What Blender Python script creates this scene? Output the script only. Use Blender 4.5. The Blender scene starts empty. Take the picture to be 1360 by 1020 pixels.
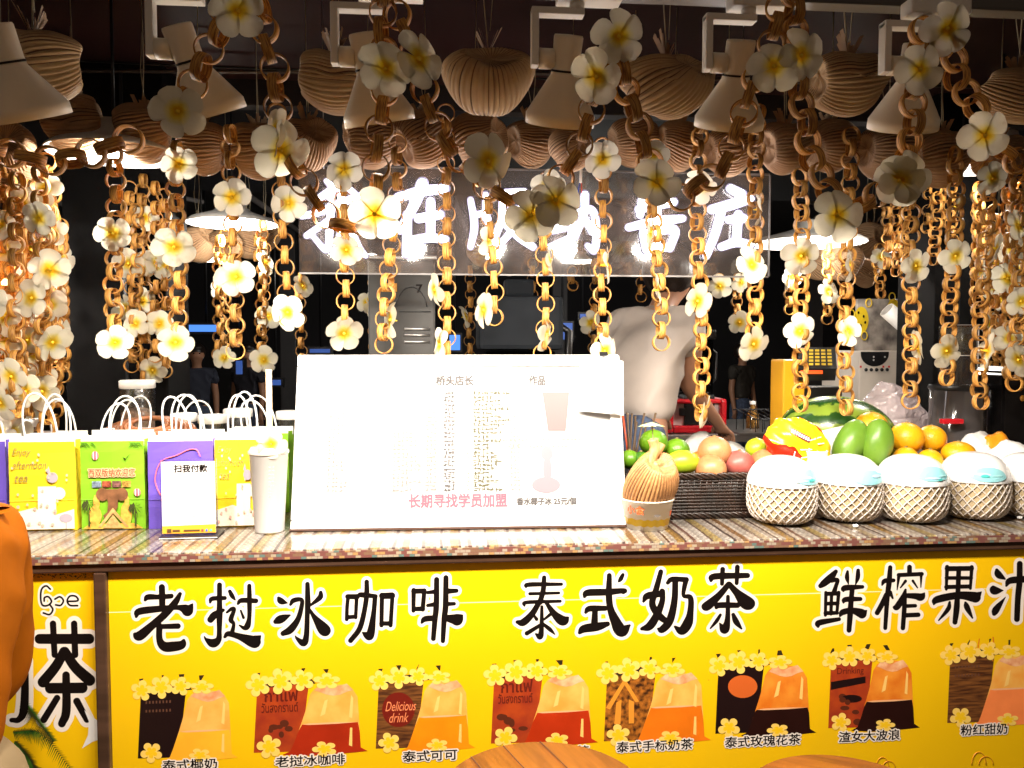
import bpy, bmesh, math, random
import numpy as np
from mathutils import Vector, Matrix, Quaternion
R = random.Random(7)
PI = math.pi; rad = math.radians
sc = bpy.context.scene
COL = sc.collection
# ------------------------------------------------------------------ camera
YAW, PITCH, FPX = rad(5.3), math.atan(50/1060), 1060.0
cam = bpy.data.objects.new('camera', bpy.data.cameras.new('camera')); COL.objects.link(cam)
cam.location = (0, 0, 1.5); cam.rotation_euler = (PI/2-PITCH, 0, -YAW)
cam.data.sensor_width = 36; cam.data.lens = 36*FPX/1360
cam.data.clip_start = .02; cam.data.clip_end = 200
sc.camera = cam
# ------------------------------------------------------------------ world: a night sky, sun well below the horizon
w = bpy.data.worlds.new('World'); sc.world = w; w.use_nodes = True
nt = w.node_tree
sky = nt.nodes.new('ShaderNodeTexSky'); sky.sky_type = 'NISHITA'; sky.sun_disc = False
sky.sun_elevation = rad(-4); sky.sun_rotation = rad(200)
glow = nt.nodes.new('ShaderNodeMix'); glow.data_type = 'RGBA'; glow.blend_type = 'ADD'; glow.inputs[0].default_value = 1
nt.links.new(sky.outputs[0], glow.inputs[6]); glow.inputs[7].default_value = (.95, .66, .44, 1)      # even warm fill added to the night sky to brighten the near decorations
nt.links.new(glow.outputs[2], nt.nodes['Background'].inputs[0])
nt.nodes['Background'].inputs[1].default_value = .20
# ------------------------------------------------------------------ exposure
vs = sc.view_settings; vs.view_transform = 'Standard'; vs.look = 'None'; vs.exposure = 0.0; vs.gamma = 1
SPOT_W = 52; DISC_W = 12; NEON_E = 14
LY = 1.22                                                  # the lighting track hangs this far out, in front of the counter
sc.cycles.max_bounces = 7; sc.cycles.transparent_max_bounces = 16
sc.cycles.use_denoising = True; sc.cycles.caustics_reflective = False; sc.cycles.caustics_refractive = False
sc.cycles.sample_clamp_indirect = 6
# ------------------------------------------------------------------ measuring: photo pixel -> point on a plane of the place
_a, _p = YAW, PITCH
FW = np.array([math.sin(_a)*math.cos(_p), math.cos(_a)*math.cos(_p), -math.sin(_p)])
RT = np.array([math.cos(_a), -math.sin(_a), 0.0]); UP = np.cross(RT, FW)
O = np.array([0, 0, 1.5])
def ray(px, py): return FW + RT*((px-680)/FPX) - UP*((py-510)/FPX)
def W(px, py, Y):
    d = ray(px, py); return Vector(O + d*(Y/d[1]))
def WZ(px, py, z):
    d = ray(px, py); return Vector(O + d*((z-1.5)/d[2]))
def PXM(px, py, Y):                                    # pixels per metre there
    d = ray(px, py); return FPX/(Y/d[1])
# ------------------------------------------------------------------ materials
MATS = {}
def mat(name, col, rough=.5, metal=0, spec=.5, coat=0, emit=None, es=0, var=0, vscale=8, bump=0, bscale=60, trans=0, alpha=1, stretch=(1,1,1), sss=0, col2=None, ior=1.45):
    if name in MATS: return MATS[name]
    m = bpy.data.materials.new(name); m.use_nodes = True; MATS[name] = m
    n, l = m.node_tree.nodes, m.node_tree.links; b = n['Principled BSDF']
    def S(k, v):
        if k in b.inputs: b.inputs[k].default_value = v
    S('Base Color', (*col, 1)); S('Roughness', rough); S('Metallic', metal); S('Specular IOR Level', spec)
    S('Coat Weight', coat); S('Coat Roughness', .08); S('Transmission Weight', trans); S('Alpha', alpha); S('IOR', ior)
    if sss: S('Subsurface Weight', sss); S('Subsurface Radius', (.02,.012,.006)); S('Subsurface Scale', .5)
    if emit: S('Emission Color', (*emit, 1)); S('Emission Strength', es)
    if var or bump or col2:
        tc = n.new('ShaderNodeTexCoord'); mp = n.new('ShaderNodeMapping'); mp.inputs['Scale'].default_value = stretch
        l.new(tc.outputs['Object'], mp.inputs[0])
        nz = n.new('ShaderNodeTexNoise'); nz.inputs['Scale'].default_value = vscale; nz.inputs['Detail'].default_value = 6
        l.new(mp.outputs[0], nz.inputs['Vector'])
        if var or col2:
            cr = n.new('ShaderNodeValToRGB'); c2 = col2 or tuple(min(1, c*(1+var)) for c in col); c1 = col if col2 else tuple(c*(1-var) for c in col)
            cr.color_ramp.elements[0].position = .35; cr.color_ramp.elements[1].position = .65
            cr.color_ramp.elements[0].color = (*c1, 1); cr.color_ramp.elements[1].color = (*c2, 1)
            l.new(nz.outputs['Fac'], cr.inputs[0]); l.new(cr.outputs[0], b.inputs['Base Color'])
            rr = n.new('ShaderNodeMapRange'); rr.inputs['To Min'].default_value = max(.02, rough-.1); rr.inputs['To Max'].default_value = min(1, rough+.12)
            l.new(nz.outputs['Fac'], rr.inputs[0]); l.new(rr.outputs[0], b.inputs['Roughness'])
        if bump:
            n2 = n.new('ShaderNodeTexNoise'); n2.inputs['Scale'].default_value = bscale; n2.inputs['Detail'].default_value = 4
            l.new(mp.outputs[0], n2.inputs['Vector'])
            bp = n.new('ShaderNodeBump'); bp.inputs['Strength'].default_value = bump; bp.inputs['Distance'].default_value = .004
            l.new(n2.outputs['Fac'], bp.inputs['Height']); l.new(bp.outputs[0], b.inputs['Normal'])
    return m
def specks(m, scale, thr, col, amt=.7):                  # small blemishes on a skin
    n, l = m.node_tree.nodes, m.node_tree.links; bs = n['Principled BSDF']; sk = bs.inputs['Base Color']; src = sk.links[0].from_socket if sk.links else None
    tc = n.new('ShaderNodeTexCoord'); nz = n.new('ShaderNodeTexNoise'); nz.inputs['Scale'].default_value = scale*.8; l.new(tc.outputs['Object'], nz.inputs['Vector'])
    vo = n.new('ShaderNodeTexVoronoi'); vo.inputs['Scale'].default_value = scale; l.new(tc.outputs['Object'], vo.inputs['Vector'])
    ad = n.new('ShaderNodeMath'); ad.operation = 'MULTIPLY_ADD'; l.new(nz.outputs['Fac'], ad.inputs[0]); ad.inputs[1].default_value = .35; l.new(vo.outputs['Distance'], ad.inputs[2])
    mr = n.new('ShaderNodeMapRange'); mr.inputs['From Min'].default_value = thr; mr.inputs['From Max'].default_value = thr+.06; mr.inputs['To Min'].default_value = amt; mr.inputs['To Max'].default_value = 0; l.new(ad.outputs[0], mr.inputs[0])
    mx = n.new('ShaderNodeMix'); mx.data_type = 'RGBA'; l.new(mr.outputs[0], mx.inputs[0])
    if src: l.new(src, mx.inputs[6])
    else: mx.inputs[6].default_value = sk.default_value
    mx.inputs[7].default_value = (*col, 1); l.new(mx.outputs[2], sk); return m
# ------------------------------------------------------------------ objects
def tag(o, label=None, cat=None, group=None, kind=None):
    if label: o['label'] = label
    if cat: o['category'] = cat
    if group: o['group'] = group
    if kind: o['kind'] = kind
    return o
def thing(name, label, cat, loc=(0,0,0), rz=0, group=None):
    o = bpy.data.objects.new(name, None); COL.objects.link(o); o.empty_display_size = .05
    o.location = loc; o.rotation_euler = (0, 0, rz); return tag(o, label, cat, group)
def obj(name, bm, m, parent=None, smooth=False, loc=None):
    me = bpy.data.meshes.new(name)
    if isinstance(bm, bmesh.types.BMesh): bm.to_mesh(me); bm.free()
    else: me = bm
    ms = m if isinstance(m, (list, tuple)) else [m]
    if not me.materials:
        for x in ms: me.materials.append(x)
    if smooth:
        for p in me.polygons: p.use_smooth = True
    o = bpy.data.objects.new(name, me); COL.objects.link(o)
    if parent: o.parent = parent
    if loc is not None: o.location = loc
    return o
def inst(name, me, parent, loc, rot=None, scale=None):
    o = bpy.data.objects.new(name, me); COL.objects.link(o); o.parent = parent; o.location = loc
    if rot is not None:
        o.rotation_mode = 'QUATERNION'; o.rotation_quaternion = rot
    if scale: o.scale = (scale,)*3 if not isinstance(scale, tuple) else scale
    return o
def B(): return bmesh.new()
def box(bm, a, b, bev=0, mi=0):
    a, b = Vector(a), Vector(b); c = (a+b)/2; s = b-a
    r = bmesh.ops.create_cube(bm, size=1, matrix=Matrix.Translation(c) @ Matrix.Diagonal((abs(s.x), abs(s.y), abs(s.z), 1)))
    if bev:
        es = list({e for v in r['verts'] for e in v.link_edges})
        bmesh.ops.bevel(bm, geom=es, offset=bev, segments=2, affect='EDGES', profile=.6)
    return bm
def frames(pts):
    pts = [Vector(p) for p in pts]; n = len(pts); T = []
    for i in range(n):
        t = pts[min(i+1, n-1)] - pts[max(i-1, 0)]; T.append(t.normalized() if t.length > 1e-9 else Vector((0,0,1)))
    u = T[0].orthogonal().normalized(); out = []
    for i in range(n):
        u = (u - T[i]*u.dot(T[i]))
        u = u.normalized() if u.length > 1e-6 else T[i].orthogonal().normalized()
        out.append((pts[i], T[i], u, T[i].cross(u)))
    return out
def tube(bm, pts, r, seg=6, closed=False, cap=True, mi=0):
    F = frames(pts); rs = r if isinstance(r, (list, tuple)) else [r]*len(F); rings = []
    for (p, t, u, v), rr in zip(F, rs):
        rings.append([bm.verts.new(p + (u*math.cos(2*PI*k/seg) + v*math.sin(2*PI*k/seg))*rr) for k in range(seg)])
    m = len(rings)
    for i in range(m if closed else m-1):
        a, b = rings[i], rings[(i+1) % m]
        for k in range(seg):
            f = bm.faces.new((a[k], a[(k+1) % seg], b[(k+1) % seg], b[k])); f.smooth = True; f.material_index = mi
    if cap and not closed:
        for rg, fl in ((rings[0], True), (rings[-1], False)):
            f = bm.faces.new(list(reversed(rg)) if fl else rg); f.material_index = mi
    return bm
def lathe(bm, prof, seg=32, c=(0,0,0), axis=None, wob=0, mi=0, cap=False):
    c = Vector(c); q = Vector((0,0,1)).rotation_difference(Vector(axis)) if axis else Quaternion()
    rings = []
    for (r, z) in prof:
        rings.append([bm.verts.new(c + q @ Vector((r*math.cos(2*PI*k/seg)*(1+wob*math.sin(k*3.7)), r*math.sin(2*PI*k/seg)*(1+wob*math.sin(k*3.7)), z))) for k in range(seg)])
    for a, b in zip(rings, rings[1:]):
        for k in range(seg):
            f = bm.faces.new((a[k], a[(k+1) % seg], b[(k+1) % seg], b[k])); f.smooth = True; f.material_index = mi
    if cap:
        if prof[0][0] > 1e-4: bm.faces.new(list(reversed(rings[0])))
        if prof[-1][0] > 1e-4: bm.faces.new(rings[-1])
    return bm
def blob(bm, c, r, seg=24, rings=16, fn=None, mi=0):
    c = Vector(c); r = Vector(r) if not isinstance(r, (int, float)) else Vector((r,r,r)); V = []
    for i in range(rings+1):
        ph = PI*i/rings; row = []
        for k in range(seg):
            th = 2*PI*k/seg; d = Vector((math.sin(ph)*math.cos(th), math.sin(ph)*math.sin(th), math.cos(ph)))
            s = fn(d) if fn else 1
            row.append(bm.verts.new(c + Vector((d.x*r.x, d.y*r.y, d.z*r.z))*s))
            if i in (0, rings): break
        V.append(row)
    for i in range(rings):
        a, b = V[i], V[i+1]
        for k in range(seg):
            k2 = (k+1) % seg
            if len(a) == 1: vs_ = (a[0], b[k], b[k2])
            elif len(b) == 1: vs_ = (a[k], b[0], a[k2])
            else: vs_ = (a[k], b[k], b[k2], a[k2])
            f = bm.faces.new(vs_); f.smooth = True; f.material_index = mi
    return bm
def poly(bm, pts, mi=0):
    f = bm.faces.new([bm.verts.new(Vector(p)) for p in pts]); f.material_index = mi; return f
def spline(pts, n=8):
    P = [np.array(p, float) for p in pts]
    if len(P) < 3: return [tuple(P[0]+(P[1]-P[0])*t) for t in np.linspace(0, 1, n+1)]
    Q = [2*P[0]-P[1]] + P + [2*P[-1]-P[-2]]; out = []
    for i in range(1, len(Q)-2):
        p0, p1, p2, p3 = Q[i-1:i+3]
        for t in np.arange(n)/n:
            out.append(tuple(.5*((2*p1)+(-p0+p2)*t+(2*p0-5*p1+4*p2-p3)*t*t+(-p0+3*p1-3*p2+p3)*t**3)))
    out.append(tuple(P[-1])); return out
def bake(o, *mods):                                     # apply modifiers into the mesh, without operators
    dg = bpy.context.evaluated_depsgraph_get(); me = bpy.data.meshes.new_from_object(o.evaluated_get(dg))
    o.modifiers.clear(); o.data = me; return o
# ------------------------------------------------------------------ lettering
def text_mesh(s, offset=0.0, shear=0.0, spacing=1.0):
    c = bpy.data.curves.new('lettering', 'FONT'); c.body = s; c.offset = offset; c.shear = shear; c.space_character = spacing; c.resolution_u = 3
    o = bpy.data.objects.new('lettering', c); COL.objects.link(o)
    bpy.context.view_layer.update()
    me = bpy.data.meshes.new_from_object(o.evaluated_get(bpy.context.evaluated_depsgraph_get()))
    bpy.data.objects.remove(o); bpy.data.curves.remove(c)
    return me
def fit_text(name, s, m, parent, p0, p1, offset=0, shear=0, ref=None, depth=0.0, spacing=1.0, n=Vector((0,-1,0)), u=Vector((1,0,0))):
    """lettering filling the rectangle from lower-left p0 to upper-right p1 (parent space), facing n"""
    if offset > .004 and not shear and any(ord(q) > 0x2e80 for q in s):   # bold lettering: fatten the plain outline
        me = text_mesh(s); co = np.array([v.co[:] for v in me.vertices]); bpy.data.meshes.remove(me)
        rf = ref or (co[:,0].min(), co[:,1].min(), co[:,0].max(), co[:,1].max())
        return outline_text(name, s, m, parent, Vector(p0)+n*depth, Vector(p1)+n*depth, rf, 0, offset, n, u, 60), rf
    me = text_mesh(s, offset, shear, spacing)
    co = np.array([v.co[:] for v in me.vertices])
    if len(co) == 0: return None
    rf = ref or (co[:,0].min()+offset, co[:,1].min()+offset, co[:,0].max()-offset, co[:,1].max()-offset)
    up = n.cross(u).normalized(); p0, p1 = Vector(p0), Vector(p1); d = p1-p0
    sx = d.dot(u)/(rf[2]-rf[0]); sy = d.dot(up)/(rf[3]-rf[1])
    for v in me.vertices:
        x, y = v.co.x-rf[0], v.co.y-rf[1]
        v.co = p0 + u*(x*sx) + up*(y*sy) + n*depth
    me.update()
    o = obj(name, me, m, parent); return o, rf
# brush strokes: the union of tapering strokes as one flat sheet (marching squares over a distance field)
def stroke_field(strokes, iso, res):
    S = []
    for st in strokes:
        q = spline(st, 7) if len(st) > 2 else [tuple(np.array(st[0])+(np.array(st[1])-np.array(st[0]))*t) for t in (0, 1)]
        S.append(q)
    allp = np.array([p for q in S for p in q]); mx = allp[:,2].max()+iso+2*res
    x0, y0 = allp[:,0].min()-mx, allp[:,1].min()-mx; x1, y1 = allp[:,0].max()+mx, allp[:,1].max()+mx
    nx, ny = int((x1-x0)/res)+2, int((y1-y0)/res)+2
    X, Y = np.meshgrid(x0+np.arange(nx)*res, y0+np.arange(ny)*res)
    f = np.full(X.shape, -1e9)
    for q in S:
        for (ax, ay, ar), (bx, by, br) in zip(q, q[1:]):
            dx, dy = bx-ax, by-ay; L = dx*dx+dy*dy+1e-12
            m_ = max(ar, br)+iso+3*res
            i0, i1 = max(0, int((min(ax,bx)-m_-x0)/res)), min(nx, int((max(ax,bx)+m_-x0)/res)+2)
            j0, j1 = max(0, int((min(ay,by)-m_-y0)/res)), min(ny, int((max(ay,by)+m_-y0)/res)+2)
            xs, ys = X[j0:j1,i0:i1], Y[j0:j1,i0:i1]
            t = np.clip(((xs-ax)*dx+(ys-ay)*dy)/L, 0, 1)
            v = ar+(br-ar)*t - np.hypot(xs-ax-t*dx, ys-ay-t*dy)
            f[j0:j1,i0:i1] = np.maximum(f[j0:j1,i0:i1], v)
    return X, Y, np.maximum(f, -4*res-iso)+iso
def stroke_sheet(bm, strokes, iso, res, to3):
    return field_sheet(bm, *stroke_field(strokes, iso, res), to3)
def field_sheet(bm, X, Y, f, to3):
    ny, nx = f.shape; ins = f > 0; cache = {}
    def V(x, y):
        k = (round(x, 3), round(y, 3))
        if k not in cache: cache[k] = bm.verts.new(to3(x, y))
        return cache[k]
    full = ins[:-1,:-1] & ins[1:,:-1] & ins[:-1,1:] & ins[1:,1:]
    anyc = ins[:-1,:-1] | ins[1:,:-1] | ins[:-1,1:] | ins[1:,1:]
    for j in range(ny-1):
        i = 0
        while i < nx-1:
            if full[j,i]:
                k = i
                while k < nx-1 and full[j,k]: k += 1
                vs_ = [V(X[j,i],Y[j,i]), V(X[j+1,i],Y[j+1,i]), V(X[j+1,k],Y[j+1,k]), V(X[j,k],Y[j,k])]
                try: bm.faces.new(vs_)
                except ValueError: pass
                i = k; continue
            if anyc[j,i]:
                cs = [(j,i),(j+1,i),(j+1,i+1),(j,i+1)]; out = []
                for a in range(4):
                    ja, ia = cs[a]; jb, ib = cs[(a+1) % 4]; fa, fb = f[ja,ia], f[jb,ib]
                    if fa > 0: out.append(V(X[ja,ia], Y[ja,ia]))
                    if (fa > 0) != (fb > 0):
                        t = fa/(fa-fb); out.append(V(X[ja,ia]+(X[jb,ib]-X[ja,ia])*t, Y[ja,ia]+(Y[jb,ib]-Y[ja,ia])*t))
                o2 = []
                for v in out:
                    if not o2 or v is not o2[-1]: o2.append(v)
                if len(o2) > 2 and o2[0] is o2[-1]: o2.pop()
                if len(set(o2)) == len(o2) and len(o2) > 2:
                    try: bm.faces.new(o2)
                    except ValueError: pass
            i += 1
    return bm
def grown_text(s, offset, grow, cells=34):
    """lettering fattened by a dilation of its raster: returns the grid (in text units) and a field"""
    me = text_mesh(s, offset); me.calc_loop_triangles(); co = np.array([v.co[:2] for v in me.vertices]); res = 1.0/cells; pad = grow+3*res
    x0, y0 = co.min(0)-pad; x1, y1 = co.max(0)+pad; nx, ny = int((x1-x0)/res)+2, int((y1-y0)/res)+2
    X, Y = np.meshgrid(x0+np.arange(nx)*res, y0+np.arange(ny)*res); M = np.zeros(X.shape, bool)
    for t in me.loop_triangles:
        a, b, c = co[list(t.vertices)]; i0, i1 = int((min(a[0],b[0],c[0])-x0)/res), int((max(a[0],b[0],c[0])-x0)/res)+2; j0, j1 = int((min(a[1],b[1],c[1])-y0)/res), int((max(a[1],b[1],c[1])-y0)/res)+2
        xs, ys = X[j0:j1,i0:i1], Y[j0:j1,i0:i1]; d = (b[0]-a[0])*(c[1]-a[1])-(b[1]-a[1])*(c[0]-a[0])
        if abs(d) < 1e-12: continue
        u = ((xs-a[0])*(c[1]-a[1])-(ys-a[1])*(c[0]-a[0]))/d; v = ((b[0]-a[0])*(ys-a[1])-(b[1]-a[1])*(xs-a[0]))/d; M[j0:j1,i0:i1] |= (u > -.02) & (v > -.02) & (u+v < 1.02)
    D = np.full(X.shape, 9.0); k = int(grow/res)+2; P_ = np.pad(M, k)
    for dj in range(-k, k+1):
        for di in range(-k, k+1):
            d = math.hypot(di, dj)*res
            if d <= grow+1.5*res: D = np.where(P_[k+dj:k+dj+ny, k+di:k+di+nx], np.minimum(D, d), D)
    return X, Y, grow-D, me
def outline_text(name, s, m, parent, p0, p1, rf, offset, grow, n=Vector((0,-1,0)), u=Vector((1,0,0)), cells=34):
    X, Y, f, me = grown_text(s, offset, grow, cells); bpy.data.meshes.remove(me); up = n.cross(u).normalized(); p0, p1 = Vector(p0), Vector(p1); d = p1-p0
    sx = d.dot(u)/(rf[2]-rf[0]); sy = d.dot(up)/(rf[3]-rf[1]); b = bmesh.new()
    field_sheet(b, X, Y, np.maximum(f, -.1), lambda x, y: p0+u*((x-rf[0])*sx)+up*((y-rf[1])*sy)); return obj(name, b, m, parent)
def ell(cx, cy, rx, ry, n=20, a0=0, a1=2*PI): return [(cx+rx*math.cos(a0+(a1-a0)*i/n), cy+ry*math.sin(a0+(a1-a0)*i/n)) for i in range(n)]
def flower2d(cx, cy, r, rot=0, sq=1.0, n=50):
    o = []
    for i in range(n):
        t = 2*PI*i/n; rr = r*(.5+.5*abs(math.cos(2.5*t))**.55)
        o.append((cx+rr*math.cos(t+rot), cy+rr*math.sin(t+rot)*sq))
    return o
# common materials
M_WHITE = mat('white_enamel', (.78,.76,.72), .35, var=.04, vscale=5)
M_BLACK = mat('black_plastic', (.012,.012,.013), .3)
M_DARKMET = mat('dark_metal', (.03,.03,.032), .45, .6, var=.3, vscale=6)
M_STEEL = mat('brushed_steel', (.45,.44,.43), .32, .9, var=.12, vscale=14, stretch=(1,1,8))
M_INK = mat('black_ink', (.005,.0025,.002), .6, spec=.15)
M_OUT = mat('cream_ink', (.82,.74,.66), .5)
M_PAPER = mat('white_paper', (.82,.81,.79), .7, bump=.15, bscale=30)
M_STRING = mat('pale_string', (.5,.42,.28), .8)
M_GLASS = mat('clear_plastic', (.93,.95,.95), .06, trans=1, ior=1.2)
M_SMOKE = mat('smoky_plastic', (.09,.095,.10), .08, trans=1, ior=1.15)
M_RED = mat('red_plastic', (.55,.012,.02), .28, var=.1, vscale=4)
M_CREAM = mat('cream_lamp_paint', (.84,.77,.64), .42, var=.06, vscale=6)
def ow(name, bm, m, parent=None, smooth=False):          # geometry given in world space, hung under its thing
    o = obj(name, bm, m, parent, smooth)
    if parent:
        p = parent; off = Vector((0,0,0))
        while p: off += p.location; p = p.parent
        o.location = -off
    return o
YB, ZT = 1.60, 1.10
FZ = .40                                                    # the sellers stand on a raised floor
# ------------------------------------------------------------------ the setting
gm = mat('night_paving', (.05,.045,.04), .55, var=.35, vscale=3, bump=.3, bscale=20)
g = B(); poly(g, [(-60,-30,0),(60,-30,0),(60,90,0),(-60,90,0)]); tag(obj('ground', g, gm), kind='structure')
g = B(); box(g, (-3.2,2.42,.004), (3.6,4.4,FZ)); tag(obj('stall_floor', g, mat('floor_boards', (.09,.06,.04), .5, var=.3, vscale=9, stretch=(1,12,1))), kind='structure')
# ------------------------------------------------------------------ canopy
cn = thing('stall_canopy', 'dark maroon canopy ceiling above the drink stall', 'canopy', (0,1.2,2.3))
b = B(); box(b, (-3.4,.75,2.34), (3.8,2.75,2.38)); ow('ceiling_board', b, mat('maroon_ceiling', (.030,.008,.008), .6, var=.25, vscale=2), cn)
b = B()
for y in (1.05, 2.62): box(b, (-3.4,y,2.26), (3.8,y+.06,2.345), .004)
ow('beam', b, mat('dark_beam', (.02,.015,.015), .5, var=.2), cn)
b = B(); box(b, (-3.4,2.75,2.36), (3.8,4.6,2.40)); ow('rear_ceiling', b, mat('black_ceiling', (.012,.011,.012), .7, var=.3, vscale=3), cn)
b = B(); tube(b, [W(-400,92,2.45), W(300,95,2.45), W(700,97,2.45), W(1760,130,2.45)], .006, 6); ow('hanging_rod', b, mat('rod_metal', (.12,.10,.09), .4, .8), cn)
b = B(); tube(b, [W(-300,62,2.3), W(250,88,2.34), W(560,98,2.3), W(900,112,2.35), W(1700,116,2.3)], .003, 5); ow('wire', b, M_BLACK, cn)
tr = thing('lamp_track', 'grey metal lighting track along the canopy edge', 'track', (0,LY,2.06))
zt = W(1000,6,LY).z
b = B(); box(b, (-2.4,LY-.015,zt), (2.6,LY+.015,zt+.004), .0015); box(b, (-2.4,LY-.008,zt+.0042), (2.6,LY+.008,zt+.03)); ow('rail', b, mat('rail_grey', (.10,.095,.09), .4, .3), tr)
b = B()
for x in (-2,-.9,.2,1.3,2.4): tube(b, [(x,LY,zt+.029), (x,LY,2.345)], .005, 6)
ow('hanger', b, M_DARKMET, tr)
def pillar(px0, px1, Y, label, ztop=2.38):
    x0, x1 = W(px0,450,Y).x, W(px1,450,Y).x
    t = thing('pillar', label, 'pillar', ((x0+x1)/2, Y, 0))
    h = (x1-x0)/2
    obj('shaft', box(B(), (-h,0,FZ), (h,.22,ztop-.02), .006), mat('pillar_paint', (.005,.0045,.0045), .8, spec=.1, var=.2, vscale=4, bump=.1), t)
    obj('base_plate', box(B(), (-h-.02,-.02,FZ-.002), (h+.02,.24,FZ+.04), .004), M_DARKMET, t)
    obj('corner_trim', box(B(), (h*.18,-.006,FZ+.04), (h*.24,.0,ztop-.05)), M_DARKMET, t)
pillar(86, 222, 2.50, 'wide matt black pillar behind the green paper bag')
pillar(1240, 1292, 2.55, 'narrow black pillar behind the right end of the fruit')
# ------------------------------------------------------------------ counter
ct = thing('stall_counter', 'long stall counter with striped cloth top and yellow drink banner', 'counter', (.3,YB,0))
brown = mat('brown_cabinet', (.06,.03,.018), .35, var=.3, vscale=6, stretch=(1,1,8))
b = B(); box(b, (-2.6,YB+.012,.03), (2.7,2.36,ZT-.03), .003); ow('cabinet', b, brown, ct)
# cloth: woven stripes running from the customer to the seller
m = bpy.data.materials.new('striped_cloth'); m.use_nodes = True; n, l = m.node_tree.nodes, m.node_tree.links; bs = n['Principled BSDF']
tc = n.new('ShaderNodeTexCoord'); sp = n.new('ShaderNodeSeparateXYZ'); l.new(tc.outputs['Object'], sp.inputs[0])
def math_(op, a, v=None, b2=None):
    q = n.new('ShaderNodeMath'); q.operation = op
    (l.new(a, q.inputs[0]) if not isinstance(a, (int, float)) else setattr(q.inputs[0], 'default_value', a))
    if b2 is not None: l.new(b2, q.inputs[1])
    elif v is not None: q.inputs[1].default_value = v
    return q.outputs[0]
nz = n.new('ShaderNodeTexNoise'); nz.inputs['Scale'].default_value = 4; l.new(tc.outputs['Object'], nz.inputs['Vector'])
xs = math_('ADD', sp.outputs[0], b2=math_('MULTIPLY', nz.outputs['Fac'], .02))
fr = math_('FRACT', math_('MULTIPLY', xs, 4.3))
cr = n.new('ShaderNodeValToRGB'); cr.color_ramp.interpolation = 'CONSTANT'; E_ = cr.color_ramp.elements
stops = [(0,(.55,.50,.44)),(.06,(.10,.05,.04)),(.085,(.62,.56,.48)),(.15,(.40,.24,.06)),(.22,(.12,.05,.03)),(.24,(.60,.52,.42)),(.30,(.24,.10,.07)),(.33,(.62,.58,.52)),(.46,(.16,.09,.07)),(.48,(.50,.38,.14)),(.56,(.60,.55,.49)),(.66,(.11,.06,.05)),(.685,(.55,.47,.38)),(.74,(.36,.19,.07)),(.80,(.62,.57,.5)),(.90,(.2,.13,.1)),(.93,(.52,.42,.25))]
E_[0].position = 0; E_[0].color = (*stops[0][1], 1); E_[1].position = stops[1][0]; E_[1].color = (*stops[1][1], 1)
for p_, c_ in stops[2:]:
    e = E_.new(p_); e.color = (*c_, 1)
l.new(fr, cr.inputs[0])
br = n.new('ShaderNodeTexBrick'); br.inputs['Scale'].default_value = 42; br.inputs['Color1'].default_value = (.95,.95,.95,1); br.inputs['Color2'].default_value = (.55,.46,.40,1); br.inputs['Mortar'].default_value = (.35,.28,.25,1)
br.inputs['Mortar Size'].default_value = .03; l.new(tc.outputs['Object'], br.inputs['Vector'])
mx = n.new('ShaderNodeMix'); mx.data_type = 'RGBA'; mx.blend_type = 'MULTIPLY'; mx.inputs[0].default_value = .85
l.new(cr.outputs[0], mx.inputs[6]); l.new(br.outputs[0], mx.inputs[7]); fs = math_('FRACT', math_('MULTIPLY', xs, 47.0)); f2 = n.new('ShaderNodeMapRange'); f2.inputs['To Min'].default_value = .20; f2.inputs['To Max'].default_value = .62; l.new(fs, f2.inputs[0])
m3 = n.new('ShaderNodeMix'); m3.data_type = 'RGBA'; m3.blend_type = 'MULTIPLY'; m3.inputs[0].default_value = .8; l.new(mx.outputs[2], m3.inputs[6])
wx, wy = math_('SINE', math_('MULTIPLY', xs, 520.0)), math_('SINE', math_('MULTIPLY', sp.outputs[1], 300.0)); wv_ = n.new('ShaderNodeMath'); wv_.operation = 'MULTIPLY'; l.new(wx, wv_.inputs[0]); l.new(wy, wv_.inputs[1])
pt = n.new('ShaderNodeMapRange'); pt.inputs['From Min'].default_value = -.25; pt.inputs['From Max'].default_value = .25; pt.inputs['To Min'].default_value = .45; pt.inputs['To Max'].default_value = 1.05; l.new(wv_.outputs[0], pt.inputs[0])     # small woven diamonds
pm_ = n.new('ShaderNodeMath'); pm_.operation = 'MULTIPLY'; l.new(f2.outputs[0], pm_.inputs[0]); l.new(pt.outputs[0], pm_.inputs[1]); l.new(pm_.outputs[0], m3.inputs[7]); l.new(m3.outputs[2], bs.inputs['Base Color'])
bs.inputs['Roughness'].default_value = .45; bs.inputs['Coat Weight'].default_value = .8; bs.inputs['Coat Roughness'].default_value = .12
n3 = n.new('ShaderNodeTexNoise'); n3.inputs['Scale'].default_value = 9; n3.inputs['Detail'].default_value = 3; l.new(tc.outputs['Object'], n3.inputs['Vector'])
bp = n.new('ShaderNodeBump'); bp.inputs['Strength'].default_value = .35; bp.inputs['Distance'].default_value = .006; l.new(n3.outputs['Fac'], bp.inputs['Height']); l.new(bp.outputs[0], bs.inputs['Normal']); l.new(bp.outputs[0], bs.inputs['Coat Normal'])
M_CLOTH = m
b = B(); box(b, (-2.65,YB-.014,ZT-.014), (2.75,2.40,ZT), .004); ow('tabletop', b, M_CLOTH, ct)
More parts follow.
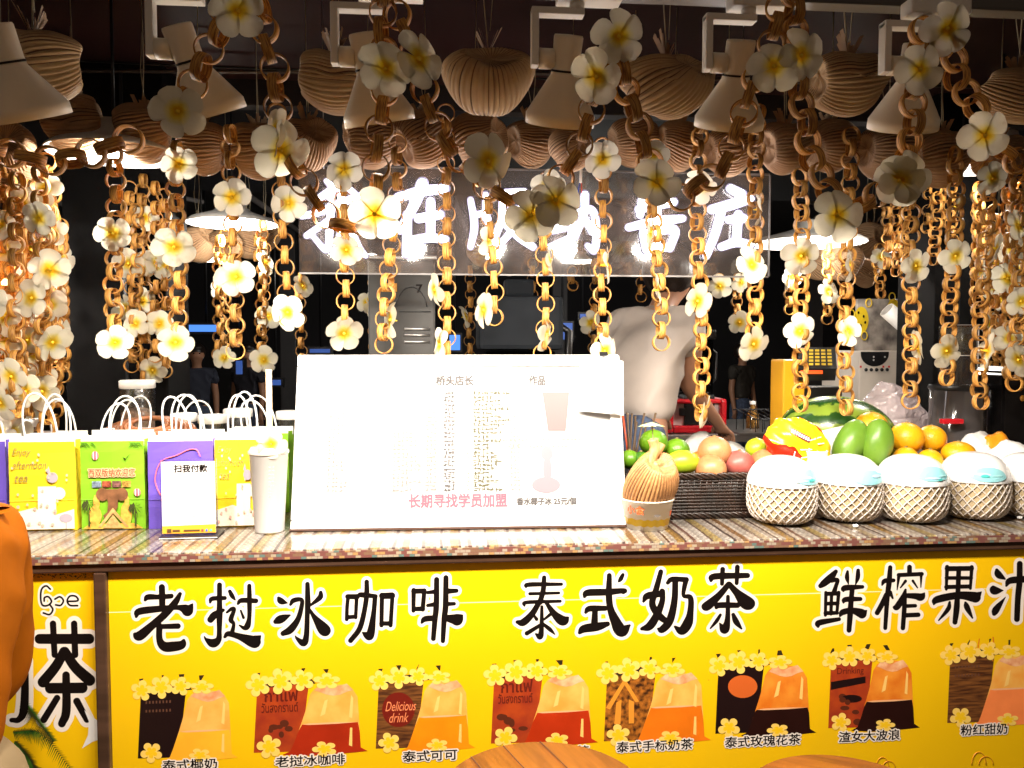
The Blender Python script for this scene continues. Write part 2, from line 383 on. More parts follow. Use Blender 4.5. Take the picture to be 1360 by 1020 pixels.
# brocade border hanging over the edge
m = bpy.data.materials.new('brocade_border'); m.use_nodes = True; n, l = m.node_tree.nodes, m.node_tree.links; bs = n['Principled BSDF']
tc = n.new('ShaderNodeTexCoord'); mp = n.new('ShaderNodeMapping'); mp.inputs['Rotation'].default_value = (PI/2,0,0); l.new(tc.outputs['Object'], mp.inputs[0])
vo = n.new('ShaderNodeTexBrick'); vo.inputs['Scale'].default_value = 34; vo.inputs['Mortar Size'].default_value = .012; vo.inputs['Brick Width'].default_value = .36; vo.inputs['Row Height'].default_value = .21; vo.inputs['Color1'].default_value = (0,0,0,1); vo.inputs['Color2'].default_value = (1,1,1,1); vo.inputs['Mortar'].default_value = (.1,.1,.1,1); l.new(mp.outputs[0], vo.inputs['Vector'])
cr = n.new('ShaderNodeValToRGB'); cr.color_ramp.interpolation = 'CONSTANT'; E_ = cr.color_ramp.elements
st = [(0,(.16,.06,.05)),(.3,(.34,.20,.08)),(.42,(.30,.25,.19)),(.55,(.18,.10,.06)),(.78,(.10,.15,.13)),(.86,(.32,.26,.18))]
E_[0].color = (*st[0][1],1); E_[1].position = st[1][0]; E_[1].color = (*st[1][1],1)
for p_, c_ in st[2:]: E_.new(p_).color = (*c_,1)
l.new(vo.outputs['Color'], cr.inputs[0]); l.new(cr.outputs[0], bs.inputs['Base Color']); bs.inputs['Roughness'].default_value = .4; bs.inputs['Coat Weight'].default_value = .7
b = B(); box(b, (-2.65,YB-.0165,ZT-.018), (2.75,YB-.0142,ZT-.003)); ow('cloth_border', b, m, ct)
b = B(); box(b, (-2.65,YB-.012,ZT-.036), (2.75,YB+.01,ZT-.0145), .003); ow('edge_trim', b, brown, ct)
# yellow banners
def yellow(name):
    m = mat(name, (.84,.50,.003), .36, spec=.4, var=.025, vscale=1.5, bump=.14, bscale=5); n, l = m.node_tree.nodes, m.node_tree.links; bs = n['Principled BSDF']
    src = bs.inputs['Base Color'].links[0].from_socket; tc = n.new('ShaderNodeTexCoord'); vo = n.new('ShaderNodeTexVoronoi'); vo.inputs['Scale'].default_value = 16; l.new(tc.outputs['Object'], vo.inputs['Vector'])
    lt = n.new('ShaderNodeMath'); lt.operation = 'LESS_THAN'; lt.inputs[1].default_value = .028; l.new(vo.outputs['Distance'], lt.inputs[0])
    nz = n.new('ShaderNodeTexNoise'); nz.inputs['Scale'].default_value = 4; nz.inputs['Detail'].default_value = 7; l.new(tc.outputs['Object'], nz.inputs['Vector']); sm = n.new('ShaderNodeMapRange'); sm.inputs['From Min'].default_value = .58; sm.inputs['From Max'].default_value = .80; sm.inputs['To Max'].default_value = .22; l.new(nz.outputs['Fac'], sm.inputs[0])
    m1 = n.new('ShaderNodeMix'); m1.data_type = 'RGBA'; l.new(sm.outputs[0], m1.inputs[0]); l.new(src, m1.inputs[6]); m1.inputs[7].default_value = (.62,.40,.02,1)          # scuffs and grease
    m2 = n.new('ShaderNodeMix'); m2.data_type = 'RGBA'; sc_ = n.new('ShaderNodeMath'); sc_.operation = 'MULTIPLY'; sc_.inputs[1].default_value = .7; l.new(lt.outputs[0], sc_.inputs[0]); l.new(sc_.outputs[0], m2.inputs[0]); l.new(m1.outputs[2], m2.inputs[6]); m2.inputs[7].default_value = (.12,.07,.02,1)
    l.new(m2.outputs[2], bs.inputs['Base Color']); return m
XP = W(138,860,YB).x                                       # the brown upright between the two banners
bn = obj('banner', box(B(), (XP+.012-.3,-.002,.12), (2.4,.010,ZT-.037)), yellow('yellow_banner'), ct)
sb = obj('side_banner', box(B(), (-2.2,-.002,.12), (XP-.012-.3,.010,ZT-.037)), yellow('yellow_side_banner'), ct)
ow('upright', box(B(), (XP-.0115,YB-.014,.06), (XP+.0115,YB+.011,ZT-.037), .003), brown, ct)
def TB(off, Y=YB):                                         # pixel -> banner sheet, proud by off
    return lambda x, y: W(x, y, Y-.002-off*.07)
def sub(name, bm, m, par):
    o = obj(name, bm, m, par); o.location = -(Vector(ct.location)); return o
# the seam across the vinyl
b = B()
for x0, x1, y0, y1 in ((142,800,813.5,795.5), (800,1420,795.5,779)):
    f = TB(.0012); poly(b, [f(x0,y0+.55), f(x1,y1+.55), f(x1,y1-.55), f(x0,y0-.55)])
sub('seam', b, mat('seam_edge', (.9,.8,.45), .25), bn)
def Z(ox, oy, s, *strokes): return [[(ox+x/s, oy+y/s, r/s) for x, y, r in st] for st in strokes]
CH = []
CH.append(Z(170,760,7.158, [(322,142,30),(325,250,31),(325,345,30)], [(163,264,14),(190,236,28),(290,235,24),(400,228,24),(412,222,20)], [(495,205,18),(450,285,32),(350,400,36),(225,510,38),(110,605,46),(65,590,18)],
  [(78,422,14),(110,372,34),(330,345,30),(470,335,24),(545,350,44),(570,365,50),(612,305,10)], [(330,516,24),(475,512,27)], [(298,510,30),(300,640,32),(345,705,46),(430,706,48),(510,690,40),(530,650,17)]))
CH.append(Z(170,760,7.158, [(870,120,24),(870,300,26),(870,400,30),(868,560,24),(860,640,30),(808,675,42),(745,640,16),(726,612,6)], [(780,288,11),(800,252,22),(920,245,20)], [(785,450,32),(825,405,34),(905,360,16)], [(968,182,18),(990,225,22),(1018,262,8)],
  [(1045,300,12),(1080,268,24),(1215,272,24)], [(1153,130,21),(1155,280,24),(1153,430,21),(1135,510,30),(1105,530,20),(1060,505,8)], [(1072,365,10),(1098,432,14)], [(940,382,11),(985,348,18),(1010,355,18),(978,450,24),(1005,490,17),(992,565,22)], [(920,615,14),(955,585,26),(1060,612,32),(1190,660,58),(1210,650,50),(1260,605,7)]))
CH.append(Z(355,760,7.158, [(108,245,16),(132,275,31),(192,293,5)], [(78,470,22),(130,445,40),(215,408,9)], [(220,308,13),(250,268,24),(325,262,20),(325,330,22),(290,450,27),(220,545,36),(150,582,25)], [(382,112,22),(385,300,28),(380,400,24),(372,600,27),(345,672,34),(285,632,16),(264,603,4)], [(508,192,18),(500,240,26),(415,312,12)], [(402,352,12),(450,430,26),(535,540,58),(560,560,42)]))
CH.append(Z(355,760,7.158, [(768,230,19),(758,340,18),(755,448,18)], [(765,232,25),(855,232,25)], [(850,230,19),(840,430,17)], [(757,428,20),(838,422,20)], [(945,90,22),(945,200,25),(928,340,24),(880,530,26),(792,650,24)], [(870,215,16),(900,215,26),(1030,228,20)], [(1025,232,23),(1010,400,25),(980,590,40),(950,600,34),(905,572,6)],
  [(1090,215,22),(1085,505,20)], [(1092,225,30),(1185,222,32)], [(1190,215,20),(1172,505,20)], [(1085,487,22),(1172,487,22)]))
CH.append(Z(530,745,5.667, [(110,220,18),(108,375,15)], [(190,222,17),(178,365,17)], [(110,228,20),(188,226,20)], [(112,362,17),(178,360,19)], [(283,140,20),(280,340,22),(270,440,21),(258,585,18)], [(353,126,20),(350,340,22),(340,430,21),(330,602,17)], [(216,238,13),(280,230,18)], [(216,335,13),(280,325,19)], [(170,465,9),(195,437,22),(270,430,22)], [(360,228,22),(432,224,16)], [(355,325,17),(415,322,14)], [(345,428,22),(425,440,40),(440,440,42),(477,408,6)]))
CH.append(Z(530,745,5.667, [(955,197,8),(980,178,18),(1222,175,13)], [(985,247,13),(1203,241,11)], [(943,337,8),(962,312,15),(1213,303,12)], [(1092,125,17),(1085,220,20),(1060,312,20)], [(1050,320,20),(1000,400,24),(935,462,28),(890,460,14)], [(1110,318,14),(1170,400,26),(1232,450,38),(1274,425,7)], [(1075,345,12),(1072,500,18),(1062,570,22),(1030,550,8)], [(1005,395,8),(1035,438,14)], [(1055,488,14),(962,545,17)], [(1135,405,13),(1092,440,9)], [(1085,475,12),(1135,515,16),(1172,552,5)]))
CH.append(Z(760,745,5.44, [(88,258,11),(112,230,25),(250,225,25),(372,215,19),(368,225,16)], [(268,105,18),(265,240,24),(275,340,25),(310,430,36),(355,505,44),(415,465,8)], [(366,100,13),(350,130,16),(335,150,6)], [(97,372,11),(125,345,22),(238,342,19)], [(165,345,20),(160,465,26)], [(53,518,13),(85,490,29),(180,475,31),(255,455,18)]))
CH.append(Z(760,745,5.44, [(640,78,18),(605,210,22),(578,300,24),(600,360,26),(650,415,25),(695,440,18)], [(650,220,21),(650,290,21),(612,390,28),(560,470,30),(503,490,13)], [(515,292,10),(545,252,25),(650,236,23)], [(690,158,14),(722,132,19),(825,135,19)], [(745,142,22),(738,290,24),(705,430,29),(650,495,26),(620,490,8)], [(822,138,20),(808,200,17),(806,252,14),(855,268,20),(852,380,25),(832,455,36),(790,505,30),(742,475,9)]))
CH.append(Z(760,745,5.44, [(1002,142,12),(1030,112,24),(1265,105,20)], [(1087,60,18),(1082,165,15)], [(1193,45,18),(1188,160,15)], [(1130,168,20),(1060,250,25),(975,325,34),(952,325,16)], [(1135,168,20),(1190,230,28),(1265,305,50),(1310,292,6)], [(1040,338,12),(1062,320,22),(1195,320,20)], [(1125,258,14),(1122,420,20),(1100,495,32),(1065,450,5)], [(1070,390,11),(1042,435,14),(998,487,6)], [(1163,388,14),(1185,440,22),(1222,488,8)]))
CH.append(Z(1075,740,8.5, [(298,162,24),(240,230,42),(170,290,40),(125,325,26)], [(250,262,28),(318,258,22),(298,330,24),(280,390,28)], [(186,400,20),(180,655,18)], [(330,400,22),(310,635,18)], [(190,414,24),(325,410,24)], [(250,422,20),(243,640,20)], [(185,525,22),(320,522,22)], [(182,632,24),(310,628,22)], [(97,780,18),(112,740,34),(335,700,22)], [(430,162,16),(425,230,26),(440,300,8)], [(550,150,22),(545,230,26),(520,312,6)], [(383,385,10),(402,348,34),(598,335,22)], [(383,515,10),(408,478,30),(575,472,24)], [(345,665,12),(375,622,34),(480,602,34),(580,632,52),(600,640,46),(648,600,5)], [(485,340,28),(470,500,30),(460,640,33),(447,825,28)]))
CH.append(Z(1075,740,8.5, [(912,115,25),(900,280,31),(880,450,28),(856,800,23)], [(820,314,10),(850,268,27),(950,262,22)], [(868,425,28),(820,530,30),(765,628,28)], [(912,400,24),(940,462,12)], [(1130,112,28),(1130,190,28)], [(1008,202,24),(1268,190,24)], [(1010,205,22),(990,370,6)], [(1262,198,18),(1258,340,6)], [(1085,270,18),(1028,345,8)], [(1168,268,16),(1220,345,8)], [(1085,368,14),(1060,450,32),(990,560,36),(955,565,16)], [(1080,432,26),(1200,440,36),(1260,450,42),(1302,402,5)], [(1075,450,26),(1070,600,27),(1055,800,26)], [(1090,552,23),(1195,548,21)], [(1090,656,26),(1228,650,26)]))
CH.append(Z(1230,740,9.27, [(258,120,26),(248,395,18)], [(562,120,24),(545,385,18)], [(260,142,32),(560,138,30)], [(250,256,23),(555,256,23)], [(248,368,26),(540,360,26)], [(402,140,30),(390,480,31)], [(93,582,10),(135,522,44),(400,470,46),(590,490,64),(610,490,58),(680,428,7)], [(385,480,32),(375,640,38),(355,800,31)], [(290,555,16),(270,640,28),(155,778,9)], [(485,560,16),(505,620,36),(570,748,11)]))
CH.append(Z(1230,740,9.27, [(870,160,22),(892,215,44),(970,268,12)], [(825,372,24),(842,410,52),(948,410,6)], [(838,695,28),(865,640,44),(978,490,4)], [(987,352,14),(1032,290,40),(1205,272,42),(1330,262,40)], [(1153,82,36),(1150,300,38),(1130,500,37),(1118,762,36)]))
# "thai milk tea" on the side banner: big square lettering, half hidden by the customer
SIDE = Z(0,760,3.92, [(206,347,26),(464,347,27)], [(276,268,17),(284,430,16)], [(386,268,17),(391,430,17)], [(333,412,24),(292,488,26),(224,572,28)], [(338,412,24),(390,492,27),(466,562,30)], [(262,604,28),(428,602,28)], [(344,536,20),(345,720,23),(322,788,20)], [(297,655,17),(228,768,18)], [(400,672,19),(452,768,16)])
SIDE2 = Z(0,760,3.92, [(132,462,17),(126,700,22),(100,765,16),(60,770,12)], [(20,470,18),(132,462,17)], [(20,470,18),(-10,640,20),(-80,780,20)], [(-250,560,20),(-60,555,20)], [(-150,440,20),(-190,640,20),(-70,790,20)], [(-90,560,20),(-130,690,20),(-230,790,20)])
SCRIPT = Z(0,760,3.92, [(262,88,5),(240,71,5),(216,90,5),(212,140,5),(222,172,5),(250,172,5),(268,152,5),(252,128,5),(232,132,5),(230,150,5)], [(262,172,5),(275,195,5),(258,220,5),(226,212,5)], [(286,140,5),(312,128,5),(330,148,5),(316,172,5),(290,170,5)], [(350,152,5),(404,148,5),(395,126,5),(365,124,5),(350,148,5),(364,172,5),(404,174,5)])
def lettering(name, strokes, par, iso, res=.45, hi=.0040):
    b = B(); stroke_sheet(b, strokes, iso, res, TB(.0014)); sub(name+'_outline', b, M_OUT, par)
    b = B(); stroke_sheet(b, strokes, 0, res*.8, TB(.0024)); sub(name, b, M_INK, par)
for c in CH: lettering('painted_character', c, bn, 4.2)
for c in (SIDE, SIDE2): lettering('side_character', c, sb, 6)
lettering('script_lettering', SCRIPT, sb, 2.6)
# torn white corner and printed palm fronds on the side banner
b = B(); f = TB(.0034); poly(b, [f(x,y) for x, y in [(112,943),(119,950),(131,958),(132.5,982),(123,985),(109,994),(117,976),(118,958)]]); sub('torn_corner', b, M_PAPER, sb)
frond = mat('printed_frond_green', (.05,.16,.015), .4, col2=(.01,.04,.006), vscale=60); frond2 = mat('printed_frond_dark', (.03,.035,.008), .4)
def frond2d(p0, p1, p2, ln, k0):
    b = B(); b2 = B(); sp_ = spline([p0,p1,p2], 22)
    for i, (x, y) in enumerate(sp_[:-1]):
        x2, y2 = sp_[i+1]; L = math.hypot(x2-x, y2-y)+1e-6; tx, ty = (x2-x)/L, (y2-y)/L
        for s in (1, -1):
            q = ln*(.6+.5*R.random())*(1-.5*abs(i/len(sp_)-.4)); dx, dy = tx*.35-ty*s*.9, ty*.35+tx*s*.9
            if dy < 0: q *= .55
            ex, ey = x+dx*q, y+dy*q+q*.25; bb, off = (b, .0018) if s*k0 > 0 else (b2, .0017)
            f = TB(off + i*2e-5); poly(bb, [f(x-tx*.9,y-ty*.9), f(x+tx*.9,y+ty*.9), f(ex,ey)])
    sub('printed_frond', b, frond, sb); sub('printed_frond', b2, frond2, sb)
frond2d((18,972),(55,975),(98,1026), 17, 1); frond2d((30,930),(50,955),(72,985), 18, -1); frond2d((20,985),(40,1010),(50,1040), 20, 1)
b = B()
for i in range(260):
    x = 30+R.random()*102; y = 757+R.random()**2*10; f = TB(.0012+i*4e-6); s = 1.2+R.random()*2.4; a = R.random()*6.3
    poly(b, [f(x,y), f(x+s*math.cos(a),y+s*math.sin(a)*.7), f(x+s*math.cos(a+.8),y+s*.7*math.sin(a+.8))])
sub('printed_leaves', b, frond, sb)
# ------------------------------------------------------------------ printed drinks on the banner
P = lambda n_, c, **k: mat('print_'+n_, c, .34, **k)
pc_dark = P('dark_pack', (.012,.004,.004)); pc_red = P('red_pack', (.42,.055,.01), col2=(.30,.03,.01), vscale=30); pc_brown = P('brown_pack', (.22,.08,.02), col2=(.05,.015,.006), vscale=45, stretch=(.5,1,5)); pc_temple = P('temple_pack', (.5,.16,.02), col2=(.04,.012,.004), vscale=90)
pc_film = P('bag_film', (.88,.36,.055), col2=(.9,.5,.11), vscale=22); pc_filmd = P('bag_film_dark', (.72,.17,.012), col2=(.85,.3,.03), vscale=22); pc_knot = P('bag_knot', (.9,.55,.30), col2=(.72,.26,.10), vscale=40)
pc_pet = P('petal', (.92,.62,.13)); pc_eye = P('petal_eye', (.9,.55,.012)); pc_stem = P('stem', (.03,.02,.008)); pc_pale = P('pale_line', (.85,.45,.22)); pc_hl = P('highlight', (.93,.58,.16))
LQ = {'milk': (.85,.38,.02), 'red': (.42,.028,.004), 'orange': (.85,.24,.004), 'tea': (.72,.16,.006), 'dark': (.016,.003,.002), 'pink': (.85,.22,.06), 'coffee': (.33,.02,.004)}
#        pack-left, film-right, base-y, liquid, pack, film, liquid fraction
PICS = [(183,312,1009,'milk',pc_dark,pc_film,.42), (337,484,1001,'coffee',pc_red,pc_film,.44), (499,627,996,'orange',pc_brown,pc_film,.49), (652,790,989,'red',pc_red,pc_film,.48),
        (802,940,986,'tea',pc_temple,pc_film,.52), (950,1080,976,'dark',pc_dark,pc_filmd,.38), (1100,1218,969,'dark',pc_red,pc_filmd,.42), (1258,1384,962,'pink',pc_brown,pc_film,.52)]
CAPS = ['泰式椰奶','老挝冰咖啡','泰式可可','老挝冰奶茶','泰式手标奶茶','泰式玫瑰花茶','渣女大波浪','粉红甜奶']
CAPX = [(216,288,1017),(366,458,1012),(535,607,1005),(690,782,1001),(819,920,992.5),(963,1063,986),(1114,1195,979),(1276,1338,970)]
def ip(name, polys, m, off):
    b = B()
    for k, q in enumerate(polys):
        f = TB(off+k*.00004); poly(b, [f(x,y) for x, y in q])
    return sub(name, b, m, bn)
for i, (xl, xr, yb, lq, pk, fm, fr_) in enumerate(PICS):
    w_ = xr-xl; h = 89; X = lambda u: xl+u*w_; sl = -.045
    Yv = lambda v, u=0.5: yb-v*h+sl*(u-.5)*w_
    Q = lambda u, v: (X(u), Yv(v, u))
    ip('pack_print', [[Q(.0,.05),Q(.03,1.0),Q(.5,1.06),Q(.42,.04)]], pk, .0010)
    if i in (1, 3):
        for t_, v0, v1, u0, u1 in (('กาแฟ',.80,.98,.10,.40),('วันสงกรานต์',.64,.78,.07,.40)):
            fit_text('pack_lettering', t_, P('dark_red_ink',(.12,.012,.006)), bn, TB(.0022)(*Q(u0,v0))-ct.location, TB(.0022)(*Q(u1,v1))-ct.location, .02)
    if i == 2:
        ip('pack_roundel', [ell(X(.235), Yv(.60), .17*w_, .26*h, 28)], P('roundel',(.16,.012,.006)), .0016)
        for t_, v0, v1, u0, u1 in (('Delicious',.60,.74,.10,.42),('drink',.43,.57,.14,.34)):
            fit_text('pack_lettering', t_, P('pink_ink',(.85,.25,.10)), bn, TB(.0022)(*Q(u0,v0))-ct.location, TB(.0022)(*Q(u1,v1))-ct.location, .0, .35)
    if i == 4:
        ip('pack_roof', [[Q(.02,.55),Q(.20,.98),Q(.34,.62),Q(.30,.62),Q(.20,.88),Q(.06,.52)],[Q(.10,.30),Q(.12,.62),Q(.17,.66),Q(.16,.30)],[Q(.24,.30),Q(.24,.66),Q(.29,.62),Q(.29,.30)]], P('temple_gold',(.75,.28,.03)), .0016)
    if i == 5:
        ip('pack_moon', [ell(X(.28), Yv(.72), .15*w_, .17*h, 26)], P('moon',(.62,.12,.02)), .0016)
    if i == 6:
        ip('pack_eye', [[Q(.03,.62),Q(.03,.74),Q(.42,.80),Q(.42,.70)], ell(X(.26), Yv(.46), .12*w_, .06*h, 18)], pc_dark, .0016)
        fit_text('pack_lettering', 'Drinking', P('dark_red_ink',(.12,.012,.006)), bn, TB(.0022)(*Q(.10,.82))-ct.location, TB(.0022)(*Q(.40,.94))-ct.location, .01)
    if i in (0, 7):
        ip('pack_marks', [[Q(.08+.035*k,.86-.13*r_),Q(.08+.035*k,.90-.13*r_),Q(.095+.035*k,.90-.13*r_),Q(.095+.035*k,.86-.13*r_)] for k in range(8) for r_ in range(2)], P('faint_mark',(.12,.05,.03)), .0016)
    if i in (1, 3, 6):
        ip('pack_marks', [ell(X(.06+.3*R.random()), Yv(.1+.4*R.random()), 3+4*R.random(), 2+4*R.random(), 12) for k in range(6)], P('pack_spot',(.10,.02,.008)), .0016)
    # the tied bag: shoulders, sides flaring to the base corners
    side_l = lambda v: .52-.20*(1-v)**1.3; side_r = lambda v: .93+.04*(1-v)
    out = [Q(.26,.0),Q(.33,.05)] + [Q(side_l(v),v) for v in (.15,.3,.45,.6,.75,.88)] + [Q(.55,.97),Q(.61,1.01),Q(.68,1.0),Q(.74,1.02),Q(.82,1.0),Q(.89,.94)] + [Q(side_r(v),v) for v in (.82,.6,.4,.2,.06)] + [Q(1.03,.0),Q(.8,-.02),Q(.5,-.03)]
    ip('bag_print', [out], fm, .0024)
    lf = fr_
    liq = [Q(.26,.0),Q(.33,.05)] + [Q(side_l(v),v) for v in (.15,.25,.35) if v < lf] + [Q(side_l(lf)+.012,lf),Q(.5,lf-.012),Q(.75,lf-.012),Q(side_r(lf)-.012,lf)] + [Q(side_r(v),v) for v in (.3,.2,.06)] + [Q(1.03,.0),Q(.8,-.02),Q(.5,-.03)]
    lc = LQ[lq]
    ip('liquid_print', [liq], P('liquid_'+lq, lc, col2=tuple(min(1,c*1.25) for c in lc), vscale=14), .0034)
    ip('liquid_rim', [[Q(side_l(lf)+.012,lf),Q(.5,lf-.012),Q(.75,lf-.012),Q(side_r(lf)-.012,lf),Q(.75,lf+.012),Q(.5,lf+.012)]], pc_pale, .0037)
    ip('knot_print', [[Q(.55,.94),Q(.60,1.02),Q(.66,.99),Q(.71,.96),Q(.76,.99),Q(.84,1.02),Q(.90,.92),Q(.84,.90),Q(.78,.86),Q(.72,.85),Q(.66,.87),Q(.60,.91)]], pc_knot, .0037)
    for q_ in ([[Q(.60,.55),Q(.64,.78),Q(.67,.80),Q(.645,.58)],[Q(.86,.52),Q(.88,.85),Q(.90,.80),Q(.89,.5)]] + ([[Q(.86,.10),Q(.87,.36),Q(.89,.36),Q(.89,.08)]] if lq not in ('dark',) else [])): ip('bag_highlight', [q_], pc_hl, .0042)
    fl = [(.04,1.06,.115,.95),(.24,1.10,.12,1),(.44,1.10,.11,.9),(.66,1.07,.125,.6)]
    stm = []
    for u, v, r_, sq in fl:
        a = R.random()*6; stm.append([(X(u)+R.uniform(-3,3)+dx, Yv(v+.15,u)+dy) for dx, dy in ((-2.2,-2.5),(2.4,-3),(1.6,4),(-1.4,4))])
    ip('stem_print', stm+[[Q(.02,1.0),Q(.02,1.08),Q(.5,1.16),Q(.56,1.04)]], pc_stem, .0008)
    F_ = fl+[(.14,.13,.115,.95),(.64,.06,.115,.62)]; rots = [R.random()*6 for _ in F_]
    for k, ((u, v, r_, sq), a) in enumerate(zip(F_, rots)):
        ip('flower_print', [flower2d(X(u), Yv(v,u), r_*w_, a, sq)], pc_pet, .0046+k*.0006)
        ip('flower_eye_print', [flower2d(X(u), Yv(v,u), r_*w_*.55, a, sq)], pc_eye, .0049+k*.0006)
    if i == 7:
        ip('straw_print', [[(1300,848),(1301.6,848),(1299,865),(1297.4,865)],[(1318,846),(1320,846),(1321,860),(1319,878),(1317.5,878),(1319.5,860)]], P('straw',(.7,.2,.01)), .0012)
    x0, x1, yc = CAPX[i]; hh = 7.2; off = .0092
    p0, p1 = TB(off)(x0, yc+hh)-ct.location, TB(off)(x1, yc-hh+ (yc*0))-ct.location
    p1.z = p0.z + 14.4/PXM((x0+x1)/2, yc, YB); o_, rf = fit_text('caption', CAPS[i], M_INK, bn, p0, p1, .022)
    outline_text('caption_outline', CAPS[i], M_OUT, bn, p0+Vector((0,.00012,0)), p1+Vector((0,.00012,0)), rf, 0, .125)
# second printed row starts below: only two handle loops of it show
for cx, cy, s in ((1172,1015,17),(1300,1010,19),(480,1032,17),(640,1030,15)):
    b = B()
    for k in (0, 1):
        pts = [TB(.0016)(cx+k*s*.5+s*.5*math.cos(t), cy-(.9-.3*k)*s*math.sin(t)+6) for t in np.linspace(0, PI, 14)]
        tube(b, pts, .0009, 4)
    sub('handle_print', b, P('handle',(.55,.2,.01)), bn)
# ------------------------------------------------------------------ track spotlights
def spot_light(name, loc, aim, power, parent=None, size=rad(150), blend=.55, radius=.045, col=(1,.90,.78)):
    L = bpy.data.lights.new(name, 'SPOT'); L.energy = power; L.spot_size = size; L.spot_blend = blend; L.shadow_soft_size = radius; L.color = col
    o = bpy.data.objects.new(name, L); COL.objects.link(o); o.location = loc
    o.rotation_mode = 'QUATERNION'; o.rotation_quaternion = Vector((0,0,-1)).rotation_difference(Vector(aim))
    if parent: o.parent = parent
    return o
M_BULB = mat('lit_bulb', (1,1,1), .5, emit=(1,.93,.84), es=25)
M_INSIDE = mat('shade_inside', (.85,.84,.8), .35)
def track_lamp(px, py, tilt, label, Y=LY, rx=0.0, pw=1.0, s=.82):
    """rim centre at the pixel; tilt = lean about X (aims away from the customer), rx = lean about Y"""
    c = W(px, py, Y); t = thing('track_lamp', label, 'lamp', (c.x, c.y, zt), 0, 'cream track spotlights along the canopy')
    ax = (Quaternion((0,1,0), rx) @ Quaternion((1,0,0), tilt)) @ Vector((0,0,1))     # from rim up to neck
    o = c - Vector(t.location)
    b = B(); k = .064*s
    lathe(b, [(k*.93,.000),(k,.0),(k*1.0,.014),(k*.97,.017),(k*.40,.070),(k*.385,.075)], 36, o, ax)
    obj('shade', b, M_CREAM, t)
    b = B(); lathe(b, [(k*.925,.0015),(k*.90,.016),(k*.36,.068)], 36, o, ax); lathe(b, [(.0001,.067),(k*.37,.067)], 24, o, ax); obj('shade_lining', b, M_INSIDE, t)
    b = B(); lathe(b, [(.0001,.024),(.018,.026),(.024,.036),(.018,.048),(.010,.064)], 20, o, ax); obj('bulb', b, M_BULB, t)
    b = B(); lathe(b, [(k*.40,.076),(k*.385,.080),(k*.41,.122),(k*.39,.125),(.0001,.126)], 28, o, ax); obj('neck', b, M_CREAM, t)
    b = B(); lathe(b, [(k*.405,.0745),(k*.405,.0775)], 28, o, ax); obj('gap_ring', b, M_BLACK, t)
    # L-shaped bracket up to the adapter on the track
    nb = o + ax*.092; ux = Vector((-1,0,0))
    b = B(); tube(b, [nb+ux*k*.35, nb+ux*(k*.35+.022)], .0145, 16); obj('pivot', b, M_CREAM, t)
    x0 = nb.x-k*.35-.026; zt2 = -.036
    b = B(); box(b, (x0-.008,nb.y-.010,nb.z-.012), (x0+.003,nb.y+.010,zt2), .002); box(b, (x0-.008,nb.y-.0105,zt2-.008), (x0+.070,nb.y+.0105,zt2+.002), .002); obj('bracket', b, M_WHITE, t)
    b = B(); box(b, (x0+.03,nb.y-.017,-.024), (x0+.125,nb.y+.017,-.0005), .003); tube(b, [(x0+.06,nb.y,zt2), (x0+.06,nb.y,-.022)], .011, 12); obj('adapter', b, M_WHITE, t)
    spot_light('spot', o+ax*.012, -ax, SPOT_W*pw, t)
track_lamp(38, 158, rad(22), 'cream track spotlight at the far left behind the big palm ball', rx=rad(-10), Y=LY, s=.92, pw=1.15)
track_lamp(281, 154, rad(20), 'cream track spotlight leaning right with its lit inside showing', rx=rad(-17), pw=.75)
track_lamp(505, 164, rad(16), 'cream track spotlight half hidden behind a pair of white flowers', rx=rad(-10), pw=.8)
track_lamp(743, 165, rad(23), 'cream track spotlight beside the heart shaped palm ball', rx=rad(3), pw=.75)
track_lamp(967, 169, rad(24), 'cream track spotlight left of the large pair of white flowers', rx=rad(0))
track_lamp(1198, 171, rad(24), 'cream track spotlight rightmost along the track', rx=rad(-4))
# ------------------------------------------------------------------ round white pendant shades inside the stall
def pendant(px, py, Y, r, label, power, top=2.345):
    c = W(px, py, Y); t = thing('pendant_lamp', label, 'lamp', (c.x, c.y, c.z), 0, 'round white pendant lamps inside the stall')
    b = B(); lathe(b, [(r,-.004),(r*1.0,.0),(r*.9,.012),(r*.45,.034),(.045,.048),(.04,.075),(.0001,.077)], 44); obj('shade', b, M_WHITE, t)
    b = B(); lathe(b, [(r*.985,-.002),(r*.88,.009),(r*.44,.030),(.03,.043)], 44); obj('shade_lining', b, M_INSIDE, t)
    b = B(); lathe(b, [(.0001,-.012),(.03,-.006),(.042,.012),(.032,.036)], 24); obj('bulb', b, M_BULB, t)
    b = B(); tube(b, [(0,0,.075),(0,0,top-c.z)], .004, 6); obj('cord', b, M_BLACK, t)
    L = bpy.data.lights.new('pendant_light', 'POINT'); L.energy = power; L.shadow_soft_size = .04; L.color = (1,.95,.87)
    lo = bpy.data.objects.new('pendant_light', L); COL.objects.link(lo); lo.parent = t; lo.location = (0,0,-.05)
pendant(152, 203, 2.02, .150, 'white pendant lamp behind the chain swag at the upper left', DISC_W*.7)
pendant(309, 296, 2.70, .145, 'white pendant lamp edge-on left of the lit sign', DISC_W)
pendant(1072, 322, 2.75, .20, 'white pendant lamp just right of the lit sign', DISC_W)
pendant(1330, 212, 2.20, .21, 'white pendant lamp at the upper right above dense chains', DISC_W*.8)
pendant(-60, 330, 2.02, .14, 'white pendant lamp behind the dense flower chains at the left edge', DISC_W*2.4)
pendant(268, 343, 3.4, .11, 'small white pendant lamp farthest back on the left', DISC_W*.5)
pendant(1215, 330, 3.3, .13, 'small white pendant lamp farthest back on the right', DISC_W*.5)
pendant(771, 347, 6.5, .16, 'far white pendant lamp across the hall, showing under the fourth lit character', 40, 3.11)
